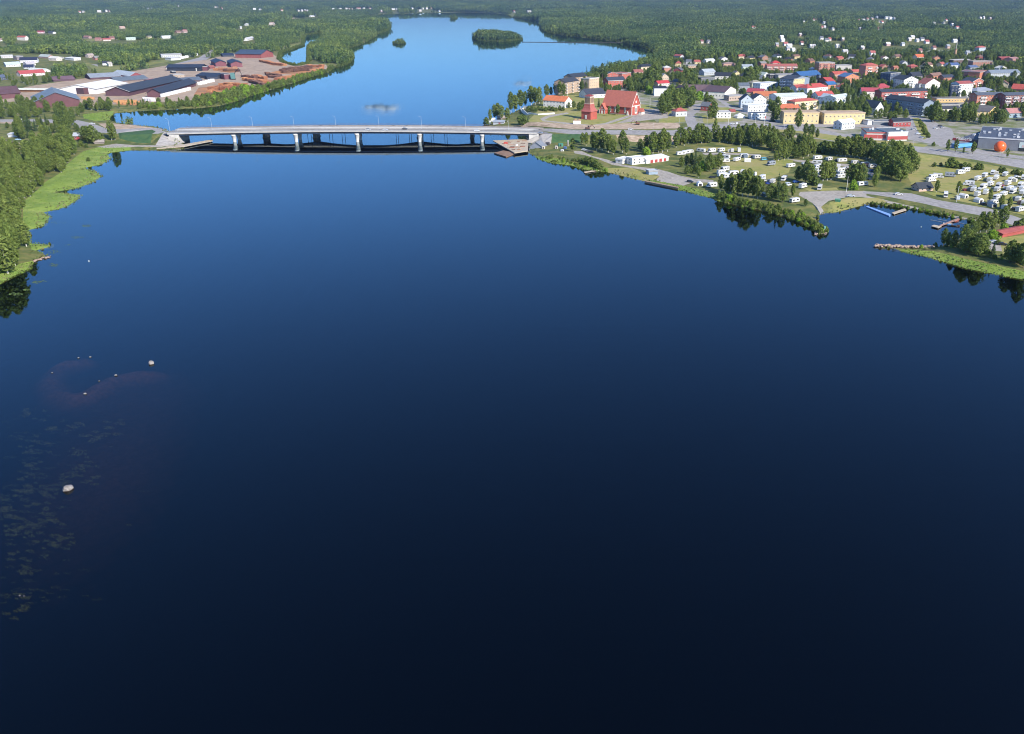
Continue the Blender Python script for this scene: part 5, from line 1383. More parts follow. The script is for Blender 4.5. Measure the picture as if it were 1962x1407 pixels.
# small wooden houses tucked in at the wood edge
def infill_houses(seed, count, ylo, yhi, wlo, whi, hlo, hhi, where, group):
    rnd = random.Random(seed)
    n = 0; tries = 0; spots = []
    while n < count and tries < 9000:
        tries += 1
        x, y = rnd.uniform(1290, 1960), rnd.uniform(ylo, yhi)
        w = rnd.uniform(wlo, whi); s = pscale(y) * w / 2
        bx = (x - s - 3, y - 9 * pscale(y), x + s + 3, y + 1)
        if any(bx[0] < b[2] and bx[2] > b[0] and bx[1] < b[3] and bx[3] > b[1] for b in BOXES):
            continue
        g = G((x, y))
        if any(nm == 'road' and pip(np.array([g.x]), np.array([g.y]), p)[0] for nm, _m, p in REG):
            continue
        spots.append((x, y, w)); n += 1
        sl = rnd.uniform(-0.06, 0.06)
        BOXES.append((*bx, g.y, 0.7, 8))
        HOUSES.append((g.x, g.y, 0, w / 2, 9))
    spots.sort()
    for i, (x, y, w) in enumerate(spots):
        s = pscale(y) * w / 2
        c = [('white', 'd9d8d4'), ('yellow', 'd2bc84'), ('red', '98443e'), ('pale grey', 'b8bcc0'), ('cream', 'd4c6a4'), ('brown', '9a7058'), ('orange', 'bc8260')][rnd.randrange(7)]
        rf = [('grey', '60666e'), ('red', 'a8544a'), ('black', '363a42'), ('brown', '7c5c50')][rnd.randrange(4)]
        ty = ['gable', 'gablef', 'hip'][rnd.randrange(3)]
        building('house', 'small %s house with %s roof %s, %s from the left' % (c[0], rf[0], where, ordw(i + 1)), (x - s, y), (x + s, y + rnd.uniform(-1.2, 1.2)), 9, rnd.uniform(hlo, hhi), roof=ty, rise=rnd.uniform(2.4, 3.6), wall=c[1], roofc=rf[1], chim=1, group=group, keep=0.7)
infill_houses(44, 46, 112, 176, 8, 13, 3.2, 5.6, 'at the wood edge', 'houses at the wood edge')
infill_houses(45, 34, 170, 226, 7, 12, 3.0, 6.2, 'between larger town blocks', 'small houses of the town middle')

# ------------------------------------------------------------------ vegetation
LEAF_GAIN = np.array([1.9, 1.58, 1.5])
def leaf_mat(name, hexa, hexb, hexc, trans=0.3, gain=None, stand=False):
    LEAF_GAIN = globals()['LEAF_GAIN'] if gain is None else np.array(gain)
    m = bpy.data.materials.new(name); m.use_nodes = True
    nt = m.node_tree; nt.nodes.clear()
    out = nt.nodes.new('ShaderNodeOutputMaterial')
    df = nt.nodes.new('ShaderNodeBsdfDiffuse'); tl = nt.nodes.new('ShaderNodeBsdfTranslucent'); mx = nt.nodes.new('ShaderNodeMixShader')
    oi = nt.nodes.new('ShaderNodeObjectInfo')
    at = nt.nodes.new('ShaderNodeAttribute'); at.attribute_name = 'tone'
    c1 = mixrgb(nt, oi.outputs['Random'], tuple(srgb(hexa) * LEAF_GAIN), tuple(srgb(hexb) * LEAF_GAIN))
    c2 = mixrgb(nt, at.outputs['Fac'], c1, tuple(srgb(hexc) * LEAF_GAIN))
    if stand:                                   # stands of different age and species
        geo = nt.nodes.new('ShaderNodeNewGeometry'); nz = nt.nodes.new('ShaderNodeTexNoise'); nz.inputs['Scale'].default_value = 0.0045; nz.inputs['Detail'].default_value = 4
        nt.links.new(geo.outputs['Position'], nz.inputs['Vector'])
        c2 = mixrgb(nt, 1.0, c2, mixrgb(nt, ramp(nt, nz.outputs['Fac'], 0.35, 0.65), (0.62, 0.70, 0.72), (1.30, 1.18, 0.95)), 'MULTIPLY')
    nt.links.new(c2, df.inputs['Color']); nt.links.new(c2, tl.inputs['Color'])
    mx.inputs[0].default_value = trans
    nt.links.new(df.outputs[0], mx.inputs[1]); nt.links.new(tl.outputs[0], mx.inputs[2])
    nt.links.new(mx.outputs[0], out.inputs['Surface'])
    return m
LM_BIRCH = leaf_mat('birch_leaves', '566a36', '6a7c42', '445a2e', 0.38)
LM_LEAFY = leaf_mat('leafy_leaves', '4e6334', '64783e', '3e5430', 0.38)
LM_SPRUCE = leaf_mat('spruce_needles', '30432c', '3c5034', '283a28', 0.1)
LM_PINE = leaf_mat('pine_needles', '3c5034', '4c5e3c', '304430', 0.1)
LM_BRIGHT = leaf_mat('bright_leaves', '5f8030', '6c8c38', '4e7028')
LM_BANK = leaf_mat('bank_leaves', '586e38', '677a42', '445a2e')
M_BIRCHT = paint('c8c4ba', 0.8, 0.25, 2.0)
M_TRUNK = paint('6a5a4c', 0.9, 0.25, 1.0)
M_PTRUNK = paint('8a6248', 0.9, 0.25, 1.0)

def quads(P, N, S, tone, rng):
    """leaf-sized quads at P facing N with size S -> verts, faces, tone per face"""
    n = len(P)
    N = N / np.linalg.norm(N, axis=1, keepdims=True)
    a = np.cross(N, rng.normal(size=(n, 3))); a /= np.linalg.norm(a, axis=1, keepdims=True) + 1e-9
    b = np.cross(N, a)
    s = S[:, None]
    asp = rng.uniform(0.6, 1.0, (n, 1))
    V = np.stack([P - a * s - b * s * asp, P + a * s - b * s * asp * 0.7, P + a * s * 0.8 + b * s * asp, P - a * s * 0.7 + b * s * asp * 0.9], axis=1).reshape(-1, 3)
    return V

def cloud_mesh(name, P, N, S, tone, mat, rng):
    V = quads(P, N, S, tone, rng)
    n = len(P)
    me = bpy.data.meshes.new(name)
    me.vertices.add(4 * n); me.vertices.foreach_set('co', V.astype(np.float32).ravel())
    me.loops.add(4 * n); me.loops.foreach_set('vertex_index', np.arange(4 * n, dtype=np.int32))
    me.polygons.add(n); me.polygons.foreach_set('loop_start', np.arange(0, 4 * n, 4, dtype=np.int32)); me.polygons.foreach_set('loop_total', np.full(n, 4, np.int32))
    at = me.attributes.new('tone', 'FLOAT', 'FACE'); at.data.foreach_set('value', tone.astype(np.float32))
    me.materials.append(mat)
    me.update(calc_edges=True)
    return me

def broad_crown(seed, H=12.0, rad=3.3, base=2.4, nclump=30, per=26, leaf=0.42, shape=1.0, mat=None, name='crown'):
    rng = np.random.default_rng(seed)
    Ps, Ns, Ss, Ts = [], [], [], []
    hc = (H - base) / 2
    for i in range(nclump):
        t = (i + rng.uniform(0, 1)) / nclump
        z = base + (H - base) * t
        # egg-shaped outline, broadest below the middle
        prof = math.sin(math.pi * min(1, (t * 0.93 + 0.07)) ** shape) ** 0.75
        ang = i * 2.39996 + rng.uniform(-.5, .5)
        rr = rad * prof * rng.uniform(0.35, 0.92)
        c = np.array([rr * math.cos(ang), rr * math.sin(ang), z])
        cr = rad * rng.uniform(0.26, 0.44) * (0.65 + 0.5 * prof)
        d = rng.normal(size=(per, 3)); d /= np.linalg.norm(d, axis=1, keepdims=True)
        p = c + d * cr * (rng.uniform(0.55, 1.0, (per, 1))) * np.array([1, 1, 0.85])
        Ps.append(p); Ns.append(d + rng.normal(size=(per, 3)) * 0.5 + np.array([c[0], c[1], 0.6]) * 0.12)
        Ss.append(leaf * rng.uniform(0.65, 1.25, per)); Ts.append(np.clip(rng.normal(0.4 + rng.uniform(-.25, .25), 0.2, per), 0, 1))
    return cloud_mesh(name, np.concatenate(Ps), np.concatenate(Ns), np.concatenate(Ss), np.concatenate(Ts), mat, rng)

def spruce_crown(seed, H=15.0, rad=2.5, base=0.8, n=720, leaf=0.42, mat=None, name='crown'):
    rng = np.random.default_rng(seed)
    t = rng.uniform(0, 1, n) ** 1.25
    whorl = np.round(t * 16) / 16
    t = 0.6 * whorl + 0.4 * t
    ang = rng.uniform(0, 2 * math.pi, n)
    r = rad * (1 - t) ** 0.85 * rng.uniform(0.45, 1.05, n) * (1 + 0.18 * np.sin(ang * 5 + t * 30))
    z = base + (H - base) * t - r * 0.22
    P = np.column_stack([r * np.cos(ang), r * np.sin(ang), z])
    N = np.column_stack([np.cos(ang) * 0.7, np.sin(ang) * 0.7, np.full(n, 0.8)]) + rng.normal(size=(n, 3)) * 0.4
    S = leaf * rng.uniform(0.6, 1.2, n) * (0.55 + 0.6 * (1 - t))
    return cloud_mesh(name, P, N, S, np.clip(rng.normal(.45, .25, n), 0, 1), mat, rng)

def trunk_mesh(seed, H, r, mat, limbs=3, base=2.4):
    rnd = random.Random(seed)
    mb = MB()
    pts = [Vector((0, 0, -0.5))]
    for k in range(1, 5):
        pts.append(Vector((rnd.uniform(-.12, .12) * k, rnd.uniform(-.12, .12) * k, H * 0.82 * k / 4)))
    for k in range(4):
        mb.tube(pts[k], pts[k + 1], r * (1 - 0.22 * k), r * (1 - 0.22 * (k + 1)), 7, cap=(k == 3))
    for k in range(limbs):
        a = rnd.uniform(0, 6.28); z = base + (H - base) * rnd.uniform(0.1, 0.5)
        mb.tube((0, 0, z), (math.cos(a) * H * .16, math.sin(a) * H * .16, z + H * .16), r * .4, r * .15, 5)
    return mb.me('trunk', [mat], fix=False)

KIND = {}
KIND['birch'] = [(broad_crown(100 + i, 12, 2.4 + 0.25 * (i % 3), 1.8, 52, 26, 0.30, 1.25, LM_BIRCH), trunk_mesh(i, 12, 0.2, M_BIRCHT)) for i in range(5)]
KIND['bank'] = [(broad_crown(140 + i, 12, 2.5 + 0.25 * (i % 3), 1.2, 60, 26, 0.29, 1.1, LM_BANK), trunk_mesh(i, 12, 0.22, M_BIRCHT)) for i in range(5)]
KIND['leafy'] = [(broad_crown(200 + i, 12, 3.6 + 0.3 * (i % 3), 1.8, 58, 26, 0.33, 0.95, LM_LEAFY), trunk_mesh(20 + i, 12, 0.28, M_TRUNK)) for i in range(4)]
KIND['spruce'] = [(spruce_crown(300 + i, 12, 2.0 + 0.2 * i, 0.6, 760, 0.36, LM_SPRUCE), trunk_mesh(40 + i, 12, 0.2, M_TRUNK, 0)) for i in range(3)]
KIND['pine'] = [(broad_crown(400 + i, 12, 2.3 + 0.3 * i, 4.6, 22, 26, 0.36, 0.9, LM_PINE), trunk_mesh(60 + i, 12, 0.22, M_PTRUNK)) for i in range(3)]
KIND['young'] = [(broad_crown(450 + i, 12, 2.5, 2.6, 24, 24, 0.42, 1.0, LM_LEAFY), trunk_mesh(80 + i, 12, 0.22, M_TRUNK, 1)) for i in range(2)]
KIND['shrub'] = [(broad_crown(500 + i, 4, 2.3, 0.0, 22, 24, 0.30, 0.75, LM_LEAFY), trunk_mesh(70 + i, 3, 0.12, M_TRUNK, 2, 0.4)) for i in range(3)]
KIND['bright'] = [(broad_crown(550 + i, 4, 2.5, 0.0, 30, 26, 0.28, 0.7, LM_BRIGHT), trunk_mesh(75 + i, 3, 0.12, M_TRUNK, 2, 0.4)) for i in range(2)]
REFH = dict(birch=12, bank=12, leafy=12, spruce=12, pine=12, young=12, shrub=4, bright=4)
WORD = dict(birch='birch', bank='pale green leafy tree', leafy='broad leafy tree', spruce='dark spruce', pine='pine', young='young street tree', shrub='rounded shrub', bright='bright green clipped shrub')
NAME = dict(birch='birch_tree', bank='deciduous_tree', leafy='leafy_tree', spruce='spruce_tree', pine='pine_tree', young='street_tree', shrub='shrub', bright='shrub')
TREES = []          # (x, y, z, height, kind, place)
def tree_px(p, hpx, kind, place):
    c = G(p)
    TREES.append((c.x, c.y, c.z, hpx / pscale(p[1]) * 1.0, kind, place))
def trees(tl, sc, place, kind, lst):
    for it in lst:
        k = it[3] if len(it) > 3 else kind
        tree_px(tl(it[0], it[1]), it[2] / sc, k, place)

trees(tL, 10.9, 'in the camp grove', 'leafy', [(60, 440, 230), (170, 400, 220), (270, 420, 240), (350, 440, 400, 'spruce'), (450, 440, 260), (500, 520, 200, 'bright'), (640, 540, 340), (745, 490, 300), (850, 480, 330, 'birch'), (180, 590, 180), (270, 570, 170), (370, 580, 180), (420, 660, 210, 'birch')])
trees(tL, 10.9, 'on the camp shore', 'birch', [(880, 930, 300), (1080, 1000, 430), (1160, 1050, 470), (1340, 1050, 480), (1450, 1060, 540), (1560, 1080, 400), (1650, 1100, 480), (1740, 1010, 330), (1240, 1010, 420, 'leafy'), (1010, 980, 330, 'leafy')])
trees(tL, 10.9, 'along the camp bank', 'shrub', [(850, 1100, 150), (920, 1080, 140), (1070, 1140, 130, 'bright'), (990, 1120, 110), (1200, 1150, 90), (1300, 1180, 90), (1400, 1200, 90), (1520, 1230, 90), (1600, 1250, 80), (1700, 1290, 80), (1820, 1330, 80)])
trees(tM, 9.81, 'by the camp ramp', 'leafy', [(90, 980, 440, 'spruce'), (30, 1010, 250), (190, 1060, 320), (380, 960, 270, 'birch'), (620, 1130, 150), (-40, 1020, 300)])
trees(tM, 9.81, 'on the middle camp lawn', 'leafy', [(480, 650, 260), (620, 690, 400), (710, 720, 340), (800, 735, 150, 'shrub'), (850, 720, 120, 'shrub'), (950, 660, 370, 'birch'), (1100, 640, 340, 'birch'), (1030, 650, 330, 'birch'), (1460, 680, 320), (1560, 700, 370), (1660, 710, 340), (1510, 820, 190, 'bright'), (1920, 770, 280)])
trees(tM, 9.81, 'in the tree belt behind the camp', 'birch', [(60, 290, 230), (110, 280, 300), (220, 270, 300), (290, 250, 330), (420, 240, 260, 'leafy'), (500, 235, 260, 'leafy'), (580, 240, 300), (650, 200, 250), (760, 160, 270), (1200, 190, 240), (1270, 200, 260), (1340, 200, 270), (1400, 205, 280), (1470, 210, 290), (1540, 230, 260), (1640, 240, 280), (1700, 245, 270), (1770, 250, 260), (1860, 260, 250), (1930, 280, 270)])
def lerp_rows(xs, ctrl):
    cx = [c[0] for c in ctrl]; cy = [c[1] for c in ctrl]
    return [(x, float(np.interp(x, cx, cy))) for x in xs]
_r = random.Random(3)
trees(t5, 5.411, 'in the long birch belt beside the main road', 'birch', [(x, y + _r.uniform(-14, 14), _r.uniform(130, 200), 'birch' if _r.random() < .75 else 'leafy') for x, y in lerp_rows([30, 75, 120, 165, 300, 345, 385, 430, 475, 520, 565, 610, 650, 700, 745, 790, 835, 880, 925, 965, 1005, 1050, 1090, 1135, 1180, 1220, 1265, 1305, 1350, 1390, 1440, 1490], [(0, 1130), (170, 1140), (300, 1090), (600, 1050), (900, 1060), (1200, 1090), (1500, 1170)])])
_r2 = random.Random(12)
trees(t5, 5.411, 'in the roadside clump below the flagpoles', 'birch', [(940 + 40 * i, 985 + i * 3 + _r2.uniform(-12, 12), _r2.uniform(90, 140), _r2.choice(['birch', 'leafy', 'birch'])) for i in range(15)])
trees(t5, 5.411, 'by the camp entrance hedge', 'leafy', [(1560, 1180, 200, 'birch'), (1610, 1190, 220, 'birch'), (1670, 1190, 210, 'birch'), (1720, 1190, 180, 'birch'), (1800, 1150, 110, 'shrub'), (1840, 1155, 115, 'shrub'), (1880, 1160, 115, 'shrub'), (1920, 1160, 110, 'shrub')])
trees(t6, 5.411, 'in the birch belt below the supermarket', 'birch', [(20, 1190, 210), (60, 1195, 190), (110, 1200, 210), (160, 1195, 190), (205, 1200, 210), (250, 1205, 190), (300, 1210, 200), (345, 1215, 210), (390, 1215, 200), (430, 1230, 180, 'leafy')])
trees(t6, 5.411, 'in the dark clump at the camp corner', 'leafy', [(470, 1290, 220), (520, 1370, 260), (560, 1290, 260), (610, 1330, 280), (660, 1390, 280), (700, 1330, 260), (740, 1380, 260), (790, 1370, 230), (580, 1420, 230), (680, 1450, 220), (430, 1430, 130), (640, 1280, 240)])
trees(t4, 5.411, 'behind the camp house', 'birch', [(1060, 1060, 110), (1100, 1080, 130), (1170, 1120, 160), (1210, 1130, 200), (1265, 1130, 210), (1330, 1150, 200), (1380, 1170, 160), (1475, 1150, 230), (1515, 1170, 150), (1660, 1130, 110, 'leafy'), (1720, 1120, 140), (1720, 1170, 75, 'bright'), (1790, 1160, 190), (1850, 1150, 170), (1890, 1150, 200), (1940, 1140, 180), (960, 1140, 130, 'young')])
trees(t4, 5.411, 'on the marsh edge below the bridge', 'shrub', [(1060, 1255, 55), (1100, 1270, 70), (1150, 1285, 80), (1200, 1300, 75), (1240, 1325, 55), (980, 1240, 40), (1020, 1245, 45)])
trees(t4, 5.411, 'on the wooded point beyond the bridge', 'birch', [(65, 855, 70, 'shrub'), (105, 830, 140), (150, 800, 150), (185, 800, 165), (225, 805, 150), (285, 830, 130), (320, 730, 190), (365, 720, 170), (420, 690, 160), (470, 670, 150), (530, 650, 160), (570, 645, 150), (615, 645, 150), (690, 580, 120), (735, 560, 100), (780, 550, 110), (825, 545, 120), (865, 565, 130), (430, 850, 80, 'shrub'), (465, 855, 70, 'shrub')])
trees(t4, 5.411, 'in the hedge of the parish house', 'shrub', [(500 + 36 * i, 712 + (i % 3) * 6, 42) for i in range(11)])
trees(t4, 5.411, 'in the churchyard', 'leafy', [(920, 690, 62), (970, 692, 66), (1030, 722, 100), (1065, 715, 95), (1230, 680, 85, 'spruce'), (1335, 772, 105, 'young'), (1425, 762, 105, 'young')])
trees(t4, 5.411, 'on the slope behind the church', 'leafy', [(1080, 495, 110), (1055, 505, 95), (1110, 500, 85), (1165, 400, 75), (1190, 395, 80), (1265, 400, 150, 'pine'), (1300, 400, 130), (1540, 485, 110), (1495, 490, 85), (1620, 470, 120), (1660, 460, 130), (1700, 470, 120), (1755, 480, 200), (1805, 450, 190), (1745, 540, 70, 'bright'), (1890, 760, 180), (1935, 750, 170), (1590, 420, 90), (1850, 420, 130)])
trees(t5, 5.411, 'around the junction park', 'leafy', [(60, 440, 170), (15, 510, 60, 'bright'), (150, 740, 170), (190, 735, 190), (225, 700, 200), (300, 720, 210), (345, 715, 220), (250, 640, 170), (425, 690, 210), (455, 680, 180), (400, 620, 150), (540, 605, 90, 'bright'), (470, 590, 120), (610, 680, 130), (655, 685, 130), (650, 800, 140), (690, 800, 190, 'birch'), (710, 870, 80, 'young')])
trees(t5, 5.411, 'between the houses of the lower town', 'leafy', [(310, 440, 120), (350, 450, 140), (400, 430, 160), (440, 420, 130), (530, 330, 100), (1300, 830, 220, 'spruce'), (1335, 835, 240, 'birch'), (1565, 900, 160), (1490, 955, 100), (1640, 965, 120), (1700, 985, 110), (1760, 1000, 90), (1610, 715, 70), (1680, 550, 110), (920, 525, 95), (890, 440, 120), (1020, 425, 130), (1060, 430, 150), (1120, 425, 150), (680, 550, 110, 'pine'), (1310, 495, 50), (1600, 300, 90), (1650, 310, 90), (1560, 330, 60)])
trees(t6, 5.411, 'between the houses of the upper town', 'leafy', [(90, 565, 130), (130, 565, 120), (60, 560, 110), (350, 565, 160), (390, 575, 150), (480, 475, 80), (110, 725, 95), (160, 730, 100), (205, 735, 105), (285, 655, 120), (340, 775, 90), (710, 495, 110), (915, 420, 180, 'pine'), (945, 405, 150, 'pine'), (1080, 565, 65), (1140, 360, 120, 'pine'), (1165, 355, 110, 'pine'), (1230, 355, 75), (1340, 275, 90), (1570, 470, 120), (1610, 480, 130), (1650, 485, 130), (1700, 490, 120), (1725, 515, 60), (1660, 690, 100), (1800, 725, 75), (1850, 395, 90), (1930, 405, 90)])
trees(t6, 5.411, 'in the park row behind the mall', 'leafy', [(1000, 830, 150), (1030, 835, 190), (1090, 830, 130), (1130, 830, 120), (1175, 825, 120), (1220, 830, 140), (1260, 835, 130), (1300, 830, 110), (1345, 835, 150), (1390, 835, 170), (1430, 840, 140), (1510, 860, 110), (1560, 855, 95), (1605, 850, 120), (1650, 845, 140), (1700, 855, 160), (1730, 850, 120), (940, 785, 110), (980, 795, 120), (610, 785, 60, 'shrub'), (1330, 770, 130), (1440, 770, 110)])
trees(t6, 5.411, 'on the car park verge', 'shrub', [(875, 850, 40), (895, 890, 50), (915, 930, 50), (935, 965, 50), (960, 995, 50), (1020, 1085, 40), (780, 1075, 22)])
trees(tG, 10.78, 'in the young row along the mall', 'young', [(375, 770, 225), (545, 765, 245), (705, 810, 150), (900, 810, 245), (1610, 895, 180)])
trees(tR, 9.713, 'in the hedge row above the caravans', 'shrub', [(290, 190, 75), (410, 180, 60), (560, 205, 170), (610, 205, 170), (710, 220, 115), (780, 225, 105), (850, 235, 110), (930, 240, 105), (1090, 250, 115), (1160, 250, 120), (1510, 300, 105), (1570, 305, 100), (1760, 335, 90), (1830, 340, 90), (1910, 355, 85)])
trees(tR, 9.713, 'between the caravans', 'leafy', [(330, 668, 250, 'birch'), (730, 715, 240, 'birch'), (1320, 855, 230, 'birch'), (1530, 965, 260, 'birch'), (1670, 1015, 290, 'birch'), (1920, 1005, 140)])
trees(tH, 6.497, 'on the lower right shore', 'leafy', [(960, 650, 190), (1010, 665, 200), (1080, 680, 200), (1200, 690, 310, 'birch'), (1270, 730, 230), (1230, 740, 260), (1390, 785, 270), (1440, 750, 230), (1340, 740, 230), (1570, 780, 210, 'spruce'), (1640, 640, 60, 'shrub'), (1780, 865, 270), (1850, 870, 230), (1890, 890, 240), (1950, 935, 330), (1420, 490, 240, 'birch'), (1490, 490, 290, 'birch'), (1560, 480, 270, 'birch'), (1640, 405, 220, 'birch'), (1690, 430, 240, 'birch'), (1310, 525, 170), (1380, 500, 200, 'birch')])
trees(tH, 6.497, 'in the garden by the red shed', 'bright', [(1570, 570, 125), (1710, 475, 105), (1465, 565, 70), (1850, 440, 95, 'shrub'), (1930, 445, 115, 'shrub')])
trees(tV, 5.411, 'by the left bridge end', 'leafy', [(930, 300, 190), (890, 295, 150), (975, 300, 170), (1160, 270, 180, 'birch'), (1195, 268, 170, 'birch'), (810, 170, 60), (1050, 290, 90, 'shrub'), (840, 330, 60, 'shrub'), (900, 345, 50, 'shrub'), (920, 485, 40, 'shrub')])

def fill(place, poly, n, h0, h1, kinds, seed, mind):
    rnd = random.Random(seed)
    xs = [p[0] for p in poly]; ys = [p[1] for p in poly]
    w = [tuple(G(p))[:2] for p in poly]
    wx = [p[0] for p in w]; wy = [p[1] for p in w]
    pts = []; tries = 0
    while len(pts) < n and tries < n * 60:
        tries += 1
        x, y = rnd.uniform(min(wx), max(wx)), rnd.uniform(min(wy), max(wy))
        if not pip(np.array([x]), np.array([y]), w)[0] or in_water(np.array([x]), np.array([y]))[0]:
            continue
        if any((x - q[0]) ** 2 + (y - q[1]) ** 2 < mind * mind for q in pts):
            continue
        pts.append((x, y))
        TREES.append((x, y, hz(x, y), rnd.uniform(h0, h1), rnd.choice(kinds), place))
V_ = lambda *p: [tV(*q) for q in p]
fill('in the left bank grove', V_((-120, 420), (330, 400), (400, 330), (700, 330), (850, 360), (820, 440), (690, 560), (610, 620), (470, 690), (370, 830), (250, 880), (290, 1120), (230, 1170), (330, 1350), (230, 1480), (-120, 1580)), 170, 8, 14.5, ['bank', 'bank', 'bank', 'birch', 'leafy'], 5, 3.6)
fill('in the thicket above the left grove', V_((170, 110), (760, 90), (760, 200), (740, 290), (400, 300), (350, 270), (180, 250)), 34, 8, 13, ['leafy', 'leafy', 'birch', 'spruce'], 6, 4.5)
fill('at the near tip of the left grove', V_((-60, 1500), (215, 1450), (180, 1580), (80, 1650), (-60, 1690)), 9, 14, 17, ['bank'], 8, 4.5)
fill('in the bushes below the big barn', [(0, 200), (45, 201), (80, 206), (160, 207), (188, 203), (240, 206), (235, 212), (165, 217), (150, 226), (0, 228)], 64, 7, 12, ['leafy', 'leafy', 'birch', 'bank'], 9, 5.0)
fill('on the sawmill bank', [(240, 204), (330, 204), (420, 199), (470, 187), (520, 173), (560, 163), (600, 152), (634, 140), (634, 134), (600, 144), (560, 156), (520, 167), (450, 182), (410, 191), (330, 198), (245, 201)], 90, 4, 8, ['leafy', 'bank', 'birch'], 10, 4.0)
fill('along the road verge left of the bridge', [(0, 234), (60, 236), (140, 240), (150, 250), (60, 252), (0, 250)], 14, 4, 7, ['leafy', 'bank'], 12, 5)
fill('beside the village road', [(0, 150), (100, 150), (150, 140), (185, 138), (185, 148), (100, 160), (0, 172)], 40, 6, 10, ['leafy', 'birch'], 13, 6)

def plant():
    places = {}
    for t in TREES:
        places.setdefault((t[5], t[4]), []).append(t)
    rnd = random.Random(21)
    for (place, kind), lst in places.items():
        lst.sort(key=lambda t: unproj(t[0], t[1], t[2])[0])
        for i, (x, y, z, h, _k, _p) in enumerate(lst):
            n = len(lst)
            lab = '%s %s' % (WORD[kind], place) if n == 1 else '%s %s, %s from the left' % (WORD[kind], place, ordw(i + 1))
            s = h / REFH[kind] * rnd.uniform(0.86, 1.12)
            cr, tr = KIND[kind][rnd.randrange(len(KIND[kind]))]
            w = s * rnd.uniform(0.78, 1.25)
            t = put(NAME[kind], None, None, (x, y, z - 0.1), rnd.uniform(0, 6.28), (w, w, s), label=lab, category='shrub' if kind in ('shrub', 'bright') else 'tree', group='trees ' + place)
            put('crown', cr, t); put('trunk', tr, t)
plant()

# ------------------------------------------------------------------ the woods: patches of trees scattered over the land
def patch(seed, mix, ntree, size, leafq, lms):
    rng = np.random.default_rng(seed)
    meshes = []
    Ps, Ns, Ss, Ts, Ms = [], [], [], [], []
    n = 0
    while n < ntree:
        cx, cy = rng.uniform(-size / 2, size / 2, 2)
        kind = mix[int(rng.integers(len(mix)))]
        H = rng.uniform(9, 15)
        k = leafq
        if kind == 's':
            t = rng.uniform(0.05, 1, k) ** 1.1
            ang = rng.uniform(0, 6.283, k)
            r = (1.9 * H / 13) * (1 - t) ** 0.8 * rng.uniform(.5, 1, k)
            P = np.column_stack([cx + r * np.cos(ang), cy + r * np.sin(ang), H * (0.12 + 0.88 * t)])
            N = np.column_stack([np.cos(ang), np.sin(ang), np.full(k, .7)]) + rng.normal(size=(k, 3)) * .35
            S = rng.uniform(.5, .95, k) * (0.5 + 0.6 * (1 - t))
            m = 0
        else:
            d = rng.normal(size=(k, 3)); d /= np.linalg.norm(d, axis=1, keepdims=True)
            R_ = rng.uniform(1.9, 2.8) if kind == 'l' else rng.uniform(1.5, 2.2)
            zc = H * (0.55 if kind == 'l' else 0.72)
            lob = 1 + 0.25 * np.sin(d[:, 0] * 5 + cx) * np.sin(d[:, 2] * 6 + cy)
            P = np.column_stack([cx + d[:, 0] * R_ * lob, cy + d[:, 1] * R_ * lob, zc + d[:, 2] * (H - zc) * lob])
            N = d + rng.normal(size=(k, 3)) * .4 + np.array([0, 0, .2])
            S = rng.uniform(.5, 1.0, k)
            m = 1 if kind == 'l' else 2
        Ps.append(P); Ns.append(N); Ss.append(S); Ts.append(np.clip(np.full(k, rng.uniform(0, 1)) + rng.normal(0, .12, k), 0, 1)); Ms.append(np.full(k, m))
        n += 1
    me = cloud_mesh('tree_patch', np.concatenate(Ps), np.concatenate(Ns), np.concatenate(Ss), np.concatenate(Ts), lms[0], rng)
    for l in lms[1:]:
        me.materials.append(l)
    me.polygons.foreach_set('material_index', np.concatenate(Ms).astype(np.int32))
    return bpy.data.objects.new('tree_patch', me)

def patch_collection(name, seeds, mix, ntree, size, leafq, lms):
    c = bpy.data.collections.new(name)
    for s in seeds:
        c.objects.link(patch(s, mix, ntree, size, leafq, lms))
    return c

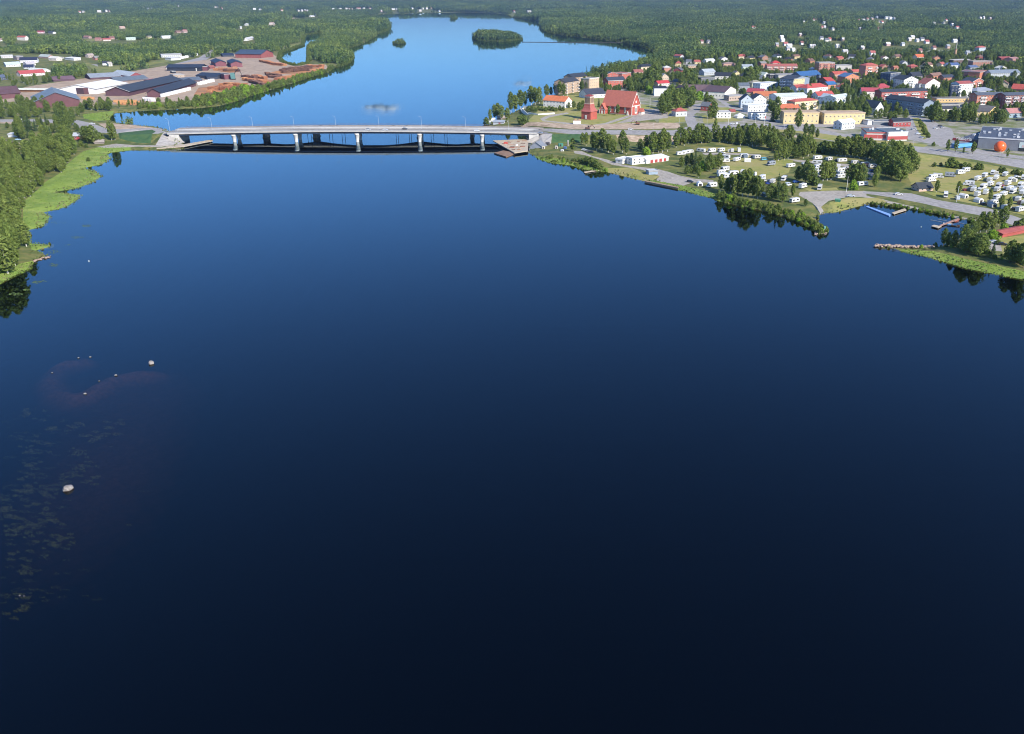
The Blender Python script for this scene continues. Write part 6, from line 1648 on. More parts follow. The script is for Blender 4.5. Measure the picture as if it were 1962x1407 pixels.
def scatter(name, pts, coll, nvar, kind='stuff', label=None):
    """pts: array x y z scale"""
    me = bpy.data.meshes.new(name)
    n = len(pts)
    me.vertices.add(n); me.vertices.foreach_set('co', np.ascontiguousarray(pts[:, :3], np.float32).ravel())
    rng = np.random.default_rng(n)
    for nm, ty, val in (('scl', 'FLOAT', pts[:, 3]), ('rot', 'FLOAT', rng.uniform(0, 6.283, n))):
        a = me.attributes.new(nm, ty, 'POINT'); a.data.foreach_set('value', np.ascontiguousarray(val, np.float32))
    a = me.attributes.new('idx', 'INT', 'POINT'); a.data.foreach_set('value', rng.integers(0, nvar, n).astype(np.int32))
    ng = bpy.data.node_groups.new(name, 'GeometryNodeTree')
    ng.interface.new_socket('Geometry', in_out='INPUT', socket_type='NodeSocketGeometry')
    ng.interface.new_socket('Geometry', in_out='OUTPUT', socket_type='NodeSocketGeometry')
    N = ng.nodes; L = ng.links
    gi = N.new('NodeGroupInput'); go = N.new('NodeGroupOutput')
    ci = N.new('GeometryNodeCollectionInfo'); ci.inputs['Collection'].default_value = coll; ci.inputs['Separate Children'].default_value = True; ci.inputs['Reset Children'].default_value = True
    ip = N.new('GeometryNodeInstanceOnPoints'); ip.inputs['Pick Instance'].default_value = True
    def attr(nm, ty):
        a = N.new('GeometryNodeInputNamedAttribute'); a.data_type = ty; a.inputs['Name'].default_value = nm
        return a.outputs['Attribute']
    cx = N.new('ShaderNodeCombineXYZ')
    L.new(attr('rot', 'FLOAT'), cx.inputs['Z'])
    L.new(gi.outputs[0], ip.inputs['Points']); L.new(ci.outputs[0], ip.inputs['Instance'])
    L.new(attr('idx', 'INT'), ip.inputs['Instance Index']); L.new(cx.outputs[0], ip.inputs['Rotation']); L.new(attr('scl', 'FLOAT'), ip.inputs['Scale'])
    L.new(ip.outputs[0], go.inputs[0])
    o = put(name, me, kind=kind)
    md = o.modifiers.new('scatter', 'NODES'); md.node_group = ng
    return o

FL_S = leaf_mat('forest_spruce', '3c5438', '48603e', '2c4230', 0.15, None, True)
FL_L = leaf_mat('forest_leafy', '587240', '6a804a', '445c34', 0.25, None, True)
FL_P = leaf_mat('forest_pine', '486040', '586c46', '365038', 0.15, None, True)
C_MIX = patch_collection('forest_patches', range(700, 706), ['s', 's', 'p', 'p', 'l'], 18, 20, 44, [FL_S, FL_L, FL_P])
C_LEAF = patch_collection('leafy_patches', range(720, 726), ['l', 'l', 'l', 'p', 's'], 16, 20, 46, [FL_S, FL_L, FL_P])

# open ground where no wood stands (photograph pixels)
CLEAR = [[(1015, 262), (940, 245), (935, 232), (1010, 205), (1085, 175), (1130, 152), (1200, 138), (1300, 130), (1400, 128), (1560, 128), (1700, 128), (1830, 128), (1980, 132), (2100, 140), (2100, 700), (1600, 480), (1380, 400), (1000, 310)],
         [(-80, 186), (60, 163), (150, 150), (240, 137), (330, 122), (400, 112), (440, 101), (530, 100), (560, 116), (640, 122), (640, 140), (520, 172), (420, 200), (200, 235), (340, 240), (350, 292), (200, 292), (130, 400), (80, 560), (-200, 700), (-200, 200)],
         T(t1, (780, 690), (930, 640), (1050, 690), (1480, 660), (1800, 590), (1948, 560), (1948, 640), (1400, 720), (1120, 770), (900, 790)),
         T(t1, (-60, 560), (820, 560), (840, 640), (480, 700), (500, 800), (-60, 900)), T(t2, (840, 535), (1300, 440), (1310, 470), (1000, 530)), T(t2, (505, 430), (520, 445), (420, 560), (200, 660), (-10, 700), (-60, 660), (250, 560)),
         T(t2, (890, 330), (960, 245), (1040, 245), (1070, 300), (1000, 340)), T(t2, (1100, 265), (1180, 175), (1250, 185), (1540, 205), (1530, 245), (1280, 250)), T(t5, (365, 130), (490, 118), (600, 80), (1010, 75), (1020, 100), (700, 115), (500, 150), (375, 150)),
         [(0, 37), (110, 35), (230, 38.5), (220, 41), (100, 40.5), (0, 43)], [(300, 47), (380, 45), (400, 47), (320, 50)], [(1290, 50), (1420, 47), (1500, 49), (1400, 52), (1300, 53)], [(1560, 30), (1700, 28), (1760, 30), (1640, 32)], [(1800, 42), (1900, 40), (1980, 42), (1900, 45)], [(420, 60), (500, 57), (520, 59), (440, 63)], [(150, 76), (210, 73), (230, 76), (170, 80)], [(1120, 52), (1200, 50), (1230, 52), (1150, 55)],
         T(tile(1240, 0, 5.45), (1085, 285), (1165, 285), (1165, 325), (1085, 320))]
CLW = [[tuple(G(p))[:2] for p in poly] for poly in CLEAR]

def wood_points():
    out_mix, out_leaf = [], []
    rng = np.random.default_rng(5)
    for y0_, y1_, st, sc in ((600, 2600, 15.5, 1.0), (2600, 5200, 21.0, 1.35), (5200, 9500, 32.0, 1.8)):
        ys = np.arange(y0_, y1_, st)
        X, Y = [], []
        for y in ys:
            xm = 0.66 * y + 60; xM = 0.52 * y + 60
            xs = np.arange(-xm, xM, st)
            X.append(xs + rng.uniform(-st * .35, st * .35, xs.shape)); Y.append(np.full(xs.shape, y) + rng.uniform(-st * .35, st * .35, xs.shape))
        X = np.concatenate(X); Y = np.concatenate(Y)
        ok = ~in_water(X, Y)
        X, Y = X[ok], Y[ok]
        d = dist_segs(X, Y, SEGS)
        ok = d > 4.5 * sc
        lg = np.array([(*a_, *b_) for a_, b_ in zip(LAGOON, LAGOON[1:] + LAGOON[:1])])
        ok &= dist_segs(X, Y, lg) > 14.0
        X, Y = X[ok], Y[ok]
        for p in CLW:
            m = ~pip(X, Y, p); X, Y = X[m], Y[m]
        Z = hfun(X, Y)
        px, py = unproj(X, Y, Z)
        _, pt = unproj(X, Y, Z + 16.0 * sc)
        hwx = 12.0 * sc * (py + 19.5) / 126.0
        ok = (px > -40) & (px < 2010) & (py > -18)
        for bx0, by0, bx1, by1, by, keep, dep in BOXES:
            yb = by0 + (by1 - by0) * keep
            hit = (px + hwx > bx0) & (px - hwx < bx1) & (py > by0) & (pt < yb) & (Y < by + dep + 8)
            ok &= ~hit
        X, Y, Z, px, py = X[ok], Y[ok], Z[ok], px[ok], py[ok]
        stand = np.sin(X / 95 + 1.7 * np.sin(Y / 210)) * np.sin(Y / 160 + 1.3 * np.sin(X / 170)) + 0.5 * np.sin(X / 37 + Y / 53)
        S = sc * rng.uniform(0.8, 1.15, len(X)) * (1 + 0.22 * stand)
        leaf = ((px < 760) & (py > 40) & (rng.uniform(0, 1, len(X)) < 0.75)) | ((stand > 0.75) & (rng.uniform(0, 1, len(X)) < 0.8))
        gap = (stand < -1.15) & (rng.uniform(0, 1, len(X)) < 0.6)
        S = np.where(gap, S * 0.45, S)
        dd = dist_segs(X, Y, SEGS)
        S = S * (0.55 + 0.45 * np.clip(dd / 26.0, 0, 1))
        isl = pip(X, Y, ISLANDS[0])
        leaf &= ~isl
        S = np.where(isl, S * 1.12, S)
        A = np.column_stack([X, Y, Z - 0.2, S])
        out_mix.append(A[~leaf]); out_leaf.append(A[leaf])
    return np.concatenate(out_mix), np.concatenate(out_leaf)
_wm, _wl = wood_points()
print('WOOD', len(_wm), len(_wl), 'TREES', len(TREES))
scatter('forest', _wm, C_MIX, 6)
scatter('leafy_forest', _wl, C_LEAF, 6)
def shore_undergrowth():
    rng = np.random.default_rng(77)
    out = []
    for isl in ISLANDS + [LAGOON]:
        for a, b in zip(isl, isl[1:] + isl[:1]):
            L = math.dist(a, b)
            for _ in range(max(2, int(L / 2.2))):
                t = rng.uniform(0, 1)
                out.append((a[0] + (b[0] - a[0]) * t + rng.uniform(-3, 3), a[1] + (b[1] - a[1]) * t + rng.uniform(-3, 3), 0, rng.uniform(0.7, 1.3)))
    for x1, y1, x2, y2 in SEGS:
        if 1300 < (y1 + y2) / 2 < 5200:
            L = math.hypot(x2 - x1, y2 - y1)
            for _ in range(int(L / 4)):
                t = rng.uniform(0, 1); out.append((x1 + (x2 - x1) * t + rng.uniform(-5, 5), y1 + (y2 - y1) * t + rng.uniform(-5, 5), 0, rng.uniform(0.7, 1.4)))
    A = np.array(out)
    A = A[~in_water(A[:, 0], A[:, 1])]
    A[:, 2] = hfun(A[:, 0], A[:, 1]) - 0.2
    c = bpy.data.collections.new('undergrowth_kinds')
    for q in KIND['shrub']:
        c.objects.link(bpy.data.objects.new('undergrowth', q[0]))
    scatter('undergrowth', A, c, 3)
shore_undergrowth()

# ------------------------------------------------------------------ more trees and small houses at the wood edge of the town
def single_collection():
    c = bpy.data.collections.new('town_tree_kinds')
    rng = np.random.default_rng(8)
    for i, k in enumerate(['birch', 'leafy', 'birch', 'pine', 'spruce', 'leafy']):
        o = bpy.data.objects.new('town_tree', KIND[k][i % len(KIND[k])][0])
        c.objects.link(o)
    return c

def town_points():
    rng = np.random.default_rng(17)
    poly = [tuple(G(p))[:2] for p in [(1100, 168), (1160, 142), (1250, 124), (1330, 112), (1560, 108), (1980, 110), (2010, 140), (2010, 232), (1900, 236), (1780, 232), (1640, 226), (1500, 230), (1420, 205), (1380, 190), (1240, 178), (1150, 180)]]
    xs = [p[0] for p in poly]; ys = [p[1] for p in poly]
    n = 17000
    X = rng.uniform(min(xs), max(xs), n); Y = rng.uniform(min(ys), max(ys), n)
    m = pip(X, Y, poly); X, Y = X[m], Y[m]
    road = np.zeros(len(X), bool)
    for nm, _m, p in REG:
        if nm == 'road':
            road |= pip(X, Y, p)
    X, Y = X[~road], Y[~road]
    Z = hfun(X, Y); H = rng.uniform(0.6, 1.15, len(X))
    px, py = unproj(X, Y, Z); _, pt = unproj(X, Y, Z + 12 * H)
    hw = 2.6 * (py + 19.5) / 126
    ok = np.ones(len(X), bool)
    for bx0, by0, bx1, by1, by, keep, dep in BOXES:
        yb = by0 + (by1 - by0) * min(keep, 0.55)
        ok &= ~((px + hw > bx0) & (px - hw < bx1) & (pt < yb) & (py > by0) & (Y < by + 2))
    for hx, hy, rz, W, dp in HOUSES:            # never inside a house
        dx, dy = X - hx, Y - hy
        u = dx * math.cos(rz) + dy * math.sin(rz); v = -dx * math.sin(rz) + dy * math.cos(rz)
        ok &= ~((abs(u) < W + 2) & (v > -2) & (v < dp + 2))
    return np.column_stack([X, Y, Z - 0.1, H])[ok]

scatter('town_trees', town_points(), single_collection(), 6)

# ------------------------------------------------------------------ vehicles
def extr(prof, w, mat, name):
    return MB().prism(prof, 'y', -w / 2, w / 2).me(name, [mat])
def wheel(r, w):
    return MB().tube((0, -w / 2, 0), (0, w / 2, 0), r, r, 12).me('wheel', [M_TYRE])
WH = wheel(0.32, 0.22)
_vm = {}
def vmesh(key, fn):
    if key not in _vm:
        _vm[key] = fn()
    return _vm[key]
M_CARAVAN = [paint('d0d0ce', 0.35, 0.08), paint('c2c1bc', 0.35, 0.08), paint('d6d4ce', 0.35, 0.06)]

def caravan(c, rz, label, group, v=0, L=6.2):
    t = thing('caravan', label, 'caravan', c, rz, group)
    h = L / 2
    prof = [(-h, 0.5), (h * .96, 0.5), (h, 1.2), (h * .93, 2.35), (h * .82, 2.62), (-h * .86, 2.65), (-h * .98, 2.3)]
    put('body', vmesh(('cb', v, L), lambda: extr(prof, 2.3, M_CARAVAN[v], 'body')), t)
    for s in (-1, 1):
        put('window', vmesh(('cw', L), lambda: MB().box(-h * .7, -h * .2, -0.02, 0.02, 1.35, 2.0).box(h * .25, h * .75, -0.02, 0.02, 1.35, 2.0).me('window', [M_GLASS2])), t, (0, s * 1.17, 0))
        put('wheel', WH, t, (-0.1, s * 1.02, 0.32))
    put('front_window', vmesh(('cf', L), lambda: MB().box(-0.02, 0.02, -0.85, 0.85, 1.45, 2.05).me('front_window', [M_GLASS2])), t, (h * .985, 0, 0))
    put('stripe', vmesh(('cs', L, v), lambda: MB().box(-h * .9, h * .85, -1.165, 1.165, 0.95, 1.08).me('stripe', [paint(['8a98a8', 'a8a098', '9aa4ac'][v], 0.5, 0.05)])), t)
    put('drawbar', vmesh(('cd', L), lambda: MB().prism([(h * .9, -0.6), (h + 1.2, 0), (h * .9, 0.6)], 'z', 0.42, 0.52).me('drawbar', [M_DARK])), t)
    if v == 1 or (v == 0 and int(c.x * 7) % 3 == 0):
        hc = ['8a929c', '5f6d7a', 'b8b4a8', '8a6a5c', '6a7a6c'][int(abs(c.x) * 3) % 5]
        put('awning', vmesh(('aw', L, hc), lambda: MB().prism([(1.2, 0.05), (3.5, 0.05), (3.5, 1.9), (1.2, 2.45)], 'x', -h * .55, h * .45).me('awning', [paint(hc, 0.8, 0.1)])), t)
    put('roof_hatch', vmesh(('ch', L), lambda: MB().box(-.4, .4, -.35, .35, 2.63, 2.75).me('roof_hatch', [M_GALV])), t, (-0.4, 0, 0))
    return t

def motorhome(c, rz, label, group, v=0, L=6.8):
    t = thing('motorhome', label, 'motorhome', c, rz, group)
    h = L / 2
    prof = [(-h, 0.5), (h * .98, 0.5), (h, 1.05), (h * .86, 1.25), (h * .62, 2.0), (h * .72, 2.2), (h * .66, 2.85), (h * .5, 3.0), (-h * .97, 3.0)]
    put('body', vmesh(('mb', v, L), lambda: extr(prof, 2.25, M_CARAVAN[v % 3] if v < 3 else paint('8a919c', 0.35, 0.06), 'body')), t)
    put('windscreen', vmesh(('mw', L), lambda: MB().prism([(h * .87, 1.30), (h * .64, 2.0), (h * .60, 1.96), (h * .82, 1.26)], 'y', -0.98, 0.98).me('windscreen', [M_GLASS2])), t, (0.04, 0, 0.02))
    for s in (-1, 1):
        put('window', vmesh(('ms', L), lambda: MB().box(h * .42, h * .68, -0.02, 0.02, 1.3, 1.85).box(-h * .75, -h * .35, -0.02, 0.02, 1.6, 2.2).box(-h * .1, h * .2, -0.02, 0.02, 1.6, 2.2).me('window', [M_GLASS2])), t, (0, s * 1.14, 0))
        for x in (h * .6, -h * .55):
            put('wheel', WH, t, (x, s * 1.0, 0.32))
    put('roof_hatch', vmesh(('mh',), lambda: MB().box(-.4, .4, -.35, .35, 2.98, 3.12).me('roof_hatch', [M_GALV])), t, (-0.6, 0, 0))
    return t

def car(c, rz, label, group, hexc='b8bcc0', est=0.0):
    t = thing('car', label, 'car', c, rz, group)
    prof = [(-2.15, 0.35), (2.15, 0.35), (2.22, 0.72), (1.15, 0.95), (0.35, 1.42), (-1.15 - est, 1.47), (-1.95, 1.02), (-2.22, 0.9)]
    put('body', vmesh(('kb', hexc, est), lambda: extr(prof, 1.78, paint(hexc, 0.25, 0.04), 'body')), t)
    put('glass', vmesh(('kg', est), lambda: MB().prism([(1.02, 0.98), (0.30, 1.37), (-1.12 - est, 1.41), (-1.78, 1.05)], 'y', -0.905, 0.905).prism([(1.13, 1.0), (0.36, 1.44), (0.30, 1.38), (1.05, 0.96)], 'y', -0.72, 0.72).me('glass', [M_GLASS2])), t)
    for s in (-1, 1):
        for x in (1.35, -1.35):
            put('wheel', WH, t, (x, s * 0.80, 0.32))
    return t

def van(c, rz, label, group, hexc='c8ccd0'):
    t = thing('van', label, 'van', c, rz, group)
    prof = [(-2.6, 0.4), (2.5, 0.4), (2.6, 0.95), (1.9, 1.2), (1.15, 2.0), (0.8, 2.15), (-2.5, 2.2), (-2.6, 1.9)]
    put('body', vmesh(('vb', hexc), lambda: extr(prof, 1.95, paint(hexc, 0.3, 0.05), 'body')), t)
    put('glass', vmesh(('vg',), lambda: MB().prism([(1.75, 1.25), (1.05, 1.92), (0.2, 1.95), (0.2, 1.3)], 'y', -0.99, 0.99).box(-2.2, -0.1, -0.99, 0.99, 1.35, 1.9).me('glass', [M_GLASS2])), t)
    for s in (-1, 1):
        for x in (1.6, -1.6):
            put('wheel', WH, t, (x, s * 0.88, 0.32))
    return t

def tent(c, rz, label, group, hexc='dcdad4', L=4.5, W=3.2, H=2.6):
    t = thing('tent', label, 'tent', c, rz, group)
    mt = paint(hexc, 0.8, 0.08)
    MB().prism([(-W / 2, 0), (W / 2, 0), (W / 2, H * .65), (W * .22, H * .93), (0, H), (-W * .22, H * .93), (-W / 2, H * .65)], 'y', -L / 2, L / 2).put('canopy', [mt], t)
    MB().box(-W * .28, W * .28, -L / 2 - 0.03, -L / 2 - 0.004, 0.05, H * .6).put('doorway', [M_DARK], t)
    for s in (-1, 1):
        MB().tube((s * W / 2, -L / 2, 0), (s * (W / 2 + 0.9), -L / 2 - 0.5, 0), 0.02, 0.02, 4).put('guy_line', [M_GALV], t)
    return t

SPOTS = []        # (point, rz, kind, colour, place)
def spots(tl, place, lst):
    for it in lst:
        x, y, k, a = it[:4]
        SPOTS.append((G(tl(x, y)), R(a), k, it[4] if len(it) > 4 else None, place))
spots(tR, 'in the right-hand camping field', [(1095, 440, 'c', 48), (1225, 380, 'c', 50), (1375, 335, 'c', 60), (1605, 365, 'c', 52), (1440, 425, 'c', 55), (1315, 470, 'c', 50), (1945, 425, 'c', 60), (1655, 530, 'm', 46), (1715, 465, 'c', 48), (925, 540, 'm', -20), (1195, 600, 'm', 44), (1330, 545, 'c', 48), (1480, 580, 'm', 50), (1455, 650, 'c', 46), (1885, 570, 'm', 52), (1745, 690, 'm', 46), (1690, 630, 'c', 48),
    (1015, 650, 'c', 52), (1090, 740, 'm', 50), (1245, 700, 'm', 56), (1455, 790, 'c', 40), (1575, 735, 'c', 46), (1845, 830, 'c', 48), (1935, 700, 'c', 50), (1915, 640, 'm', 52), (1625, 985, 'c', 20), (1885, 1025, 'm', 35), (1400, 890, 'c', 30), (1960, 900, 'c', 48), (1980, 560, 'c', 50), (2000, 760, 'm', 46)])
spots(tR, 'in the right-hand camping field', [(1830, 392, 'k', 20, 'c8ccd0'), (1600, 605, 'k', 60, 'b0b4ba'), (1210, 900, 'k', 20, '2a3040'), (1560, 560, 'k', 50, '8a4a4a'), (1790, 600, 'k', 50, '9aa0a8'), (1140, 620, 'k', 50, 'c4c8cc'), (1000, 560, 'k', -15, 'a8adb4'), (1800, 990, 'k', 20, '3a4450'), (880, 640, 'k', 20, '8a3a3a')])
spots(tR, 'in the right-hand camping field', [(830, 770, 't', 30, 'd8d6d0'), (1110, 850, 't', 20, 'dcdad4'), (1365, 935, 't', 10, 'a8a8a6')])
spots(tR, 'beside the camp cabin', [(230, 470, 'm', 25), (250, 420, 'm', 25), (365, 400, 'm', -20), (585, 380, 'm', -18, 'g'), (775, 330, 'm', 25), (865, 290, 'm', 28), (500, 755, 'm', 70), (715, 800, 'v', 80, 'b8c0cc')])
spots(tM, 'on the middle camp lawn', [(845, 250, 'c', 25), (1060, 275, 'c', 40), (1305, 300, 'c', 15), (1550, 340, 'c', 20), (1735, 375, 'c', 20), (1880, 410, 'c', 15), (340, 400, 'c', 35), (840, 340, 'c', -25), (855, 420, 'c', 30), (845, 470, 'c', 28), (835, 525, 'c', 25), (845, 580, 'c', 20), (1240, 430, 'm', 70), (1270, 490, 'c', 30), (1300, 550, 'c', 25), (1275, 605, 'c', 20), (1385, 470, 'c', 40), (215, 650, 'm', 60), (570, 790, 'm', 45), (885, 820, 'm', 68), (410, 1060, 'c', 30), (1690, 745, 'c', 20)])
spots(tM, 'on the middle camp lawn', [(600, 345, 'k', 30, 'c0c6cc'), (1220, 290, 'k', 15, '20242a'), (1880, 480, 'k', 25, '4a5c88'), (440, 690, 'k', 30, '3a64a8'), (1475, 955, 'k', -10, 'c4ccd8'), (290, 750, 'v', 40, 'c0c8d0'), (1960, 500, 'k', 20, '5a7890'), (0, 700, 'c', 60), (1850, 640, 'k', 20, '2a3644')])
spots(tL, 'on the upper camp lawn', [(50, 190, 'c', 20), (150, 165, 'c', 25), (235, 150, 'c', 30), (475, 125, 'c', -40), (690, 130, 'm', 30), (890, 115, 'c', 40), (1125, 128, 'c', 80), (1260, 122, 'm', 85), (900, 200, 'c', -40), (985, 260, 'c', -35), (965, 340, 'c', 0), (1215, 315, 'c', 50), (1365, 235, 'c', 10), (1635, 265, 'c', 25), (1925, 405, 'm', 30, 'g')])
spots(tL, 'on the upper camp lawn', [(1445, 330, 't', 75, 'dcdcda'), (1790, 300, 'v', 20, '58a0b4'), (1570, 240, 'k', 30, '3a3e44')])
spots(tL, 'in the shore row of the camp', [(960, 520, 'm', 30), (900, 590, 'm', 25), (920, 640, 'c', 25), (1010, 665, 'c', 30), (1150, 600, 'c', 20), (1340, 590, 'm', 70), (1530, 620, 'c', -40), (1740, 700, 'm', 55), (1750, 760, 'm', 50)])
spots(tL, 'in the shore row of the camp', [(1890, 800, 'k', 15, '28408a'), (710, 670, 'k', 25, '2c3440'), (440, 825, 't', 5, 'dcdcdc'), (240, 760, 'k', -25, '30363e'), (690, 860, 'm', 15), (1820, 1050, 't', 20, '4a6a80'), (1080, 900, 'c', 20)])
ROADCARS = [(t5, [(885, 860, 10, 'c8ccd0'), (930, 855, 80, 'dcdcdc'), (250, 762, 0, 'c8d0d4'), (1080, 880, 0, '2a3038'), (1190, 885, 0, 'a84a44'), (1250, 882, 0, 'c8c8cc'), (1460, 880, 70, '4a6a9a')], 'near the town junction'), (t6, [(862, 962, 10, 'c4ccd8'), (815, 915, 10, 'b4b8be'), (905, 1000, 10, '8a929c'), (1090, 880, 5, '3a3e46'), (1050, 905, 5, 'c8c8c8'), (1120, 895, 5, 'b0b0b4'), (1900, 820, 20, '30343c'), (690, 745, 15, 'dcdcdc')], 'in the town car parks'),
            (tH, [(400, 25, -5, 'd8d8d8'), (1690, 650, -15, '2c3036'), (1600, 625, -10, 'c8ccd0')], 'on the shore road'), (t4, [(1080, 1130, -25, 'c4c8cc'), (1115, 1142, -25, '8a8f96'), (1150, 1152, -25, '3c4248'), (960, 1095, 10, '30343a'), (610, 925, 2, '8a9ab0'), (1560, 915, 2, 'd8d8d8')], 'near the church road'), (tV, [(250, 55, 0, 'd8dcdc'), (190, 265, 0, '9ac0d8'), (80, 290, 5, '8a5a80'), (130, 300, 5, 'b05a58'), (960, 100, 0, 'c8c8c8')], 'on the left bank')]
for tl, lst, place in ROADCARS:
    for x, y, a, hc in lst:
        SPOTS.append((G(tl(x, y)), R(a), 'k', hc, place))
CN = {'c8ccd0': 'silver', 'b0b4ba': 'grey', '2a3040': 'navy', '8a4a4a': 'maroon', '9aa0a8': 'grey', 'c4c8cc': 'silver', 'a8adb4': 'grey', '3a4450': 'dark grey', '8a3a3a': 'dark red', 'c0c6cc': 'silver', '20242a': 'black', '4a5c88': 'blue', '3a64a8': 'bright blue', 'c4ccd8': 'silver blue', '5a7890': 'teal', '2a3644': 'navy', '3a3e44': 'dark grey', '28408a': 'deep blue', '2c3440': 'black', '30363e': 'black', 'dcdcdc': 'white', 'c8d0d4': 'silver', '2a3038': 'black', 'a84a44': 'red', 'c8c8cc': 'silver', '4a6a9a': 'blue', 'b4b8be': 'grey', '8a929c': 'grey', '3a3e46': 'black', 'c8c8c8': 'silver', 'b0b0b4': 'grey', '30343c': 'black', 'd8d8d8': 'white', '2c3036': 'black', '8a8f96': 'grey', '3c4248': 'dark grey', '30343a': 'black', '8a9ab0': 'blue-grey', 'd8dcdc': 'white', '9ac0d8': 'pale blue', '8a5a80': 'purple', 'b05a58': 'red'}
KW = dict(c='white caravan', m='white motorhome', v='van', t='tent awning', k='car')
def park():
    groups = {}
    for i, s in enumerate(SPOTS):
        w = KW[s[2]]
        if s[2] == 'k':
            w = CN.get(s[3], 'grey') + ' car'
        if s[2] == 'm' and s[3] == 'g':
            w = 'grey motorhome'
        if s[2] == 'v':
            w = {'58a0b4': 'turquoise van', 'b8c0cc': 'pale grey van'}.get(s[3], 'silver van')
        if s[2] == 't':
            w = {'4a6a80': 'blue-grey tent', 'a8a8a6': 'grey tent'}.get(s[3], 'white tent')
        groups.setdefault((w, s[4]), []).append(s)
    k = 0
    for (w, place), lst in groups.items():
        lst.sort(key=lambda s: unproj(s[0].x, s[0].y, s[0].z)[0])
        for i, (c, rz, kd, col, _p) in enumerate(lst):
            lab = '%s %s' % (w, place) if len(lst) == 1 else '%s %s, %s from the left' % (w, place, ordw(i + 1))
            grp = 'vehicles ' + place
            k += 1
            c = c + Vector((0, 0, 0.03))
            if kd == 'c':
                caravan(c, rz + (math.pi if k % 3 == 0 else 0), lab, grp, k % 3, (6.2, 5.4, 7.0)[k % 3])
            elif kd == 'm':
                motorhome(c, rz + (math.pi if k % 2 else 0), lab, grp, 3 if col == 'g' else k % 3)
            elif kd == 'k':
                car(c, rz, lab, grp, col, 0.5 if k % 2 else 0.0)
            elif kd == 'v':
                van(c, rz, lab, grp, col)
            else:
                tent(c, rz, lab, grp, col)
park()
# traffic on the bridge
for px, col, nm, yy in ((707, 'a8acb2', 'grey car driving on the middle of the bridge', 6.0), (741, 'c4c8cc', 'silver car following the grey car on the bridge', 4.0), (915, 'd8d8d8', 'white car on the right half of the bridge', 4.5), (1036, '8a9ab4', 'blue-grey car leaving the bridge on the right', 5.5), (775, '5a5e64', 'dark car near the far rail of the bridge', 11.0)):
    x = ray(px, 249, 9)[0]
    car((x, BR_Y0 + yy, deck_z(x) + 0.03 if x < BR_XR else hz(x, BR_Y0 + yy)), 0, nm, 'cars on the bridge', col)

# ------------------------------------------------------------------ shore: jetties, boats, rocks
def slab(name, label, cat, pts, z0, z1, mat, z=None, part='deck', legs=0):
    """flat platform whose corners are photograph pixels at height z1"""
    w = [ray(p[0], p[1], z1) for p in pts]
    cx = sum(p[0] for p in w) / len(w); cy = sum(p[1] for p in w) / len(w)
    t = thing(name, label, cat, (cx, cy, 0))
    MB().prism([(p[0] - cx, p[1] - cy) for p in w], 'z', z0, z1).put(part, [mat], t)
    if legs:
        for p in w:
            MB().tube((0.9 * (p[0] - cx), 0.9 * (p[1] - cy), -2.0), (0.9 * (p[0] - cx), 0.9 * (p[1] - cy), z0), 0.14, 0.14, 6).put('leg', [M_WOOD], t)
    return t
slab('floating_pontoon', 'long bright blue and white floating pontoon in the harbour bay', 'pontoon', [tH(-5, 168), tH(10, 160), tH(300, 262), tH(300, 282), tH(285, 284)], -0.1, 0.45, paint('7ea6e0', 0.4, 0.08))
slab('jetty', 'pale grey plank jetty beside the blue pontoon', 'jetty', [tH(315, 245), tH(345, 262), tH(500, 212), tH(480, 190)], 0.4, 0.65, M_PALEW, legs=1)
slab('jetty', 'T-shaped harbour jetty end with pale planks', 'jetty', [tH(805, 412), tH(840, 395), tH(935, 415), tH(895, 436)], 0.4, 0.65, M_PALEW, legs=1)
slab('gangway', 'reddish gangway leading from the shore to the jetty end', 'gangway', [tH(905, 402), tH(925, 410), tH(1165, 325), tH(1140, 312)], 0.45, 0.66, paint('a8806e', 0.9, 0.2), legs=1)
slab('jetty', 'long thin wooden jetty on the marsh shore below the bridge', 'jetty', [tK(645, 432), tK(655, 442), tK(925, 398), tK(915, 390)], 0.35, 0.6, M_PALEW, legs=1)
slab('ramp_wall', 'low timber edge wall along the camp shore', 'wall', [tK(1285, 520), tK(1280, 530), tK(1630, 600), tK(1635, 590)], -0.2, 1.1, M_WOOD)
def boat(p, rz, label, hull, L=4.6):
    c = G(p, 0.0)
    t = thing('boat', label, 'boat', c, rz, 'boats at the jetty')
    V = []; F = []
    secs = [(-0.5, 0.75, 0.7), (-0.2, 0.85, 0.75), (0.15, 0.8, 0.8), (0.38, 0.45, 0.9), (0.5, 0.03, 1.0)]
    for x, w, h in secs:
        V += [(x * L, -w, h * .75), (x * L, -w * .55, -0.25), (x * L, w * .55, -0.25), (x * L, w, h * .75)]
    for i in range(len(secs) - 1):
        for j in range(3):
            a = i * 4 + j
            F.append((a, a + 1, a + 5, a + 4))
    F.append((0, 1, 2, 3))
    put('hull', mesh_np('hull', V, F, [paint(hull, 0.4, 0.06)]), t)
    MB().box(-0.45 * L, 0.25 * L, -0.6, 0.6, 0.05, 0.1).put('floor', [paint('b8b4a8', 0.7, 0.1)], t)
    for x in (-0.25, 0.1):
        MB().box(x * L - .15, x * L + .15, -0.68, 0.68, 0.32, 0.38).put('thwart', [M_PALEW], t)
    MB().box(-0.54 * L, -0.5 * L - 0.02, -0.18, 0.18, 0.1, 0.95).put('outboard', [M_DARK], t)
boat(tH(1010, 392), R(-25), 'white and blue open boat nearest the jetty end', 'd8dcdc')
boat(tH(1065, 408), R(-25), 'blue covered open boat beside the white one', '3a86c0')
boat(tH(1120, 352), R(30), 'red open boat at the shore end of the gangway', 'b8584a', 4.2)
boat(tH(1110, 412), R(-20), 'dark brown rowing boat outermost at the jetty', '5a4438', 4.2)
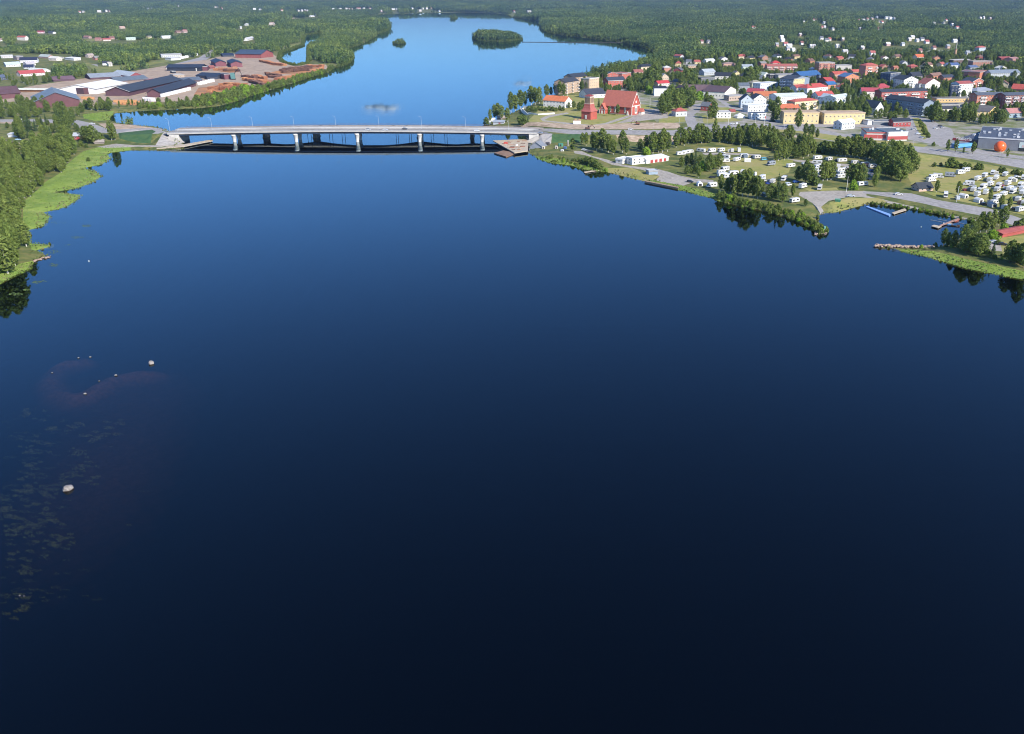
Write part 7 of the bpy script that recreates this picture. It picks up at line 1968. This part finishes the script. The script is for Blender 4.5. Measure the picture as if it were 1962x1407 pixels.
for i, (a, b) in enumerate([((800, 338), (940, 366)), ((890, 330), (1000, 352)), ((1150, 372), (1240, 392))]):
    A = G(tH(*a), 0.0); B = G(tH(*b), 0.0)
    thing('mooring_boom', 'thin pale mooring boom on the water by the jetty, %s from the left' % ordw(i + 1), 'boom', (0, 0, 0), 0, 'mooring booms', MB().tube(A + Vector((0, 0, .1)), B + Vector((0, 0, .1)), 0.12, 0.12, 6).me('mooring_boom', [M_GALV]))
for p, lab in ((tH(682, 425), 'white round mooring buoy in the harbour bay'), ((170.5, 501), 'small pale buoy on the open water off the left bank'), (t5(0, 0), None)):
    if lab:
        c = G(p, 0.0)
        t = thing('buoy', lab, 'buoy', c)
        bm = bmesh.new(); bmesh.ops.create_uvsphere(bm, u_segments=12, v_segments=8, radius=0.28); me = bpy.data.meshes.new('float'); bm.to_mesh(me); bm.free(); me.materials.append(M_WHITE)
        put('float', me, t, (0, 0, 0.12)); MB().tube((0, 0, 0.36), (0, 0, 0.55), 0.08, 0.06, 6).put('ring', [M_GALV], t)

def rock_mesh(seed, hexc='8d8680'):
    rng = np.random.default_rng(seed)
    bm = bmesh.new(); bmesh.ops.create_icosphere(bm, subdivisions=2, radius=1.0)
    ax = rng.normal(size=(7, 3)); ax /= np.linalg.norm(ax, axis=1, keepdims=True); of = rng.uniform(0.55, 0.9, 7)
    for v in bm.verts:
        p = np.array(v.co)
        for a, o in zip(ax, of):
            d = p @ a - o
            if d > 0:
                p = p - a * d * 0.85
        p *= 1 + rng.uniform(-.05, .05)
        v.co = Vector(p)
    me = bpy.data.meshes.new('stone'); bm.to_mesh(me); bm.free()
    key = ('wet_rock', hexc)
    if key not in MATS:
        m, nt, bs = newmat('rock_' + hexc)
        geo = nt.nodes.new('ShaderNodeNewGeometry'); sep = nt.nodes.new('ShaderNodeSeparateXYZ')
        nt.links.new(geo.outputs['Position'], sep.inputs[0])
        c = srgb(hexc)
        dry = mixrgb(nt, ramp(nt, noise(nt, 1.4, 6, 0.7), 0.35, 0.65), tuple(x * .55 for x in c), tuple(min(.8, x * 1.15) for x in c))
        col = mixrgb(nt, ramp(nt, sep.outputs['Z'], 0.08, 0.26), (0.03, 0.022, 0.018), dry)
        nt.links.new(col, bs.inputs['Base Color']); bs.inputs['Roughness'].default_value = 0.85
        MATS[key] = m
    me.materials.append(MATS[key])
    return me
RK = [rock_mesh(i) for i in range(5)]; RKT = [rock_mesh(20 + i, 'a89282') for i in range(4)]
def boulder(px, r, label, k, sq=(1, 1, 0.8), z=0.15):
    c = G(px, 0.0)
    thing('boulder', label, 'boulder', (c.x, c.y, z * r), k * 1.3, 'boulders on the shoal', RK[k % 5], (r * sq[0], r * sq[1], r * sq[2]))
boulder((290, 697.5), 1.0, 'pale pointed boulder at the right end of the shoal', 0, (1, 1, 1.2))
boulder((130, 938.5), 1.35, 'large pale boulder standing alone among the weeds', 1, (1.15, 0.9, 0.8))
for i, (p, r) in enumerate([((100, 715), .32), ((150.5, 686.5), .38), ((163, 755.5), .5), ((173, 685), .42), ((190, 731), .3), ((222, 720), .5), ((38, 1142), .25), ((46, 1143), .22)]):
    boulder(p, r, 'small pale stone breaking the surface of the shoal, %s from the left' % ordw(i + 1) if i < 6 else 'small stone near the lower left corner, %s of two' % ('left' if i == 6 else 'right'), 2 + i)
# breakwater of dumped stones
t = thing('breakwater', 'stone breakwater pointing out into the bay', 'breakwater', G(tH(450, 675), 0.0))
rnd = random.Random(6)
for i in range(120):
    f = i / 120
    x = 105 + f * 740; y = 664 + 14 * min(1, f * 1.6) + rnd.uniform(-13, 13) * (1 - 0.35 * f)
    c = G(tH(x, y), 0.0)
    r = rnd.uniform(0.5, 1.0)
    q = put('stone', RKT[i % 4], t, (c.x - t.location.x, c.y - t.location.y, 0.25 + rnd.uniform(-.2, .35)), rnd.uniform(0, 6), (r, r * rnd.uniform(.7, 1), r * rnd.uniform(.5, .8)))
# rubble on the headland tip and the left point
t = thing('headland_stones', 'brown stones at the tip of the camp headland', 'stones', G((1576, 450), 0.0))
for i in range(26):
    c = G((1562 + rnd.uniform(0, 20), 446 + rnd.uniform(-4, 6)), 0.0); r = rnd.uniform(.4, .8)
    put('stone', RKT[i % 4], t, (c.x - t.location.x, c.y - t.location.y, 0.2), rnd.uniform(0, 6), (r, r, r * .6))
t = thing('point_stones', 'pinkish stones along the tip of the left point', 'stones', G((85, 495), 0.0))
for i in range(30):
    c = G((64 + 34 * i / 30, 501.5 - 10 * i / 30 + rnd.uniform(-1.5, 1.5)), 0.0); r = rnd.uniform(.3, .65)
    put('stone', RKT[i % 4], t, (c.x - t.location.x, c.y - t.location.y, 0.15), rnd.uniform(0, 6), (r, r, r * .6))
# green marker on the headland
c = G((1579, 446))
t = thing('navigation_marker', 'small green and white navigation marker on the headland tip', 'marker', c)
MB().tube((0, 0, -0.4), (0, 0, 2.2), 0.12, 0.1, 8).put('post', [M_WHITE], t)
MB().tube((0, 0, 2.2), (0, 0, 3.3), 0.5, 0.42, 10).put('lantern', [paint('6ab09a', 0.5, 0.1)], t)
# green bin on the ramp lawn
c = G(tM(1225, 1050))
t = thing('waste_container', 'dark green waste container on the grass by the ramp', 'container', c, R(-15))
MB().prism([(-1.5, 0), (1.5, 0), (1.7, 1.5), (-1.7, 1.5)], 'y', -0.9, 0.9).put('body', [paint('2c6a52', 0.5, 0.12)], t)
MB().prism([(-1.7, 1.51), (1.7, 1.51), (1.5, 1.75), (-1.5, 1.75)], 'y', -0.95, 0.95).put('lid', [paint('5aa088', 0.5, 0.1)], t)

# floating log boom between island and right bank
A = G((1000, 81), 0.0); B = G((1200, 82.5), 0.0)
thing('log_boom', 'thin dark floating boom between the island and the right bank', 'boom', (0, 0, 0), 0, None, MB().tube(A + Vector((0, 0, .2)), B + Vector((0, 0, .2)), 0.7, 0.7, 6).me('log_boom', [paint('4a4640', 0.9, 0.2)]))

# work platforms under the bridge ends
slab('work_platform', 'timber work platform with building material under the right bridge end', 'platform', [t4(130, 1025), t4(500, 1008), t4(495, 1130), t4(355, 1150)], 1.2, 1.9, M_PALEW, legs=1)
slab('work_raft', 'brown floating raft in front of the work platform', 'raft', [t4(145, 1152), t4(240, 1128), t4(375, 1150), t4(268, 1192)], -0.2, 0.8, paint('8a6a52', 0.9, 0.25))
slab('work_platform', 'long pale timber walkway under the left bridge end', 'platform', [(300, 282), (300, 285), (352, 281), (408, 270), (405, 267.5), (350, 277)], 0.7, 1.1, M_PALEW, legs=1)
pf = [o for o in COL.objects if o.name.startswith('work_platform')][0]
rnd = random.Random(19)
for k in range(26):
    x_, y_ = ray(*t4(rnd.uniform(230, 480), rnd.uniform(1030, 1120)), 1.9)
    MB().box(-rnd.uniform(.8, 2.4), rnd.uniform(.8, 2.4), -.25, .25, 0, rnd.uniform(.12, .5)).put('plank', [paint(rnd.choice(['9a6a50', '8a5a44', 'a87e60', '7a6a60', 'b09a84']), 0.9, 0.2)], pf, (x_ - pf.location.x, y_ - pf.location.y, 1.905), rnd.uniform(-.6, .6))
rnd = random.Random(9)
for i, (x, y, w, h, col, lab) in enumerate([(265, 1058, 3.4, 1.4, 'c0483e', 'red tarpaulin bundle on the right work platform'), (380, 1078, 2.0, 1.0, 'd8d8d4', 'white sack on the right work platform'), (330, 1100, 4.0, .6, '9a5a40', 'rusty formwork stack on the right work platform'), (440, 1090, 4.0, .7, '8a5a44', 'brown beam stack on the right work platform'), (400, 1120, 3.0, .6, 'a87a58', 'orange-brown plank stack at the platform edge')]):
    x_, y_ = ray(*t4(x, y), 1.9)
    t = thing('material_stack', lab, 'building material', (x_, y_, 1.9), rnd.uniform(-.4, .4))
    for k in range(3):
        MB().prism([(-w / 2 + k * .1, k * h / 3), (w / 2 - k * .15, k * h / 3), (w / 2 - k * .2, (k + 1) * h / 3 - .02), (-w / 2 + k * .15, (k + 1) * h / 3 - .02)], 'y', -0.7 + .1 * k, 0.7 - .1 * k).put('layer', [paint(col, 0.8, 0.2, 0.8)], t)
for x, y, w, d, h, col, lab in [(700, 1075, 3.0, 2.4, 2.4, '4a464a', 'dark site hut beside the grey shelter'), (835, 1085, 3.6, 2.4, 2.2, '3a8a72', 'teal container on the building site'), (880, 1110, 2.2, 1.6, 1.6, '3a66a8', 'blue tank on the building site'), (850, 1135, 2.4, 2.0, 1.2, 'd4d6d6', 'pile of white bags on the building site'), (790, 1110, 2.0, 2.0, 2.2, 'b8b0a6', 'pale crate on the building site'), (655, 1110, 2.4, 2.0, 2.0, 'c0b8ac', 'cream crate beside the grey shelter'), (910, 1080, 1.0, 1.0, 4.5, 'a8a4a0', 'upright concrete element on the building site')]:
    c = G(t4(x, y))
    t = thing('site_container', lab, 'container', c, R(12))
    MB().prism([(-w / 2, 0), (w / 2, 0), (w / 2, h * .9), (w / 2 - .12, h), (-w / 2 + .12, h), (-w / 2, h * .9)], 'y', -d / 2, d / 2).put('body', [paint(col, 0.6, 0.15)], t)
    MB().box(-w * .3, w * .1, -d / 2 - .04, -d / 2 - .004, .1, h * .75).put('door', [M_DARK], t)

# excavators on the bare earth
def excavator(p, rz, label, col):
    c = G(p)
    t = thing('excavator', label, 'excavator', c, rz)
    for s in (-1, 1):
        MB().prism([(-1.7, 0.1), (1.7, 0.1), (2.0, 0.45), (1.7, 0.85), (-1.7, 0.85), (-2.0, 0.45)], 'y', s * 1.2 - .3, s * 1.2 + .3).put('track', [M_DARK], t)
    MB().box(-1.9, 1.4, -1.3, 1.3, 0.95, 2.0).put('house', [paint(col, 0.5, 0.12)], t)
    MB().prism([(0.2, 2.01), (1.5, 2.01), (1.3, 3.1), (0.2, 3.1)], 'y', 0.2, 1.25).put('cab', [M_GLASS2], t)
    MB().tube((1.2, -0.3, 1.6), (3.6, -0.3, 4.2), 0.3, 0.25, 6).put('boom', [paint(col, 0.5, 0.12)], t)
    MB().tube((3.6, -0.3, 4.2), (5.6, -0.3, 1.8), 0.24, 0.18, 6).put('arm', [paint(col, 0.5, 0.12)], t)
    MB().prism([(5.2, 0.9), (6.1, 1.0), (5.8, 1.9), (5.4, 1.9)], 'y', -0.8, 0.2).put('bucket', [M_DARK], t)
excavator(t4(1115, 912), R(10), 'dark excavator on the bare earth below the bell tower', '6a4a3a')
excavator(t4(1630, 862), R(170), 'orange-brown excavator beside the junction', '8a5a3c')

# flagpoles
def flagpole(p, h, label, flag=None):
    c = G(p)
    t = thing('flagpole', label, 'flagpole', c)
    MB().tube((0, 0, -0.3), (0, 0, h), 0.13, 0.08, 8).put('pole', [M_WHITE], t)
    bm = bmesh.new(); bmesh.ops.create_uvsphere(bm, u_segments=8, v_segments=6, radius=0.2); me = bpy.data.meshes.new('finial'); bm.to_mesh(me); bm.free(); me.materials.append(M_WHITE)
    put('finial', me, t, (0, 0, h))
    if flag:
        MB().prism([(0.12, h - 2.2), (0.8, h - 2.4), (1.0, h - .4), (0.12, h - .2)], 'y', -.03, .03).put('flag', [paint(flag, 0.8, 0.1)], t)
flagpole(t4(905, 590), 14, 'white flagpole beside the parish house')
flagpole(t4(1231, 440), 12, 'white flagpole beside the narrow beige block')
flagpole(t4(1448, 330), 9, 'thin flagpole behind the brick school')
flagpole(t4(1758, 742), 14, 'tall white flagpole on the lawn right of the church')
flagpole(t5(838, 892), 11, 'white sign pole at the roadside by the junction')
flagpole(t5(1120, 872), 9, 'white flagpole at the roadside, left of the red flag')
flagpole(t5(1213, 892), 10, 'flagpole with red flag at the roadside', 'b03a3a')
flagpole(tM(1390, 860), 9, 'slim white lamp mast by the round bright shrub')
flagpole(tR(705, 850), 9, 'white lamp mast beside the right-hand camping field')
# white curved garden wall on the point
pts = [t4(*p) for p in [(500, 686), (450, 698), (420, 714), (432, 732), (500, 764), (600, 762), (770, 752)]]
w = [G(p) for p in pts]
t = thing('garden_wall', 'low white curved wall around the parish house garden', 'wall', (0, 0, 0))
for a, b in zip(w[:-1], w[1:]):
    d = (b - a); n = Vector((-d.y, d.x, 0)).normalized() * 0.25; e = d.normalized() * 0.05
    a = a - e; b = b + e
    mb = MB(); mb.prism([(a.x - n.x, a.y - n.y), (b.x - n.x, b.y - n.y), (b.x + n.x, b.y + n.y), (a.x + n.x, a.y + n.y)], 'z', min(a.z, b.z) - 0.5, max(a.z, b.z) + 1.2)
    mb.put('wall_section', [M_WHITE], t)
for i, x in enumerate((985, 1025)):
    c = G(t4(x, 852))
    t = thing('gate_lodge', 'small white gate lodge below the bell tower, %s of two' % ('left' if i == 0 else 'right'), 'gate', c, 0, 'church gate')
    MB().box(-1.7, 1.7, -1.4, 1.4, -0.4, 3.0).put('wall', [M_WHITE], t)
    MB().prism([(-2.0, 3.0), (2.0, 3.0), (0, 4.4)], 'y', -1.7, 1.7).put('roof', [paint('b08a62', 0.8, 0.15)], t)
# street lamps on the shore and main roads
for i, (tl, x, y) in enumerate([(t5, 60, 950), (t5, 330, 900), (t5, 620, 860), (t5, 1000, 850), (t5, 1420, 900), (t6, 430, 1075), (t6, 800, 1140), (t6, 1250, 1190), (t6, 1700, 1240)]):
    street_lamp(G(tl(x, y)), 'lamp post beside the main road through town, %s from the left' % ordw(i + 1), R(90), 'lamp posts along the main road', 0.85)

# ------------------------------------------------------------------ weeds and lilies in the water
def weeds():
    rng = np.random.default_rng(30)
    P = []; S = []
    def blob(cx, cy, rx, ry, n, z0, z1, s0, s1):
        for _ in range(n):
            a = rng.uniform(0, 6.283); r = math.sqrt(rng.uniform(0, 1))
            x, y = ray(cx + rx * r * math.cos(a), cy + ry * r * math.sin(a), 0)
            P.append((x, y, rng.uniform(z0, z1))); S.append(rng.uniform(s0, s1))
    for cx, cy, rx, ry, n in [(165, 433, 9, 3, 60), (148, 455, 12, 2.5, 50), (112, 427, 14, 2, 24), (104, 483, 12, 3, 40), (102, 508, 9, 3, 40), (70, 541, 9, 2.5, 50), (52, 556, 9, 2, 40), (30, 564, 13, 3, 80), (82, 540, 6, 2, 12), (130, 470, 8, 1.5, 16)]:
        blob(cx, cy, rx, ry, n, 0.01, 0.04, 0.12, 0.32)
    lil = len(P)
    N = np.tile([0, 0, 1.0], (lil, 1)) + rng.normal(size=(lil, 3)) * 0.05
    m1 = leaf_mat('lily_pads', '6c8048', '7c8c58', '5c7040', 0.0, (.9, .9, .9))
    put('water_lilies', cloud_mesh('water_lilies', np.array(P), N, np.array(S), rng.uniform(0, 1, lil), m1, rng), kind='stuff')
    P.clear(); S.clear()
    # submerged weed beds: clumps in drifting rows
    tw = tile(0, 620, 2.425)
    spots_ = [(175, 405), (150, 540), (130, 580), (140, 650), (110, 720), (200, 760), (30, 840), (60, 890), (60, 945), (130, 955), (300, 725), (410, 710), (350, 690), (340, 590), (430, 530), (360, 470), (520, 460), (230, 470), (160, 910), (240, 910), (250, 980), (230, 1040), (100, 1265), (60, 1330), (120, 1140), (400, 660), (480, 520), (80, 770), (10, 900), (20, 800), (280, 1000), (10, 860), (50, 960), (90, 1060), (150, 780), (170, 830)]
    for cx, cy in spots_:
        for _ in range(7):
            q = tw(cx + rng.normal(0, 34), cy + rng.normal(0, 15))
            k = rng.uniform(0.3, 1.0)
            blob(q[0], q[1], 11 * k, 2.6 * k, int(90 * k), -0.9, -0.3, 0.03, 0.11)
    for _ in range(150):
        q = tw(abs(rng.normal(0, 230)), rng.uniform(380, 1300)); k = rng.uniform(0.3, 1.0)
        blob(q[0], q[1], 14 * k, 2.5 * k, int(40 * k), -0.9, -0.5, 0.03, 0.09)
    n = len(P)
    N = np.tile([0, 0, 1.0], (n, 1)) + rng.normal(size=(n, 3)) * 0.3
    m2 = leaf_mat('submerged_weed', '6a7a3c', '7c8440', '4e6030', 0.0, (0.95, .95, .75))
    put('submerged_weeds', cloud_mesh('submerged_weeds', np.array(P), N, np.array(S), rng.uniform(0, 1, n), m2, rng), kind='stuff')
weeds()

# dense low scrub along the sawmill bank, and looser scrub along the other shores
def scrub():
    rng = np.random.default_rng(41)
    out = []
    def strip_px(pts, n, s0, s1, spread):
        w = [ray(x, y, 1.0) for x, y in pts]
        L = [math.dist(a, b) for a, b in zip(w[:-1], w[1:])]
        for a, b, l in zip(w[:-1], w[1:], L):
            k = max(1, int(n * l / sum(L)))
            for _ in range(k):
                t = rng.uniform(0, 1); o = rng.uniform(0, spread)
                x = a[0] + (b[0] - a[0]) * t - (b[1] - a[1]) / l * o; y = a[1] + (b[1] - a[1]) * t + (b[0] - a[0]) / l * o
                out.append((x, y, 0.0, rng.uniform(s0, s1)))
    strip_px([(250, 211), (300, 209), (340, 207), (380, 205), (420, 201), (458, 191), (500, 177), (552, 161), (600, 146), (636, 138)], 420, 0.5, 1.3, 16)
    strip_px([(380, 203), (420, 199), (458, 189), (500, 175)], 90, 1.2, 2.2, 22)
    strip_px([(1366, 379), (1400, 389), (1450, 400), (1500, 412), (1545, 430), (1570, 446)], 190, 0.3, 0.75, 9)
    strip_px([(1565, 414), (1574, 428), (1580, 444)], 40, 0.3, 0.6, 5)
    strip_px([(1660, 391), (1700, 394), (1740, 399), (1800, 411), (1860, 424)], 150, 0.2, 0.45, 5)
    strip_px([(1030, 303), (1095, 316), (1130, 325), (1160, 328)], 70, 0.2, 0.5, 10)
    strip_px([(1745, 474), (1800, 470), (1850, 486), (1962, 515)], 80, 0.25, 0.55, 8)
    A = np.array(out)
    m = ~in_water(A[:, 0], A[:, 1]); A = A[m]
    A[:, 2] = hfun(A[:, 0], A[:, 1]) - 0.1
    c = bpy.data.collections.new('scrub_kinds')
    for k in ('shrub', 'bright'):
        for q in KIND[k]:
            c.objects.link(bpy.data.objects.new('scrub', q[0]))
    for i in range(3):
        c.objects.link(bpy.data.objects.new('scrub', broad_crown(900 + i, 4, 2.2, 0.0, 22, 22, 0.3, 0.8, LM_BANK)))
    scatter('bank_scrub', A, c, 8)
scrub()

# tufts that break up the marsh and the bank edges
def tufts():
    rng = np.random.default_rng(31)
    P, N, S, Tn = [], [], [], []
    for nm, _m, p in REG:
        if nm != 'marsh_grass':
            continue
        xs = [q[0] for q in p]; ys = [q[1] for q in p]
        area = (max(xs) - min(xs)) * (max(ys) - min(ys))
        n = int(min(16000, area * 1.6))
        X = rng.uniform(min(xs), max(xs), n); Y = rng.uniform(min(ys), max(ys), n)
        m = pip(X, Y, p) & ~in_water(X, Y)
        X, Y = X[m], Y[m]
        Z = hfun(X, Y)
        P.append(np.column_stack([X, Y, Z + 0.12])); k = len(X)
        N.append(rng.normal(size=(k, 3)) * np.array([1, 1, .35]) + np.array([0, 0, .5])); S.append(rng.uniform(.15, .3, k)); Tn.append(np.clip(0.5 + 0.5 * np.sin(X * .12 + 2 * np.sin(Y * .07)) + rng.normal(0, .2, k), 0, 1))
    m3 = leaf_mat('marsh_blades', '6c873e', '748c42', '7e9048', 0.1, (1, 1, 1))
    put('reeds', cloud_mesh('reeds', np.concatenate(P), np.concatenate(N), np.concatenate(S), np.concatenate(Tn), m3, rng), kind='stuff')
    # rough grass and low scrub along every bank in view
    P, N, S, Tn = [], [], [], []
    seg = SEGS[(SEGS[:, 1] > 300) & (SEGS[:, 1] < 1700) & (np.abs(SEGS[:, 0]) < 900)]
    for x1, y1, x2, y2 in seg:
        L = math.hypot(x2 - x1, y2 - y1); n = int(L * 2.2)
        t = rng.uniform(0, 1, n); off = rng.uniform(-7, 7, n)
        X = x1 + (x2 - x1) * t - (y2 - y1) / L * off; Y = y1 + (y2 - y1) * t + (x2 - x1) / L * off
        m = ~in_water(X, Y); X, Y = X[m], Y[m]
        Z = hfun(X, Y); k = len(X)
        P.append(np.column_stack([X, Y, Z + 0.35])); N.append(rng.normal(size=(k, 3)) + np.array([0, 0, .6])); S.append(rng.uniform(.25, .7, k)); Tn.append(rng.uniform(0, 1, k))
    m4 = leaf_mat('bank_scrub', '58683a', '626c3e', '70704a', 0.1, (1, 1, 1))
    put('bank_grass', cloud_mesh('bank_grass', np.concatenate(P), np.concatenate(N), np.concatenate(S), np.concatenate(Tn), m4, rng), kind='stuff')
tufts()

# ------------------------------------------------------------------ two small clouds over the inland hills (they show as reflections on the river)
def cloud(px, py, D, w, h, seed):
    d = Vector((*ray(px, py, 0.0), 0.0)) - Vector((0, 0, CAMH))
    hit = Vector((*ray(px, py, 0.0), 0.0))
    d.z = -d.z
    d.normalize()
    c = hit + d * D
    rnd = random.Random(seed)
    mb = bmesh.new()
    for i in range(34):
        u = -1 + 2 * (i + rnd.uniform(-.4, .4)) / 33
        r = h * rnd.uniform(0.16, 0.34) * (1.12 - abs(u) ** 1.5)
        mat = Matrix.Translation((u * w / 2, rnd.uniform(-.1, .1) * w, h * (0.10 * math.sin(u * 6) + rnd.uniform(-.08, .08)))) @ Matrix.Diagonal((r * rnd.uniform(1.1, 1.7), r, r * .85, 1))
        bmesh.ops.create_icosphere(mb, subdivisions=3, radius=1.0, matrix=mat)
    for f in mb.faces:
        f.smooth = True
    me = bpy.data.meshes.new('cloud'); mb.to_mesh(me); mb.free()
    m = bpy.data.materials.new('cloud'); m.use_nodes = True
    nt = m.node_tree; nt.nodes.clear()
    out = nt.nodes.new('ShaderNodeOutputMaterial'); df = nt.nodes.new('ShaderNodeBsdfDiffuse'); tl = nt.nodes.new('ShaderNodeBsdfTranslucent'); ad = nt.nodes.new('ShaderNodeMixShader')
    df.inputs['Color'].default_value = tl.inputs['Color'].default_value = (0.97, 0.95, 0.95, 1)
    ad.inputs[0].default_value = 0.3
    nt.links.new(df.outputs[0], ad.inputs[1]); nt.links.new(tl.outputs[0], ad.inputs[2]); nt.links.new(ad.outputs[0], out.inputs['Surface'])
    me.materials.append(m)
    o = put('cloud', me, None, c, 0, None, kind='stuff')
    rm = o.modifiers.new('merge', 'REMESH'); rm.mode = 'VOXEL'; rm.voxel_size = h * 0.06; rm.use_smooth_shade = True
    sm_ = o.modifiers.new('soften', 'SMOOTH'); sm_.iterations = 14; sm_.factor = 0.5
cloud(730, 207, 13000, 760, 150, 1)
cloud(1002, 160, 16000, 420, 110, 2)
